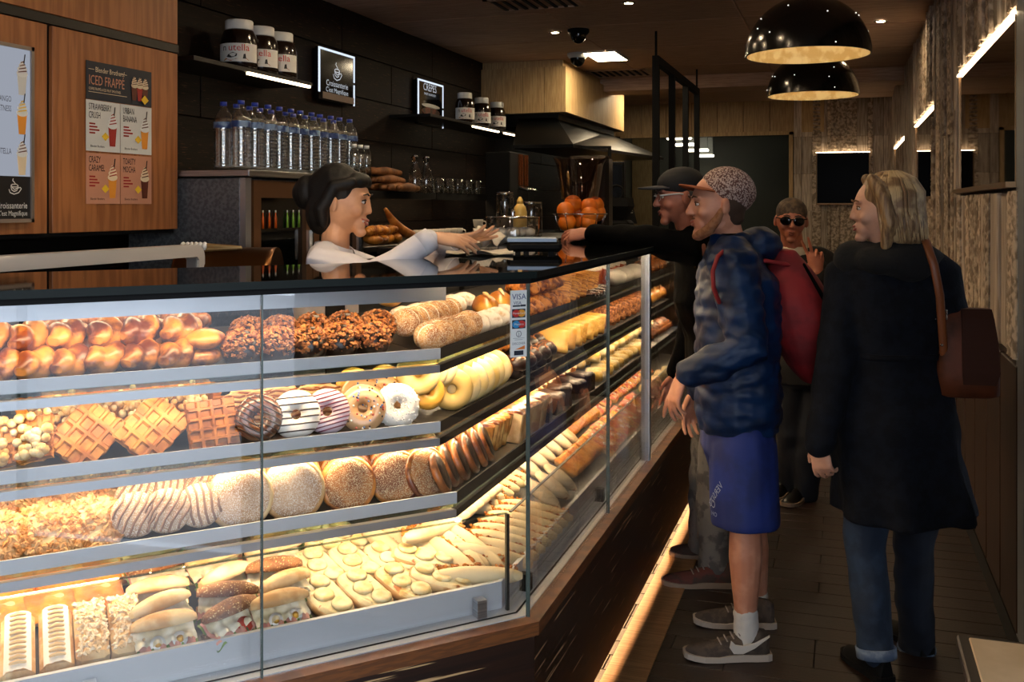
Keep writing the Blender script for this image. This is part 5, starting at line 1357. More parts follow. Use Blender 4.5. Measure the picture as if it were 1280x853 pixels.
# --- second shelf, near section
wf = k_waffle('waffle', M_WAF, .155, .125, 4, 4, 'thick golden waffles'); wd = k_waffle('dark_waffle', M_WAFD, .13, .125, 4, 5, 'dark grid waffles', 0.0); cw = k_creamwaffle()
for kd, px, v, t_, yaw, sp, lb_ in ((cw, 32, .42, 50, -.5, .3, 'cream nugget waffle leaning at the shelf front, nearest the end panel'), (wf, 106, .42, 52, .1, .75, 'golden waffle leaning at the shelf front beside the cream nugget waffle'),
                                (wf, 188, .42, 52, .1, .72, 'golden waffle with diamond grid, the one beside the dark grid waffle'), (wd, 262, .42, 62, .15, 0, 'dark brown square grid waffle next to the striped donuts')):
    o = place(kd, True, lu(px, v), v, 2, yaw, .052, LEAN(t_) @ rot(z=sp)); o['label'] = lb_
rowL(cw, 'waffle with cream nuggets', 2, (70, 150, 225), .54, 'second', tilt=LEAN(30) @ rot(z=.4), lift=.045)
rowL(wf, 'waffle lying flat', 2, (60, 120, 190, 240), .66, 'rear', lift=.03, tilt=LEAN(12))
rowL(wf, 'waffle lying flat', 2, (90, 165, 225), .66, 'upper', lift=.066, tilt=LEAN(14))
cn0 = k_donut('striped_donut', M_DOUGH, M_ICEC, ('stripes', mat('cocoa_stripe', '#24110a', rough=.4), 8), group='striped donuts')
cn1 = k_donut('striped_donut', M_DOUGH, M_ICEW, ('stripes', MATS['cocoa_stripe'], 6), .040, .025, group='striped donuts')
cn2 = k_donut('striped_donut', M_DOUGH, M_ICEP, ('stripes', mat('berry_stripe', '#6a2438', rough=.4), 10), group='striped donuts')
cn3 = k_donut('sprinkled_donut', M_DOUGH, M_ICEH, ('dots',), .040, .025, group='sprinkled donuts'); cn4 = k_donut('coconut_donut', M_DOUGH, M_ICEW, ('coco',), .038, .024, group='coconut donuts')
for kd, px, v, sp, lb_ in ((cn0, 323, .405, -.5, 'chocolate iced donut with dark stripes beside the dark grid waffle'), (cn1, 369, .405, .08, 'white iced donut with bold dark stripes at the shelf front'), (cn2, 408, .405, .25, 'lilac iced donut with fine berry stripes at the shelf front'),
                           (cn3, 452, .40, 0, 'caramel donut with coloured sprinkles at the shelf front'), (cn4, 495, .395, 0, 'white coconut donut at the shelf front next to the plain rings')):
    o = place(kd, True, lu(px, v), v, 2, -FACE, .060, LEAN(66) @ rot(z=sp)); o['label'] = lb_
ck = k_disc('striped_cookie', M_PALE, .055, .02, 'striped round cookies', stripes=(mat('fine_brown_stripe', '#8a5030', rough=.5), 7))
rowL(ck, 'round cookie with thin brown stripes', 2, (292, 322, 352, 384, 412), .50, 'second', tilt=LEAN(58), lift=.048); rowL(ck, 'round cookie with thin brown stripes', 2, (310, 350, 395), .60, 'rear', tilt=LEAN(50), lift=.045)
rowL(cn3, 'caramel sprinkled donut', 2, (448, 474), .49, 'second', tilt=LEAN(60), lift=.055)
pd = k_donut('plain_donut', M_GLAZE, None, None, .036, .0235, 'plain yellow donuts')
rowL(pd, 'plain golden ring donut', 2, (440, 480, 520), .60, 'rear', tilt=LEAN(62), lift=.055); rowL(pd, 'plain golden ring donut', 2, (505, 530), .50, 'second', tilt=LEAN(60), lift=.055)
# two long rolls of plain donuts standing on edge, going away along the aisle
pdr = k_donut('pale_donut', mat('pale_sugar_dough', '#ecd6a0', '#dcb868', scale=9, rough=.55, vary=.05), None, None, .0405, .0265, 'pale ring donuts on edge')
for r, (v, lf, n_, w0) in enumerate(((.395, .062, 7, .40), (.44, .128, 7, .24))):
    for i in range(n_):
        o = place(pdr, False, w0 + .066 * i, v + rng.uniform(-.006, .006), 2, .38 + rng.uniform(-.09, .09), lf, rot(y=-PI / 2 + .16 + rng.uniform(-.07, .07))); lab(o, 'plain pale ring donut on edge', False, 2, i, ('lower', 'upper')[r])
# --- second shelf, aisle section
rowP(ncr, 'knobbly golden croissant', 2, 606, 640, .42, .085, 'front', jit=.6); rowP(ncr, 'knobbly golden croissant', 2, 590, 655, .58, .085, 'rear', jit=.6, lift=.02); rowP(ncr, 'knobbly golden croissant', 2, 605, 650, .5, .09, 'upper', jit=.6, lift=.055)
mu = k_muffin(); rowP(mu, 'dark chocolate muffin', 2, 642, 684, .39, .1, None); rowP(mu, 'dark chocolate muffin', 2, 650, 684, .475, .1, 'second')
pf = k_slab('puff_slice', mat('puff_layers', '#b8762c', '#8a4e16', scale=8, stretch=(1, 1, 30), rough=.5, bump=.2, bs=40, vary=.1), M_GLAZE, .050, .07, .028, 'pastry', 'yellow puff slices', .010)
rowP(pf, 'yellow puff pastry slice', 2, 690, 742, .42, .115, 'front', rz=.25, jit=.12, tilt=DOM, lift=.048); rowP(pf, 'yellow puff pastry slice', 2, 680, 742, .55, .12, 'second', rz=.25, jit=.12, tilt=DOM, lift=.055); rowP(stp, 'striped golden strudel slice', 2, 655, 745, .66, .13, 'rear', rz=.2, jit=.12, tilt=DOM, lift=.055)
alm = k_slab('almond_slice', M_BRN, M_NUT, .050, .07, .026, 'pastry', 'nutty almond slices', .012)
rowP(alm, 'nut topped brown slice', 2, 745, 800, .44, .14, 'front', rz=.25, jit=.15, tilt=DOM, lift=.048); rowP(alm, 'nut topped brown slice', 2, 748, 812, .6, .15, 'rear', rz=.2, jit=.15, tilt=DOM, lift=.05)
rowP(bo, 'long golden brioche', 2, 803, 830, .42, .2, 'front', rz=.15); rowP(bo, 'long golden brioche', 2, 775, 806, .52, .2, 'upper', rz=.15, lift=.07)
# --- third shelf, near section
cb = k_crumble()
rowL(cb, 'streusel crumble cake', 3, (-8, 58, 118), .375, 'front', tilt=LEAN(34), lift=.028); rowL(cb, 'streusel crumble cake', 3, (-30, 28, 92, 140), .50, 'second', tilt=LEAN(26), lift=.04); rowL(cb, 'streusel crumble cake', 3, (20, 80, 140), .63, 'rear', tilt=LEAN(15), lift=.05)
gs = k_disc('sugared_cookie', M_GCK, .057, .026, 'striped sugar cookies', stripes=(mat('grey_icing_line', '#8a6a5a', rough=.6), 6), seed=4)
rowL(gs, 'large sugar cookie with dark lines', 3, (168, 208, 250), .355, 'front', tilt=LEAN(58) @ rot(z=1.5), lift=.058, spin=.5); rowL(gs, 'large sugar cookie with dark lines', 3, (172, 214, 255), .44, 'second', tilt=LEAN(56) @ rot(z=1.1), lift=.062, spin=.5); rowL(gs, 'large sugar cookie with dark lines', 3, (180, 222, 262), .53, 'rear', tilt=LEAN(52) @ rot(z=.5), lift=.062, spin=.5)
ro = k_disc('round_loaf_slice', mat('pale_sugar_round', '#d3ad88', '#b88a62', scale=12, rough=.8, bump=.3, bs=50, vary=.07, spk=('#efe3d2', 480, .52)), .078, .026, 'pale sugared rounds', 'cake', edge=M_PALE)
go = k_disc('golden_round', mat('golden_sugar_round', '#b5702c', '#7a3f12', scale=14, rough=.7, bump=.3, bs=60, vary=.08, spk=('#ecd9b0', 480, .54)), .07, .028, 'golden sugared rounds', 'cake', edge=M_GOLD, seed=2)
for px, n_, kd, bs_ in ((300, 5, ro, 'pale sugared round'), (366, 5, ro, 'pale sugared round'), (434, 5, go, 'golden sugared round'), (494, 4, go, 'golden sugared round'), (530, 3, go, 'golden sugared round')):
    for i in range(n_):
        v = .35 + .068 * i; o = place(kd, True, lu(px - 3 * i, v), v, 3, -FACE * .8 + (.5 if px == 530 else 0), .070 if kd is ro else .064, LEAN(70))
        o['label'] = '%s on edge, third shelf, %s line from the corner, %s from the glass' % (bs_, ORD[{530: 0, 494: 1, 434: 2, 366: 3, 300: 4}[px]], ORD[i])
# --- third shelf, aisle section
cho2 = k_disc('chocolate_round', M_BRN, .06, .03, 'chocolate filled rounds', 'pastry', edge=M_GOLD, seed=6); chd = k_disc('dark_round', M_CHOC, .058, .03, 'dark chocolate rounds', 'pastry', edge=M_BRN, seed=7)
rowR(cho2, 'nutty brown round on edge', 3, span(.24, .52, 5), .44, 'second', rz=.5, tilt=LEAN(66), lift=.058); rowR(chd, 'dark chocolate round on edge', 3, span(.15, .55, 6), .35, 'front', rz=.35, tilt=LEAN(66), lift=.056)
tst = k_slab('toasted_slice', mat('toast_face', '#e0b066', '#a86a24', scale=18, rough=.6, bump=.3, bs=70, vary=.1), M_GOLD, .012, .06, .11, 'bread', 'toasted bread slices', .008)
rowR(tst, 'toasted golden bread slice on edge', 3, span(.36, .86, 12), .52, 'rear', rz=.5, jit=.2, tilt=rot(y=-.25)); rowR(tst, 'toasted golden bread slice on edge', 3, span(.60, .80, 6), .40, 'front', rz=.5, jit=.1, tilt=rot(y=-.2))
big = k_slab('bread_wedge', M_PALE, M_GOLD, .06, .055, .11, 'bread', 'tall bread wedges', .008)
rowP(big, 'tall pale bread wedge', 3, 634, 664, .37, .13, None, jit=.15)
ccb = k_slab('chocolate_cake', M_CHOC, M_CHOC, .05, .05, .075, 'cake', 'dark chocolate cakes', .008); nug = k_slab('caramel_cube', M_GOLD, M_CHEESE, .026, .026, .04, 'sweet', 'golden caramel cubes', .006)
rowP(ccb, 'dark chocolate cake block', 3, 672, 734, .355, .165, 'front', jit=.5); rowP(nug, 'golden caramel cube', 3, 655, 715, .45, .07, 'second', jit=.5, lift=.03); rowP(nug, 'golden caramel cube', 3, 655, 715, .52, .07, 'third', jit=.5, lift=.03); rowP(nug, 'golden caramel cube', 3, 655, 710, .48, .075, 'upper', jit=.5, lift=.075)
rowP(alm, 'dark nut slice', 3, 650, 720, .64, .13, 'rear', rz=.2, jit=.15, tilt=DOM, lift=.05)
sw = k_swiss()
rowP(sw, 'pale rolled cream pastry', 3, 738, 804, .36, .12, 'front', rz=PI / 2 + .35, jit=.3); rowP(sw, 'pale rolled cream pastry', 3, 715, 804, .49, .13, 'second', rz=PI / 2 + .2, jit=.3, lift=.02); rowP(sw, 'pale rolled cream pastry', 3, 720, 806, .62, .14, 'rear', rz=PI / 2, jit=.3, lift=.03)
rowP(sw, 'pale rolled cream pastry', 3, 736, 804, .42, .14, 'upper', rz=PI / 2 + .2, jit=.4, lift=.056)
rowP(br2, 'brown twist', 3, 808, 832, .40, .11, 'front', rz=1.2)
# --- bottom deck, near section
rd = k_ridged(); fk = k_flakycake()
for i, (px, kd, lb_) in enumerate(((22, rd, 'long ridged cream cake at the deck front, farther from the corner'), (70, rd, 'long ridged cream cake at the deck front, next to the almond slices'), (113, fk, 'long almond flake cream slice beside the ridged cakes'), (156, fk, 'long almond flake cream slice beside the sandwiches'))):
    o = place(kd, True, lu(px, .25), .25, 4, -.05, .0, LEAN(8)); o['label'] = lb_
ts = k_toast()
rowL(ts, 'orange melted cheese toast', 4, (0, 62, 122), .43, 'front', tilt=LEAN(16), lift=.012); rowL(ts, 'orange melted cheese toast', 4, (10, 75, 132), .55, 'second', tilt=LEAN(20), lift=.02); rowL(ts, 'orange melted cheese toast', 4, (30, 85, 140), .67, 'rear', tilt=LEAN(25), lift=.026)
s1 = k_sandwich('filled_roll', M_PALE, .15, .06, True, 'egg and lettuce rolls', 1); s2 = k_sandwich('rye_sandwich', M_RYE, .15, .062, False, 'dark rye sandwiches', 4); s3 = k_sandwich('filled_roll', mat('soft_white_roll', '#e6cfa0', '#cda468', scale=10, rough=.6, bump=.15, bs=60, vary=.08), .155, .062, False, 'ham and lettuce rolls', 7)
for r in range(7):
    v = .178 + .087 * r
    for c, px in enumerate((208, 282, 352)):
        kd, bs_ = ((s2, 'dark rye sandwich'), (s1, 'egg and lettuce roll'), (s3, 'ham and tomato roll'))[(r * 2 + c) % 3 if r else (1, 0, 1)[c] if c != 1 else 0]
        o = place(kd, True, lu(px - 4 * r + rng.uniform(-6, 6), v), v, 4, .1 + rng.uniform(-.4, .4), .004 + (.01 if r > 2 else 0), LEAN(18))
        o['label'] = '%s, bottom deck, %s row from the glass, %s from flatbreads' % (bs_, ORD[r], ORD[2 - c])
cf = k_cheesebread()
for i, (px, v, rz, lf, lb_) in enumerate(((407, .225, .25, .004, 'front left of the heap'), (455, .222, .3, .004, 'front middle of the heap'), (503, .22, .35, .004, 'front, third from the sandwiches'), (550, .205, .95, .004, 'front, nearest the corner pane'), (398, .37, .25, .012, 'second row beside the sandwiches'), (442, .36, .3, .012, 'second row in the middle'), (487, .34, .4, .012, 'second row nearest the baguettes'), (396, .53, .25, .016, 'rear row beside the sandwiches'), (430, .52, .3, .016, 'rear row in the middle'), (528, .30, 1.0, .02, 'upper one leaning on the baguettes'))):
    o = place(cf, True, lu(px, v), v, 4, rz, lf, LEAN(8)); o['label'] = 'cheese flatbread with onion rings on the bottom deck, ' + lb_.replace('front left of the heap', 'front row beside the sandwiches')
bg_ = k_baguette()
for i in range(8):
    px = 485 + 20 * i; v = .40 - .012 * i
    o = place(bg_, True, lu(px, v) , v, 4, .42, .012, LEAN(14)) if i < 6 else place(bg_, False, .02 + .075 * (i - 6) + .1, .30, 4, -PI / 2 + 1.2, .012, LEAN(10))
    lab(o, 'white baguette with orange grated filling', True, 4, i, 'lower', 'from the flatbreads')
for i in range(7):
    o = place(bg_, False, .16 + .062 * i, .36, 4, 1.25, .055, LEAN(0)); lab(o, 'white baguette with orange grated filling', False, 4, i, 'upper')
o = place(bg_, True, lu(596, .17), .17, 4, 1.2, .004); o['label'] = 'white baguette lying along the deck front by the corner clip'
# --- bottom deck, aisle section
for i in range(8):
    o = place(bg_, False, .20 + .065 * i, .20, 4, .45, .004, LEAN(8)); lab(o, 'white filled baguette', False, 4, i, 'front')
for i in range(7):
    o = place(bg_, False, .50 + .065 * i, .42, 4, .5, .03, LEAN(12)); lab(o, 'white filled baguette', False, 4, i, 'rear')
wr_ = k_wrap()
rowP(wr_, 'pale stuffed pita', 4, 672, 704, .22, .11, 'front', rz=.4, tilt=LEAN(30), lift=.03); rowP(wr_, 'pale stuffed pita', 4, 652, 704, .36, .11, 'second', rz=.4, tilt=LEAN(30), lift=.034); rowP(wr_, 'pale stuffed pita', 4, 650, 700, .52, .12, 'rear', rz=.4, tilt=LEAN(30), lift=.04)
rowP(ts, 'golden cheese toast', 4, 710, 742, .24, .125, 'front', tilt=LEAN(24), lift=.02); rowP(ts, 'golden cheese toast', 4, 706, 736, .40, .125, 'rear', tilt=LEAN(24), lift=.024)
pz = k_slab('pizza_square', M_PALE, M_PIZ, .07, .075, .018, 'pizza', 'red pizza squares', .010, M_EGGW)
rowP(pz, 'red tomato pizza square', 4, 748, 800, .22, .18, 'front', jit=.15, tilt=LEAN(20), lift=.02); rowP(pz, 'red tomato pizza square', 4, 724, 800, .42, .18, 'second', jit=.15, tilt=LEAN(20), lift=.02); rowP(pz, 'red tomato pizza square', 4, 712, 800, .61, .15, 'rear', tilt=LEAN(16), lift=.016)
rowP(s3, 'ham and tomato roll', 4, 803, 832, .24, .16, 'front', rz=.3, tilt=LEAN(18)); rowP(sw, 'plump pale roll', 4, 775, 816, .54, .08, 'rear', rz=PI / 2, lift=.05); rowP(sw, 'plump pale roll', 4, 778, 816, .46, .09, 'second', rz=PI / 2, lift=.03)
# ------------------------------------------------------------------ people
def skin(name, c, c2): return mat(name, c, c2, scale=14, rough=.5, bump=.04, bs=120, sss=.0)
Z = V((0, 0, 1))
def head(m, H, k=1.0, nose=1.0):
    """sculpted head; frame: x forward, y left, z up, origin mid-head"""
    M0 = m.M.copy(); m.M = M0 @ H @ Matrix.Scale(k, 4)
    rings = []
    for j in range(27):
        ph = -PI / 2 + PI * (j + .02) / 26.04; ring = []
        for i in range(36):
            a = 2 * PI * i / 36; d = V((cos(ph) * cos(a), cos(ph) * sin(a), sin(ph)))
            x, y, z = d.x * .097, d.y * .076, d.z * .118
            s = max(0, -d.z)
            y *= 1 - .32 * s * s - .05 * s
            if d.x < 0: x *= 1 - .5 * s ** 1.3
            else: x *= 1 - .10 * s + .06 * max(0, -abs(d.z + .15) + .25)
            for sy in (-1, 1):
                e = V((.86, .34 * sy, .10)); x -= .010 * exp(-((d - e).length ** 2) / .022)
            ring.append(V((x, y, z)))
        rings.append(ring)
    m.loft(rings)
    m.tube([(.088, 0, .026), (.088 + .013 * nose, 0, .0), (.088 + .022 * nose, 0, -.020)], [.008, .010, .0125], 10)
    for sy in (-1, 1):
        m.ell((.088 + .011 * nose, .010 * sy, -.025), (.010, .008, .007), 10, 8)
        m.ell((.083, .030 * sy, .034), (.010, .022, .007), 10, 8)
        m.ell((.060, .042 * sy, -.022), (.028, .022, .024), 12, 8)
        m.ell((-.010, .080 * sy, -.004), (.021, .009, .033), 12, 8, rot(y=-.25, z=.5 * sy).to_3x3())
    m.ell((.090, 0, -.052), (.011, .021, .007), 12, 8); m.ell((.088, 0, -.065), (.011, .018, .007), 12, 8)
    m.ell((.076, 0, -.097), (.022, .024, .018), 12, 8); m.ell((.066, 0, -.060), (.027, .034, .042), 14, 10)
    m.M = M0
def hand(m, W, X, Zb, right, curl=(.35, .35, .35, .35), spread=.12, thumb=.8, k=1.0):
    X = X.normalized(); Zb = (Zb - X * Zb.dot(X)).normalized(); Y = Zb.cross(X) * (1 if right else -1)
    P = lambda x, y, z: W + (X * x + Y * y + Zb * z) * k
    rings = []
    for x, ry, rz in ((-.01, .024, .018), (.02, .030, .017), (.05, .040, .015), (.08, .041, .013), (.092, .036, .010)):
        rings.append([P(x, ry * cos(a), rz * sin(a)) for a in [2 * PI * i / 14 for i in range(14)]])
    if not right: rings = [r[::-1] for r in rings]
    m.loft(rings)
    for f in range(4):
        y0 = (.032, .011, -.011, -.031)[f]; L_ = (.072, .080, .074, .058)[f]; p = V(((.086, .09, .086, .077)[f], y0, 0)); a = 0; sp = (1.5, .5, -.5, -1.5)[f] * spread
        pts = [P(*p)]; c = curl[f]
        for s_, q in ((.45, .8), (.32, 1.1), (.23, .8)):
            a += c * q; d = V((cos(a) * cos(sp), cos(a) * sin(sp), -sin(a))); p = p + d * L_ * s_; pts.append(P(*p))
        m.tube(pts, [.0092 * k, .0084 * k, .0078 * k, .0066 * k], 8)
    p = V((.022, .030, -.004)); d1 = V((cos(thumb), sin(thumb), -.25)).normalized(); d2 = V((cos(thumb * .6), sin(thumb * .6), -.35)).normalized()
    m.tube([P(.01, .018, -.002), P(*p), P(*(p + d1 * .036)), P(*(p + d1 * .036 + d2 * .028))], [.013 * k, .0125 * k, .0105 * k, .008 * k], 8)
def frame(fw):
    fw = V(fw); fw.z = 0; fw.normalize(); return fw, Z.cross(fw)
def torso(m, pts, fw, infl=0.0, n=22, wave=None):
    """pts: list of (centre, depth radius, half width)"""
    rings = []
    for idx, (c, rx, ry, *f2) in enumerate(pts):
        f, l = frame(f2[0] if f2 else fw)
        ring = []
        for i in range(n):
            a = 2 * PI * i / n; ca, sa = cos(a), sin(a); e = .82
            w_ = 1 + (wave(idx, a) if wave else 0)
            ring.append(V(c) + f * (rx + infl) * w_ * copysign(abs(ca) ** e, ca) + l * (ry + infl) * w_ * copysign(abs(sa) ** e, sa))
        rings.append(ring)
    m.loft(rings)
def limb(m, pts, rads, n=14): m.tube(pts, rads, n)
def lerp(a, c, t): return a + (c - a) * t
def arm_body(m, S, E, W, r=1.0):
    limb(m, [S, lerp(S, E, .35), E, lerp(E, W, .3), W], [.052 * r, .048 * r, .038 * r, .040 * r, .026 * r])
def leg_body(m, Hp, Kn, An, r=1.0):
    back = V((0, 0, 0))
    limb(m, [Hp, lerp(Hp, Kn, .4), Kn, lerp(Kn, An, .3), lerp(Kn, An, .75), An], [.088 * r, .076 * r, .054 * r, .058 * r, .040 * r, .036 * r])
def start(name, label, base, rz=0):
    return dict(name=name, label=label, base=V((base[0], base[1], 0)))
def body(P, m, ma, voxel=.0048):
    m.v = [v - P['base'] for v in m.v]
    o = m.build('person', ma, None, P['base']); remesh(o, voxel, 3, dec=.6); tag(o, P['label'], 'person'); P['o'] = o; return o
def wear(P, name, m, ma, voxel=None, smooth=4, post=None, parent=None, dec=None):
    b = P['base']; m.v = [v - b for v in m.v]
    o = m.build(name, ma, parent or P['o'])
    if voxel: remesh(o, voxel, smooth, post, dec)
    return o
def headm(c, fw, pitch=0, roll=0):
    fw = V(fw); yaw = atan2(fw.y, fw.x)
    return Matrix.Translation(c) @ Matrix.Rotation(yaw, 4, 'Z') @ Matrix.Rotation(pitch, 4, 'Y') @ Matrix.Rotation(roll, 4, 'X')
def face(P, H, iris='#2a1a10', brow='#2a1c14', lips='#9a5048', smile=False, eyes=True, k=1.0):
    HH = H @ Matrix.Scale(k, 4)
    if eyes:
        for sy in (-1, 1):
            m = MB(); m.M = HH; m.ell((.0835, .031 * sy, .010), (.007, .0135, .0062), 12, 8); e = wear(P, 'eye', m, mat('eye_white', '#cfc6bc', rough=.25))
            m = MB(); m.M = HH; m.ell((.0885, .031 * sy, .0095), (.0035, .0055, .0055), 10, 8); wear(P, 'iris', m, mat('iris_' + iris[1:], iris, rough=.2), parent=e)
            m = MB(); m.M = HH; m.tube([(.0885, .016 * sy, .0165), (.090, .031 * sy, .0185), (.083, .044 * sy, .0145)], .0022, 6); wear(P, 'eyelid', m, mat('lash_' + brow[1:], brow, rough=.7))
    for sy in (-1, 1):
        m = MB(); m.M = HH; m.tube([(.096, .014 * sy, .035), (.096, .030 * sy, .040), (.086, .047 * sy, .035)], [.003, .0035, .002], 6, flat=1.0); wear(P, 'eyebrow', m, mat('brow_' + brow[1:], brow, rough=.8))
    m = MB(); m.M = HH
    w_ = .024 if smile else .018
    m.tube([(.083, -w_, -.054 + (.006 if smile else 0)), (.098, -.008, -.053), (.100, 0, -.0545), (.098, .008, -.053), (.083, w_, -.054 + (.006 if smile else 0))], [.002, .0045, .0045, .0045, .002], 8)
    m.tube([(.083, -w_, -.055 + (.006 if smile else 0)), (.096, -.007, -.066), (.098, 0, -.067), (.096, .007, -.066), (.083, w_, -.055 + (.006 if smile else 0))], [.002, .005, .005, .005, .002], 8)
    wear(P, 'lips', m, mat('lips_' + lips[1:], lips, rough=.4))
    if smile:
        m = MB(); m.M = HH; m.tube([(.086, -.018, -.056), (.0955, 0, -.060), (.086, .018, -.056)], .0055, 8); wear(P, 'teeth', m, mat('teeth', '#e4ded2', rough=.3))
def shoe(P, heel, toe, mu, ms, h=.075, w_=.046, lace=None, swoosh=None, cuff=.0):
    d = (toe - heel); L_ = d.length; f = d.normalized(); f.z = 0; f.normalize(); l = Z.cross(f)
    M = Matrix((( f.x, l.x, 0, heel.x), (f.y, l.y, 0, heel.y), (0, 0, 1, 0), (0, 0, 0, 1)))
    pr = [(.0, .60, .85), (.05, .80, 1.02), (.18, .86, 1.10), (.32, .84, .98), (.46, .92, .74), (.62, 1.05, .56), (.78, 1.06, .44), (.9, .9, .36), (.97, .62, .28), (1.0, .3, .2)]
    m = MB(); m.M = M; rings = []
    for t, kw, kh in pr: rings.append([V((t * L_, w_ * kw * cos(a) * (1 if sin(a) < .3 else .86), .016 + max(0, sin(a)) * (h * kh) - max(0, -sin(a)) * .004)) for a in [2 * PI * i / 16 for i in range(16)]])
    m.loft(rings); s = wear(P, 'shoe', m, mu)
    m = MB(); m.M = M; rings = []
    for t, kw, kh in pr:
        tt = (t - .5) * 1.05 + .5; lift = .012 * max(0, t - .75) * 4
        rings.append([V((tt * L_, w_ * (kw + .08) * cos(a), lift * .5 + .002 + (.024 if sin(a) > 0 else 0.0) * (1 if t < .6 else .8))) for a in [2 * PI * (i + .5) / 12 for i in range(12)]])
    m.loft(rings, smooth=False); wear(P, 'sole', m, ms, parent=s)
    if lace:
        for k in range(4):
            t = .36 + .075 * k; zz = .020 + h * (.94 - .12 * k)
            m = MB(); m.M = M; m.tube([(t * L_, -.024, zz - .012), (t * L_ + .008, 0, zz + .002), (t * L_, .024, zz - .012)], .0028, 6); wear(P, 'lace', m, lace, parent=s)
    if swoosh:
        up = [(.48, .078), (.43, .064), (.34, .060), (.2, .070), (.02, .098)]; lo = [(.02, .092), (.2, .052), (.34, .032), (.45, .033), (.50, .054)]
        sd = swoosh[1]; pts = up + lo
        wid = lambda t: w_ * (1.0 if t > .5 else .90) + .0035
        vs = [M @ V((t * L_, sd * wid(t), z)) for t, z in pts] + [M @ V((t * L_, sd * (wid(t) - .006), z)) for t, z in pts]
        n_ = len(pts); m = MB(); m.add(vs, [tuple(range(n_)), tuple(range(n_, 2 * n_))[::-1]] + [(i, (i + 1) % n_, n_ + (i + 1) % n_, n_ + i) for i in range(n_)]); wear(P, 'side_emblem', m, swoosh[0], parent=s)
    return s
def folds(amp, f, seed=0, dirz=1.0):
    return lambda co, n_: co + n_ * amp * noise.noise((co.x * f + seed, co.y * f, co.z * f * dirz))

SK1 = skin('skin_light', '#c98d70', '#b87a5e'); SK2 = skin('skin_ruddy', '#b8745a', '#a3624a'); SK3 = skin('skin_warm', '#d09a74', '#c08a64'); SK4 = skin('skin_fair', '#d3a084', '#c28e74')
M_NAVY = mat('navy_puffer', '#08264c', '#061a36', scale=10, rough=.5, spec=.3, bump=.3, bs=26)
M_JBLACK = mat('black_jacket', '#020203', rough=.9, spec=.06, bump=.15, bs=60)
M_SHORTS = mat('royal_blue_shorts', '#12286e', '#0e1f58', scale=8, rough=.75, bump=.1, bs=40)
M_RED = mat('red_backpack_cloth', '#8a1418', '#6d0e12', scale=10, rough=.7, bump=.15, bs=50)
M_COAT = mat('dark_navy_coat', '#10141d', '#0a0d14', scale=30, rough=.95, spec=.2, bump=.3, bs=120)
M_DENIM = mat('blue_denim', '#26384f', '#18263a', scale=12, rough=.85, bump=.15, bs=160)
M_DENIMD = mat('dark_denim', '#10151f', rough=.85, bump=.1, bs=120)
M_SHIRT = mat('white_shirt', '#dcd8dc', '#cfcad0', scale=6, rough=.75, bump=.12, bs=16)
M_SNEAK = mat('brown_sneaker', '#4d4036', '#3a3029', scale=40, rough=.8, bump=.2, bs=140); M_SOLE = mat('pale_sole', '#b8a898', rough=.7); M_SOLE2 = mat('tan_sole', '#8a7460', rough=.7)

# ---- server behind the counter
fwE = _R
P = start('person', 'woman with black bobbed hair in white shirt, serving behind the glass counter', at(418, 600, 3.52))
jE = lambda px, py, Y: at(px, py, Y)
Hc = jE(428, 253, 3.52); H = headm(Hc, _R - _F * .12, .12)
hip = jE(404, 560, 3.55); ch = jE(410, 375, 3.54)
nk = jE(418, 306, 3.53); Sr = jE(402, 330, 3.39); Sl = jE(420, 326, 3.70)
Er = jE(466, 346, 3.28); Wr = jE(541, 297, 3.36); El = jE(500, 350, 3.70); Wl = jE(566, 301, 3.62)
m = MB(); head(m, H, 1.0, .45)
limb(m, [nk - Z * .03, Hc + V((0, 0, -.07)) - fwE * .02], [.052, .048])
torso(m, [(hip - Z * .05, .10, .15), (hip + Z * .08, .10, .15), (hip + Z * .25, .085, .12), (ch - Z * .06, .10, .14), (ch + Z * .08, .095, .15), (nk - Z * .07, .07, .13), (nk - Z * .02, .05, .06)], fwE)
for S_, E_, W_ in ((Sr, Er, Wr), (Sl, El, Wl)): arm_body(m, S_, E_, W_, .85)
hand(m, Wr, V(_R) + Z * -.12 + _F * .10, Z * .9 - _F * .5, True, (.22, .28, .3, .34), .04, .45)
hand(m, Wl, V(_R) + Z * .16 - _F * .12, Z * -.9 - _F * .35, False, (.04, .16, .22, .28), .04, .6)
for s_ in (-1, 1): leg_body(m, hip - Z * .06 - _F * .08 * s_, V((hip.x, hip.y, .50)) - _F * .08 * s_ + fwE * .02, V((hip.x, hip.y, .18)) - _F * .08 * s_, .9)
body(P, m, SK3); face(P, H, smile=True, brow='#120c0a', lips='#a85848')
m = MB()
torso(m, [(hip + Z * .0, .112, .16), (hip + Z * .2, .10, .135), (ch - Z * .06, .112, .15), (ch + Z * .08, .108, .16), (nk - Z * .075, .085, .145), (nk - Z * .035, .062, .08)], fwE)
for S_, E_, W_, t_ in ((Sr, Er, Wr, .93), (Sl, El, Wl, .93)): limb(m, [S_ + (nk - S_) * .3, S_, lerp(S_, E_, .5), E_, lerp(E_, W_, .5), lerp(E_, W_, t_)], [.06, .064, .058, .052, .046, .040])
sh = wear(P, 'shirt', m, M_SHIRT, .007, 5, folds(.012, 9, 2))
m = MB(); f, l = frame(_R - _F * .1)
for s_ in (-1, 1): m.loft([[nk + (f * cos(a) + l * sin(a)) * r_ + Z * (dz - .03 * max(0, cos(a))) for a in [s_ * (.12 + 2.9 * i / 12) for i in range(13)]] for dz, r_ in ((-.035, .074), (.012, .062), (.012, .068), (-.035, .082))], cap=False, closed=False)
wear(P, 'collar', m, M_SHIRT)
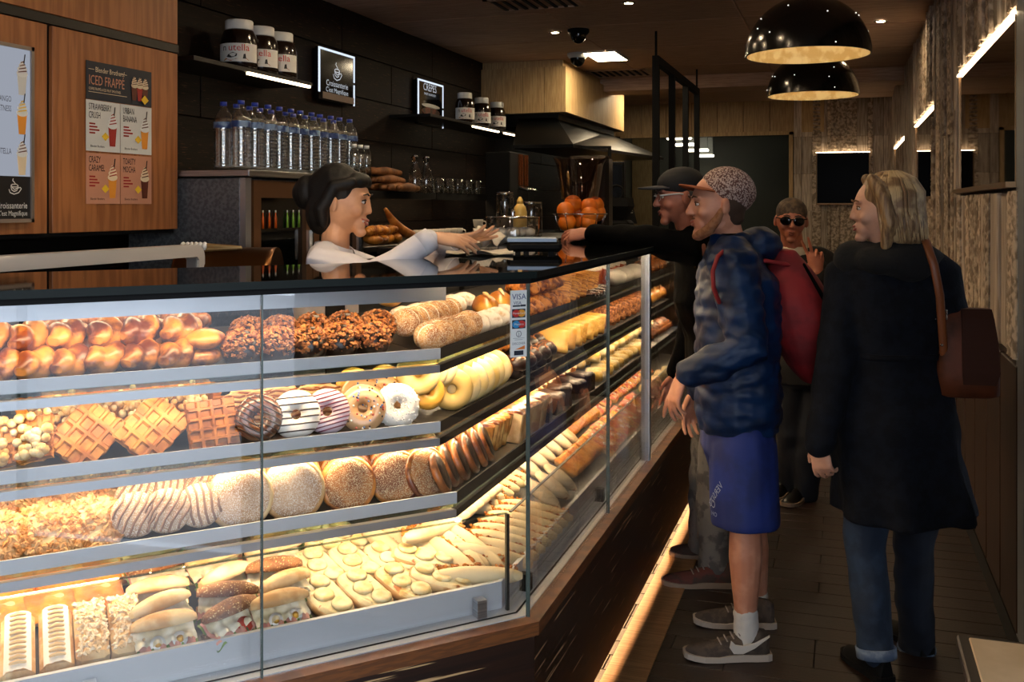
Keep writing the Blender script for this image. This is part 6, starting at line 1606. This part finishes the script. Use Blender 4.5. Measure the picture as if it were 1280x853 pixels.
for W_, E_ in ((Wr, Er), (Wl, El)):
    d = (W_ - E_).normalized(); m = MB(); m.tube([lerp(E_, W_, .78), lerp(E_, W_, .97)], [.043, .041], 16, rnd=False); wear(P, 'cuff', m, M_SHIRT)
M_HAIRK = mat('black_hair', '#050404', '#0b0807', scale=30, stretch=(1, 1, .2), rough=.6, spec=.3, bump=.3, bs=60)
m = MB(); m.M = H
m.ell((-.028, 0, .038), (.100, .088, .100), 20, 14); m.ell((-.062, 0, -.030), (.062, .086, .095), 18, 12); m.ell((-.13, 0, .02), (.055, .06, .06), 16, 10); m.ell((.036, 0, .078), (.058, .066, .036), 16, 10)
for s_ in (-1, 1): m.tube([(.045, .066 * s_, .075), (-.01, .080 * s_, .055), (-.050, .084 * s_, -.03), (-.035, .074 * s_, -.085)], [.018, .022, .026, .014], 10)
wear(P, 'hair', m, M_HAIRK, .006, 4, folds(.006, 30, 1, .3))
m = MB(); torso(m, [(hip - Z * .12, .115, .165), (hip + Z * .03, .118, .165)], fwE)
for s_ in (-1, 1): limb(m, [hip - Z * .08 - _F * .085 * s_, V((hip.x, hip.y, .5)) - _F * .085 * s_, V((hip.x, hip.y, .2)) - _F * .085 * s_], [.10, .078, .065])
wear(P, 'trousers', m, M_JBLACK, .01, 3)
for s_ in (-1, 1):
    hl = V((hip.x, hip.y, 0)) - _F * .085 * s_ - fwE * .06; o = shoe(P, hl, hl + fwE * .24, M_MATTE, M_MATTE); o.location.z = .081
# wrapped pastry paper in her hands
q = jE(583, 303, 3.42); m = MB(); m.grid(lambda i, j: V(((i - .5) * .09, (j - .5) * .07, .012 * noise.noise((i * 3, j * 3, 1)))), 8, 6); m.grid(lambda i, j: V(((.5 - i) * .09, (j - .5) * .07, .012 * noise.noise(((1 - i) * 3, j * 3, 1)) - .002)), 8, 6)
tag(m.build('banknote', mat('pale_paper', '#d8c9b4', rough=.7), None, q, YAW), 'small pale paper passed over the counter by the server', 'paper')

# ---- young man in navy puffer jacket
fwA = (-_R + _F * .12).normalized()
P = start('person', 'bearded young man in speckled cap, navy puffer jacket and blue shorts at the counter', at(918, 760, 3.70))
Hc = at(896, 257, 3.74); H = headm(Hc, -_R - _F * .10, .06)
nk = at(915, 303, 3.76); ch = at(922, 385, 3.76); hip = at(922, 528, 3.74)
Sl = at(916, 332, 3.58); El = at(934, 437, 3.50); Wl = at(853, 470, 3.52)
Sr = at(912, 330, 3.95); Er = at(905, 430, 4.02); Wr = at(868, 492, 3.98)
Kl = at(932, 655, 3.62); Al = at(932, 795, 3.60); Kr = at(938, 650, 3.86); Ar = at(948, 765, 3.92)
m = MB(); head(m, H)
limb(m, [nk - Z * .04, lerp(nk, Hc, .5) - fwA * .0, Hc + Z * -.06 - fwA * .015], [.062, .058, .058])
torso(m, [(hip - Z * .08, .115, .16), (hip + Z * .05, .115, .16), (hip + Z * .2, .10, .145), (ch, .12, .17), (ch + Z * .12, .11, .175), (nk - Z * .07, .075, .15), (nk - Z * .02, .06, .07)], fwA)
arm_body(m, Sl, El, Wl); arm_body(m, Sr, Er, Wr)
hand(m, Wl, -_R * .35 - Z * .9, -_R * .9 + Z * .3 - _F * .3, False, (.12, .4, .5, .55), .08, .7, 1.05)
hand(m, Wr, -_R * .15 - Z, _F * .8 - _R * .4, True, (.3, .35, .4, .4), .06, .5, 1.05)
leg_body(m, hip - Z * .07 - _F * .09, Kl, Al, 1.05); leg_body(m, hip - Z * .07 + _F * .09, Kr, Ar, 1.05)
body(P, m, SK1); face(P, H, brow='#5a3a22', lips='#a0584a')
m = MB(); m.M = H
for s_ in (-1, 1): m.tube([(-.0, .071 * s_, -.01), (.022, .066 * s_, -.05), (.05, .044 * s_, -.088), (.078, .012 * s_, -.108)], [.012, .018, .022, .021], 8)
m.ell((.093, 0, -.043), (.008, .024, .005), 10, 6)
wear(P, 'beard', m, mat('ginger_stubble', '#7a4c2e', '#8f6244', scale=60, rough=.9), .005, 3)
m = MB(); m.M = H; m.ell((-.034, 0, .012), (.082, .083, .085), 18, 12); m.ell((-.05, 0, -.04), (.052, .066, .05), 14, 10); wear(P, 'hair', m, mat('short_brown_hair', '#3a2618', rough=.8), .006, 2)
M_CAPT = mat('speckled_cap', '#5a3a34', '#b09a90', scale=160, thr=(.47, .53), rough=.85, spk=('#241a22', 190, .60), detail=1)
cp_ = MB(); cp_.M = H @ rot(y=-.34); cp_.ell((-.026, 0, .062), (.108, .092, .094), 24, 14, fn=lambda d: 1 if d.z > -.15 else .96); wear(P, 'cap', cp_, M_CAPT, .006, 2)
m = MB(); m.M = H @ rot(y=-.36)
m.loft([[V((.045 + r_ * cos(a) * .115, .082 * sin(a) * (1 if r_ < .5 else 1.0), .052 - .02 * (r_ * cos(a)) - .012 * sin(a) ** 2 + dz)) for a in [-PI / 2 + PI * i / 16 for i in range(17)]] for r_, dz in ((.2, .004), (1.0, .003), (1.0, -.003), (.2, -.004))], cap=False, closed=False); wear(P, 'cap_brim', m, mat('rust_brim', '#8a4a28', rough=.8), None)
m = MB()
torso(m, [(hip - Z * .02, .145, .185), (hip + Z * .06, .16, .20), (hip + Z * .2, .15, .195), (ch - Z * .03, .16, .205), (ch + Z * .1, .15, .205), (nk - Z * .075, .115, .175), (nk - Z * .01, .085, .095), (nk + Z * .035, .082, .085)], fwA)
for S_, E_, W_ in ((Sl, El, Wl), (Sr, Er, Wr)): limb(m, [lerp(S_, nk, .35), S_, lerp(S_, E_, .5), E_, lerp(E_, W_, .45), lerp(E_, W_, .9)], [.085, .092, .084, .076, .066, .05])
hood = at(948, 300, 3.78); m.ell(hood - Z * .02, (.085, .11, .07), 18, 12, Matrix.Rotation(atan2(fwA.y, fwA.x), 3, 'Z'))
def quilt(co, n_):
    q_ = abs(sin((co.z + .05 * noise.noise((co.x * 4, co.y * 4, co.z * 2))) * PI / .075)); return co + n_ * (.006 * q_ ** .6 - .003 + .010 * noise.noise((co.x * 18, co.y * 18, co.z * 30)))
jk = wear(P, 'puffer_jacket', m, M_NAVY, .0075, 4, quilt)
m = MB(); torso(m, [(nk - Z * .07, .092, .11), (nk - Z * .02, .078, .085), (nk + Z * .035, .074, .076)], fwA); wear(P, 'dark_collar', m, M_JBLACK, .007, 2)
m = MB()
kneeL, kneeR = lerp(hip - Z * .07 - _F * .09, Kl, .96), lerp(hip - Z * .07 + _F * .09, Kr, .96)
torso(m, [(hip - Z * .1, .135, .175), (hip + Z * .06, .135, .175)], fwA)
limb(m, [hip - Z * .06 - _F * .085, lerp(hip - _F * .085, kneeL, .55), kneeL], [.122, .122, .125], 18); limb(m, [hip - Z * .06 + _F * .085, lerp(hip + _F * .085, kneeR, .55), kneeR], [.122, .118, .118], 18)
zk = kneeL.z - .01
sh_ = wear(P, 'shorts', m, M_SHORTS, .008, 4, lambda co, n_: V((co.x, co.y, max(co.z, zk))) + n_ * .010 * noise.noise((co.x * 12, co.y * 12, co.z * 4)))
# faded print on the near leg of the shorts
lg_ = kneeL - P['base']; rr = .137
def onleg(u, z): a = u / rr; f_ = -_F * cos(a) - _R * sin(a); return V((lg_.x, lg_.y, lg_.z + z)) + f_ * rr
m = MB(); cA, sA = cos(-.95), sin(-.95); m.text('VERSITY', .032, lambda x, y: onleg(.145 + x * cA - y * sA, .105 + x * sA + y * cA)); m.text('CO', .04, lambda x, y: onleg(.172 + x * .7, .062 + y)); m.text('OH', .022, lambda x, y: onleg(.158 + x, .034 + y))
m.build('white_print', mat('shorts_print', '#8a94a8', rough=.8), P['o'])
m = MB(); limb(m, [lerp(Kl, Al, .80), Al + V((0, 0, -.05))], [.044, .046]); wear(P, 'sock', m, mat('white_sock', '#c9c3bb', rough=.9, bump=.3, bs=80), .006, 3, folds(.004, 40))
m = MB(); limb(m, [lerp(Kr, Ar, .80), Ar + V((0, 0, -.05))], [.044, .046]); wear(P, 'sock', m, MATS['white_sock'], .006, 3)
hl = onz(960, 822, .0); to = onz(857, 822, 0); shoe(P, hl, to, M_SNEAK, M_SOLE, .085, .05, mat('grey_lace', '#8a8078', rough=.8), (mat('white_emblem', '#d0c6ba', rough=.5), 1))
hl = onz(967, 783, .0); to = onz(869, 779, 0); shoe(P, hl, to, M_SNEAK, M_SOLE, .085, .05, MATS['grey_lace'])
# backpack
bc = at(985, 402, 3.78)
bp = thing('backpack', 'red backpack with dark panels on the back of the man in navy puffer', 'backpack', (bc.x, bc.y, bc.z), atan2(fwA.y, fwA.x))
m = MB(); rings = []
for t in range(13):
    u = t / 12; z = .27 - .50 * u; d = .075 + .055 * sin(PI * min(1, u * .9 + .1)) ; wd = .13 + .03 * sin(PI * u); k_ = max(.35, sin(PI * (.06 + .88 * u)) ** .5)
    rings.append([V((-.02 - .10 * u + .035 + d * k_ * copysign(abs(cos(a)) ** .8, cos(a)), wd * k_ * copysign(abs(sin(a)) ** .8, sin(a)), z)) for a in [2 * PI * i / 20 for i in range(20)]])
m.loft(rings[::-1]); m.build('bag', M_RED, bp); remesh(bp.children[0], .008, 3, folds(.01, 10, 5))
for dy in (.075, .125):
    m = MB(); m.tube([(-.04, dy, .22), (-.135, dy + .01, .05), (-.155, dy + .005, -.08), (-.12, dy, -.18)], [.009, .015, .013, .008], 8, flat=.6); m.build('dark_panel', M_JBLACK, bp)
for s_ in (-1, 1):
    pts = [V((.02, .085 * s_, .22)), V((.10, .10 * s_, .235)), V((.20, .115 * s_, .18)), V((.235, .15 * s_, .06)), V((.20, .165 * s_, -.06)), V((.08, .15 * s_, -.15))]
    m = MB(); m.tube(pts, [.018] * 6, 8, flat=.5); m.build('strap', M_RED, bp)

bp.rotation_euler = (0, 0, atan2(fwA.y, fwA.x)); Mi = (Matrix.Translation(bp.location) @ Matrix.Rotation(atan2(fwA.y, fwA.x), 4, 'Z')).inverted()
m = MB(); m.tube([Mi @ at(*q) for q in ((930, 312, 3.62), (908, 311, 3.56), (897, 321, 3.49), (891, 339, 3.467), (892, 360, 3.472), (899, 378, 3.50))], [.008] * 6, 8, flat=1.0); m.build('shoulder_strap', mat('bright_red_strap', '#7c1216', rough=.7), bp)

# ---- older man in black cap leaning over the counter
fwB = -_R + _F * .1
P = start('person', 'older man in black cap, glasses and black jacket reaching over the glass counter', at(880, 690, 4.42))
Hc = at(850, 247, 4.36); H = headm(Hc, -_R - _F * .06, .10)
nk = at(867, 287, 4.40); ch = at(884, 370, 4.42); hip = at(900, 480, 4.46)
Sl = at(868, 312, 4.25); El = at(812, 300, 4.36); Wl = at(738, 292, 4.70)
Sr = at(872, 312, 4.62); Er = at(866, 400, 4.72); Wr = at(846, 470, 4.62)
Kl = at(895, 620, 4.36); Al = at(893, 712, 4.30); Kr = at(884, 610, 4.60); Ar = at(878, 680, 4.62)
m = MB(); head(m, H)
limb(m, [nk - Z * .04, Hc + Z * -.06 - fwB * .015], [.06, .056])
torso(m, [(hip - Z * .08, .115, .16), (hip + Z * .05, .12, .16), (hip + Z * .2, .12, .155), (ch, .125, .17), (ch + Z * .12, .11, .175), (nk - Z * .07, .075, .15), (nk - Z * .02, .06, .07)], fwB)
arm_body(m, Sl, El, Wl); arm_body(m, Sr, Er, Wr)
hand(m, Wl, -_R * .9 + _F * .25 + Z * -.08, Z * .8 - _F * .6, False, (.45, .6, .65, .7), .07, .6, 1.1)
hand(m, Wr, -Z * .9 - _R * .3, _F, True, (.3, .35, .4, .4), .06, .5)
leg_body(m, hip - Z * .07 - _F * .09, Kl, Al); leg_body(m, hip - Z * .07 + _F * .09, Kr, Ar)
body(P, m, SK2); face(P, H, brow='#4a3a30', lips='#8a4a40')
m = MB(); m.M = H; m.ell((-.03, 0, .015), (.076, .080, .07), 16, 10); wear(P, 'hair', m, mat('grey_hair', '#3c3632', rough=.8), .006, 2)
M_BCAP = mat('black_cap', '#0e0f13', rough=.8)
m = MB(); m.M = H; m.ell((-.010, 0, .060), (.106, .088, .074), 22, 12); wear(P, 'cap', m, M_BCAP, .006, 2)
m = MB(); m.M = H @ rot(y=.0)
m.loft([[V((.06 + r_ * cos(a) * .12, .082 * sin(a), .058 - .012 * sin(a) ** 2 + dz)) for a in [-PI / 2 + PI * i / 16 for i in range(17)]] for r_, dz in ((.2, .004), (1.0, .003), (1.0, -.003), (.2, -.004))], cap=False, closed=False); wear(P, 'cap_brim', m, mat('grey_brim', '#26262b', rough=.8))
m = MB(); m.M = H
for s_ in (-1, 1):
    m.tube([(.098, .058 * s_, .018), (.02, .080 * s_, .018), (-.02, .082 * s_, .008)], [.0035, .0035, .003], 6); m.torus(.02, .0022, (0, 0, 0), 18, 5)
    for i in range(len(m.v) - 19 * 5, len(m.v)): v = H.inverted() @ m.v[i]; m.v[i] = H @ V((.102 - .006 * abs(v.x) / .02, v.x + .031 * s_, v.y * .8 + .010))
m.tube([(.103, -.011, .014), (.106, 0, .017), (.103, .011, .014)], .002, 6)
wear(P, 'spectacles', m, mat('pale_spectacles', '#c9c9c9', rough=.3))
m = MB()
torso(m, [(hip - Z * .06, .145, .19), (hip + Z * .06, .15, .195), (hip + Z * .2, .15, .19), (ch - Z * .02, .15, .2), (ch + Z * .1, .14, .2), (nk - Z * .075, .10, .17), (nk + Z * .0, .075, .08)], fwB)
for S_, E_, W_ in ((Sl, El, Wl), (Sr, Er, Wr)): limb(m, [lerp(S_, nk, .35), S_, lerp(S_, E_, .5), E_, lerp(E_, W_, .45), lerp(E_, W_, .92)], [.075, .08, .072, .064, .055, .046])
wear(P, 'black_jacket', m, M_JBLACK, .009, 4, folds(.014, 10, 7))
M_GPANT = mat('grey_print_trousers', '#6a655f', '#4c4946', scale=16, thr=(.48, .56), rough=.85, bump=.1, bs=60)
m = MB(); torso(m, [(hip - Z * .12, .125, .165), (hip + Z * .0, .125, .165)], fwB)
for h_, k_, a_ in ((hip - Z * .07 - _F * .09, Kl, Al), (hip - Z * .07 + _F * .09, Kr, Ar)): limb(m, [h_, k_, lerp(k_, a_, .5), lerp(k_, a_, .98)], [.105, .085, .078, .068])
wear(P, 'trousers', m, M_GPANT, .009, 4, folds(.012, 12, 9))
M_SNK2 = mat('brown_red_sneaker', '#3a2a22', '#5a2a20', scale=22, rough=.8, bump=.2, bs=90)
hl = onz(918, 733, 0); to = onz(829, 731, 0); shoe(P, hl, to, M_SNK2, M_SOLE2, .085, .048, mat('grey_lace', '#8a8078'))
hl = onz(915, 700, 0); to = onz(838, 694, 0); shoe(P, hl, to, M_SNK2, M_SOLE2, .085, .048)

# ---- man in sunglasses
fwC = (-_F - _R * .18).normalized()
P = start('person', 'man in sunglasses and dark suit over white shirt raising one hand, facing the entrance', at(992, 620, 5.48))
Hc = at(989, 276, 5.46); H = headm(Hc, -_F - _R * .22, .10, -.06)
nk = at(992, 311, 5.50); ch = at(998, 370, 5.52); hip = at(1000, 455, 5.54)
Sl = at(1034, 330, 5.52); El = at(1054, 388, 5.40); Wl = at(1022, 340, 5.26)
Sr = at(955, 330, 5.52); Er = at(946, 400, 5.56); Wr = at(958, 455, 5.46)
Kl = at(1010, 545, 5.50); Al = at(1008, 615, 5.52); Kr = at(988, 540, 5.54); Ar = at(988, 604, 5.62)
m = MB(); head(m, H)
limb(m, [nk - Z * .04, Hc + Z * -.06 - fwC * .015], [.062, .058])
torso(m, [(hip - Z * .08, .115, .16), (hip + Z * .05, .12, .165), (hip + Z * .2, .12, .16), (ch, .125, .175), (ch + Z * .12, .11, .175), (nk - Z * .07, .075, .15), (nk - Z * .02, .06, .07)], fwC)
arm_body(m, Sl, El, Wl); arm_body(m, Sr, Er, Wr)
hand(m, Wl, Z * .95 - _R * .15, _R * .4 + _F * .9, False, (.08, .10, 1.1, 1.2), .16, .9, 1.1)
hand(m, Wr, -Z, -_R, True, (.3, .35, .4, .4), .06, .5)
leg_body(m, hip - Z * .07 + _R * .08, Kl, Al); leg_body(m, hip - Z * .07 - _R * .08, Kr, Ar)
body(P, m, SK2); face(P, H, eyes=False, brow='#4a3a30', lips='#7a4038')
m = MB(); m.M = H; m.ell((-.014, 0, .046), (.103, .084, .080), 18, 12); wear(P, 'hair', m, mat('sandy_grey_hair', '#5a4a3a', '#3c3028', scale=40, rough=.8), .006, 2)
m = MB(); m.M = H
for s_ in (-1, 1): m.ell((.099, .034 * s_, .008), (.007, .031, .025), 14, 10, rot(z=.25 * s_).to_3x3()); 
wear(P, 'sunglass_lens', m, mat('dark_lens', '#050506', rough=.08), None)
m = MB(); m.M = H; m.tube([(.106, -.012, .016), (.108, 0, .019), (.106, .012, .016)], .0028, 6)
for s_ in (-1, 1): m.tube([(.094, .055 * s_, .018), (.02, .080 * s_, .016), (-.02, .081 * s_, .006)], .003, 6)
wear(P, 'sunglass_frame', m, M_MATTE)
m = MB()
torso(m, [(hip - Z * .10, .145, .19), (hip + Z * .06, .145, .185), (hip + Z * .2, .14, .175), (ch - Z * .02, .15, .2), (ch + Z * .1, .13, .2), (nk - Z * .075, .10, .17), (nk - Z * .02, .075, .09)], fwC)
for S_, E_, W_ in ((Sl, El, Wl), (Sr, Er, Wr)): limb(m, [lerp(S_, nk, .35), S_, lerp(S_, E_, .5), E_, lerp(E_, W_, .45), lerp(E_, W_, .90)], [.07, .075, .07, .062, .055, .046])
wear(P, 'suit_jacket', m, mat('dark_suit', '#0e0d10', rough=.85, bump=.1, bs=80), .009, 4, folds(.012, 9, 3))
m = MB(); f, l = frame(fwC)
m.loft([[ch + f * (dp) + l * (wd * t_) + Z * z for t_ in (-1, -.5, 0, .5, 1)] for z, wd, dp in ((-.16, .008, .150), (-.05, .035, .162), (.06, .055, .158), (.14, .06, .132), (.19, .062, .095))], cap=False, closed=False)
m.loft([[ch + f * (dp - .01) + l * (wd * t_) + Z * z for t_ in (1, .5, 0, -.5, -1)] for z, wd, dp in ((-.16, .008, .150), (-.05, .035, .162), (.06, .055, .158), (.14, .06, .132), (.19, .062, .095))], cap=False, closed=False)
wear(P, 'shirt_front', m, mat('cream_shirt', '#cfc4b0', rough=.8))
m = MB(); torso(m, [(nk - Z * .05, .082, .085), (nk + Z * .012, .068, .07)], fwC); wear(P, 'shirt_collar', m, MATS['cream_shirt'])
m = MB(); torso(m, [(hip - Z * .12, .125, .165), (hip + Z * .0, .125, .165)], fwC)
for h_, k_, a_ in ((hip - Z * .07 + _R * .08, Kl, Al), (hip - Z * .07 - _R * .08, Kr, Ar)): limb(m, [h_, k_, lerp(k_, a_, .5), lerp(k_, a_, 1.0)], [.10, .08, .072, .066])
wear(P, 'jeans', m, M_DENIMD, .01, 4, folds(.012, 12, 5))
for a_, dx in ((Al, 0), (Ar, 0)):
    hl = V((a_.x, a_.y, 0)) - fwC * .06; hl.z = 0; shoe(P, hl, hl + (fwC * .9 - _R * .55).normalized() * .27, mat('black_leather_shoe', '#0c0a0a', rough=.35), M_SOLE2, .07, .045)

# ---- blonde woman with coat, seen from behind
fwD = (_F - _R * .25).normalized()
P = start('person', 'blonde woman in long dark coat and jeans, seen from behind beside the plank wall', at(1120, 700, 3.50))
Hc = at(1102, 263, 3.46); H = headm(Hc, -_R + _F * .16, .04)
nk = at(1112, 310, 3.50); ch = at(1120, 390, 3.50); hip = at(1120, 500, 3.50)
Sl = at(1062, 345, 3.52); El = at(1044, 455, 3.46); Wl = at(1024, 555, 3.40)
Sr = at(1172, 345, 3.46); Er = at(1192, 440, 3.50); Wr = at(1170, 420, 3.80)
Kl = at(1082, 690, 3.50); Al = at(1096, 822, 3.44); Kr = at(1142, 690, 3.58); Ar = at(1146, 822, 3.66)
m = MB(); head(m, H, .96, .6)
limb(m, [nk - Z * .04, Hc + Z * -.06], [.055, .05])
torso(m, [(hip - Z * .08, .115, .165), (hip + Z * .05, .12, .165), (hip + Z * .2, .10, .13), (ch, .11, .155), (ch + Z * .12, .10, .16), (nk - Z * .07, .07, .14), (nk - Z * .02, .055, .06)], fwD)
arm_body(m, Sl, El, Wl, .9); arm_body(m, Sr, Er, Wr, .9)
hand(m, Wl, -Z * .95 + _R * .12, -_R * .6 - _F * .6, False, (.5, .6, .7, .7), .08, .6, .95)
hand(m, Wr, _F - Z * .2, _R, True, (.6, .6, .6, .6), .06, .5, .95)
leg_body(m, hip - Z * .07 - _R * .09, Kl, Al, .95); leg_body(m, hip - Z * .07 + _R * .09, Kr, Ar, .95)
body(P, m, SK4); face(P, H, brow='#6a4a30', lips='#a05a50', k=.96)
m = MB()
wv = lambda idx, a: (0 if idx > 4 else (.075 - .015 * idx) * cos(7 * a + idx * .3))
hm = hip - Z * .40
torso(m, [(hm + _R * .03, .21, .235), (hip - Z * .30 + _R * .02, .20, .225), (hip - Z * .2, .185, .212), (hip - Z * .05, .165, .205), (hip + Z * .1, .135, .175), (hip + Z * .17, .13, .165), (ch - Z * .03, .142, .19), (ch + Z * .09, .14, .20), (nk - Z * .08, .11, .185), (nk - Z * .02, .085, .10)], fwD, 0, 44, wv)
for S_, E_, W_ in ((Sl, El, Wl), (Sr, Er, Wr)): limb(m, [lerp(S_, nk, .4), S_, lerp(S_, E_, .5), E_, lerp(E_, W_, .5), lerp(E_, W_, .97)], [.08, .084, .076, .068, .06, .052])
ct_ = wear(P, 'long_coat', m, M_COAT, .009, 4, folds(.010, 11, 8))
m = MB(); torso(m, [(hip + Z * .155, .137, .172), (hip + Z * .175, .137, .172)], fwD); wear(P, 'waist_seam', m, M_COAT)
m = MB(); f, l = frame(fwD)
m.ell(nk - Z * .045 - f * .05, (.12, .17, .075), 20, 12, Matrix.Rotation(atan2(f.y, f.x), 3, 'Z')); m.ell(nk - Z * .04 - l * -.11, (.09, .07, .07), 16, 10); m.ell(nk - Z * .06 - l * .09 - f * .02, (.09, .08, .06), 16, 10)
wear(P, 'hood', m, mat('black_hood', '#0a0b0d', rough=.95, bump=.3, bs=80), .009, 4, folds(.018, 13, 4))
M_BLOND = mat('blonde_hair', '#a5855c', '#6a4f34', scale=26, stretch=(3, 3, .35), thr=(.38, .62), rough=.45, bump=.35, bs=50)
m = MB(); m.M = H
m.ell((-.030, 0, .038), (.106, .092, .098), 22, 14); m.ell((-.055, 0, -.05), (.085, .092, .115), 20, 14)
for s_ in (-1, 1): m.tube([(.035, .050 * s_, .11), (.012, .084 * s_, .05), (-.008, .090 * s_, -.04), (.006, .080 * s_, -.12)], [.020, .024, .026, .018], 10)
wear(P, 'hair', m, M_BLOND, .006, 4, folds(.006, 34, 2, .2))
m = MB(); r_ = random.Random(12)
for i in range(150):
    a = r_.uniform(.95, 2 * PI - .95); pts = []
    for t in range(7):
        u = t / 6; ph = 1.25 - 1.9 * min(u, .62) / .62; rr_ = 1.03 + .02 * r_.random()
        if u <= .63: p_ = V((-.032 + .108 * rr_ * cos(ph) * cos(a), .092 * rr_ * cos(ph) * sin(a), .035 + .100 * rr_ * sin(ph)))
        else:
            q_ = pts[-1]; p_ = V((q_.x * .99 - .004, q_.y * .99 + r_.uniform(-.004, .004), q_.z - .034 - .006 * r_.random()))
        pts.append(p_)
    m.M = H; m.tube(pts, [.002, .0035, .004, .0045, .004, .003, .001], 5)
o = wear(P, 'hair_strands', m, mat('light_strand', '#c9ab7c', '#8a6a48', scale=20, rough=.4, vary=.0)); o['kind'] = 'stuff'
for h_, k_, a_ in ((hip - Z * .07 - _R * .09, Kl, Al), (hip - Z * .07 + _R * .09, Kr, Ar)):
    m = MB(); limb(m, [h_, lerp(h_, k_, .5), k_, lerp(k_, a_, .5), lerp(k_, a_, .92)], [.10, .088, .07, .066, .062]); j_ = wear(P, 'jeans_leg', m, M_DENIM if h_ == hip - Z * .07 - _R * .09 else mat('shaded_denim', '#121a28', '#0d131e', scale=12, rough=.9), .008, 4, folds(.010, 13, 2))  # shade on the right leg is put into a darker denim colour
    m = MB(); m.tube([lerp(k_, a_, .90), lerp(k_, a_, 1.0)], [.068, .067], 18, rnd=False); wear(P, 'rolled_cuff', m, mat('pale_denim', '#7a8ba3', '#5a6c88', scale=30, rough=.9), parent=j_)
for a_ in (Al, Ar):
    hl = V((a_.x, a_.y, 0)) - fwD * .06; shoe(P, hl, hl + fwD * .24, M_MATTE, M_MATTE, .08, .042)
# brown leather shoulder bag
q = at(1206, 440, 3.42)
sb_ = thing('shoulder_bag', 'brown leather shoulder bag with buckled strap hanging from the blonde woman', 'bag', q, YAW - .25)
m = MB(); rings = []
for z, rx, ry in ((-.15, .085, .05), (-.14, .105, .075), (-.06, .105, .075), (.04, .095, .06), (.12, .085, .04), (.15, .08, .02)):
    rings.append([V((rx * copysign(abs(cos(a)) ** .5, cos(a)), ry * copysign(abs(sin(a)) ** .6, sin(a)), z)) for a in [2 * PI * i / 24 for i in range(24)]])
m.loft(rings); M_LEA = mat('brown_leather', '#5a2c16', '#42200f', scale=9, rough=.6, spec=.3, bump=.15, bs=70)
m.build('body', M_LEA, sb_)
m = MB(); m.loft([[V((x * k_, y, z)) for x, y in ((-.02, -.05 * d_), (.092, -.05 * d_), (.092, -.07 * d_), (-.02, -.07 * d_))] for z, k_, d_ in ((-.10, .9, 1.12), (-.06, 1.05, 1.13), (.04, 1.0, 1.0), (.12, .9, .75), (.15, .85, .5))], smooth=False); m.build('flap', mat('dark_leather', '#32170c', rough=.7, spec=.2, bump=.1, bs=60), sb_)
m = MB(); m.tube([(-.075, -.055, .0), (-.085, -.075, .10), (-.095, -.10, .20), (-.115, -.115, .30), (-.135, -.09, .375), (-.135, .0, .40)], [.014] * 6, 8, flat=.35, up=(0, 1, 0)); st_ = m.build('strap', mat('tan_strap', '#7a431f', rough=.45), sb_)
for z in (.03, .06, .16):
    m = MB(); m.lathe([(.004, -.002), (.007, 0), (.004, .002)], 12, (-.082 - (.01 if z > .1 else 0), -.064 + (.01 if z > .1 else 0), z), rot(x=PI / 2).to_3x3()); m.build('eyelet', M_CHROME, st_)
m = MB(); m.box(-.115, -.065, -.064, -.056, .115, .119); m.box(-.115, -.065, -.064, -.056, .145, .149); m.box(-.115, -.111, -.064, -.056, .119, .145); m.box(-.069, -.065, -.064, -.056, .119, .145); m.build('buckle', M_CHROME, st_)

flush()
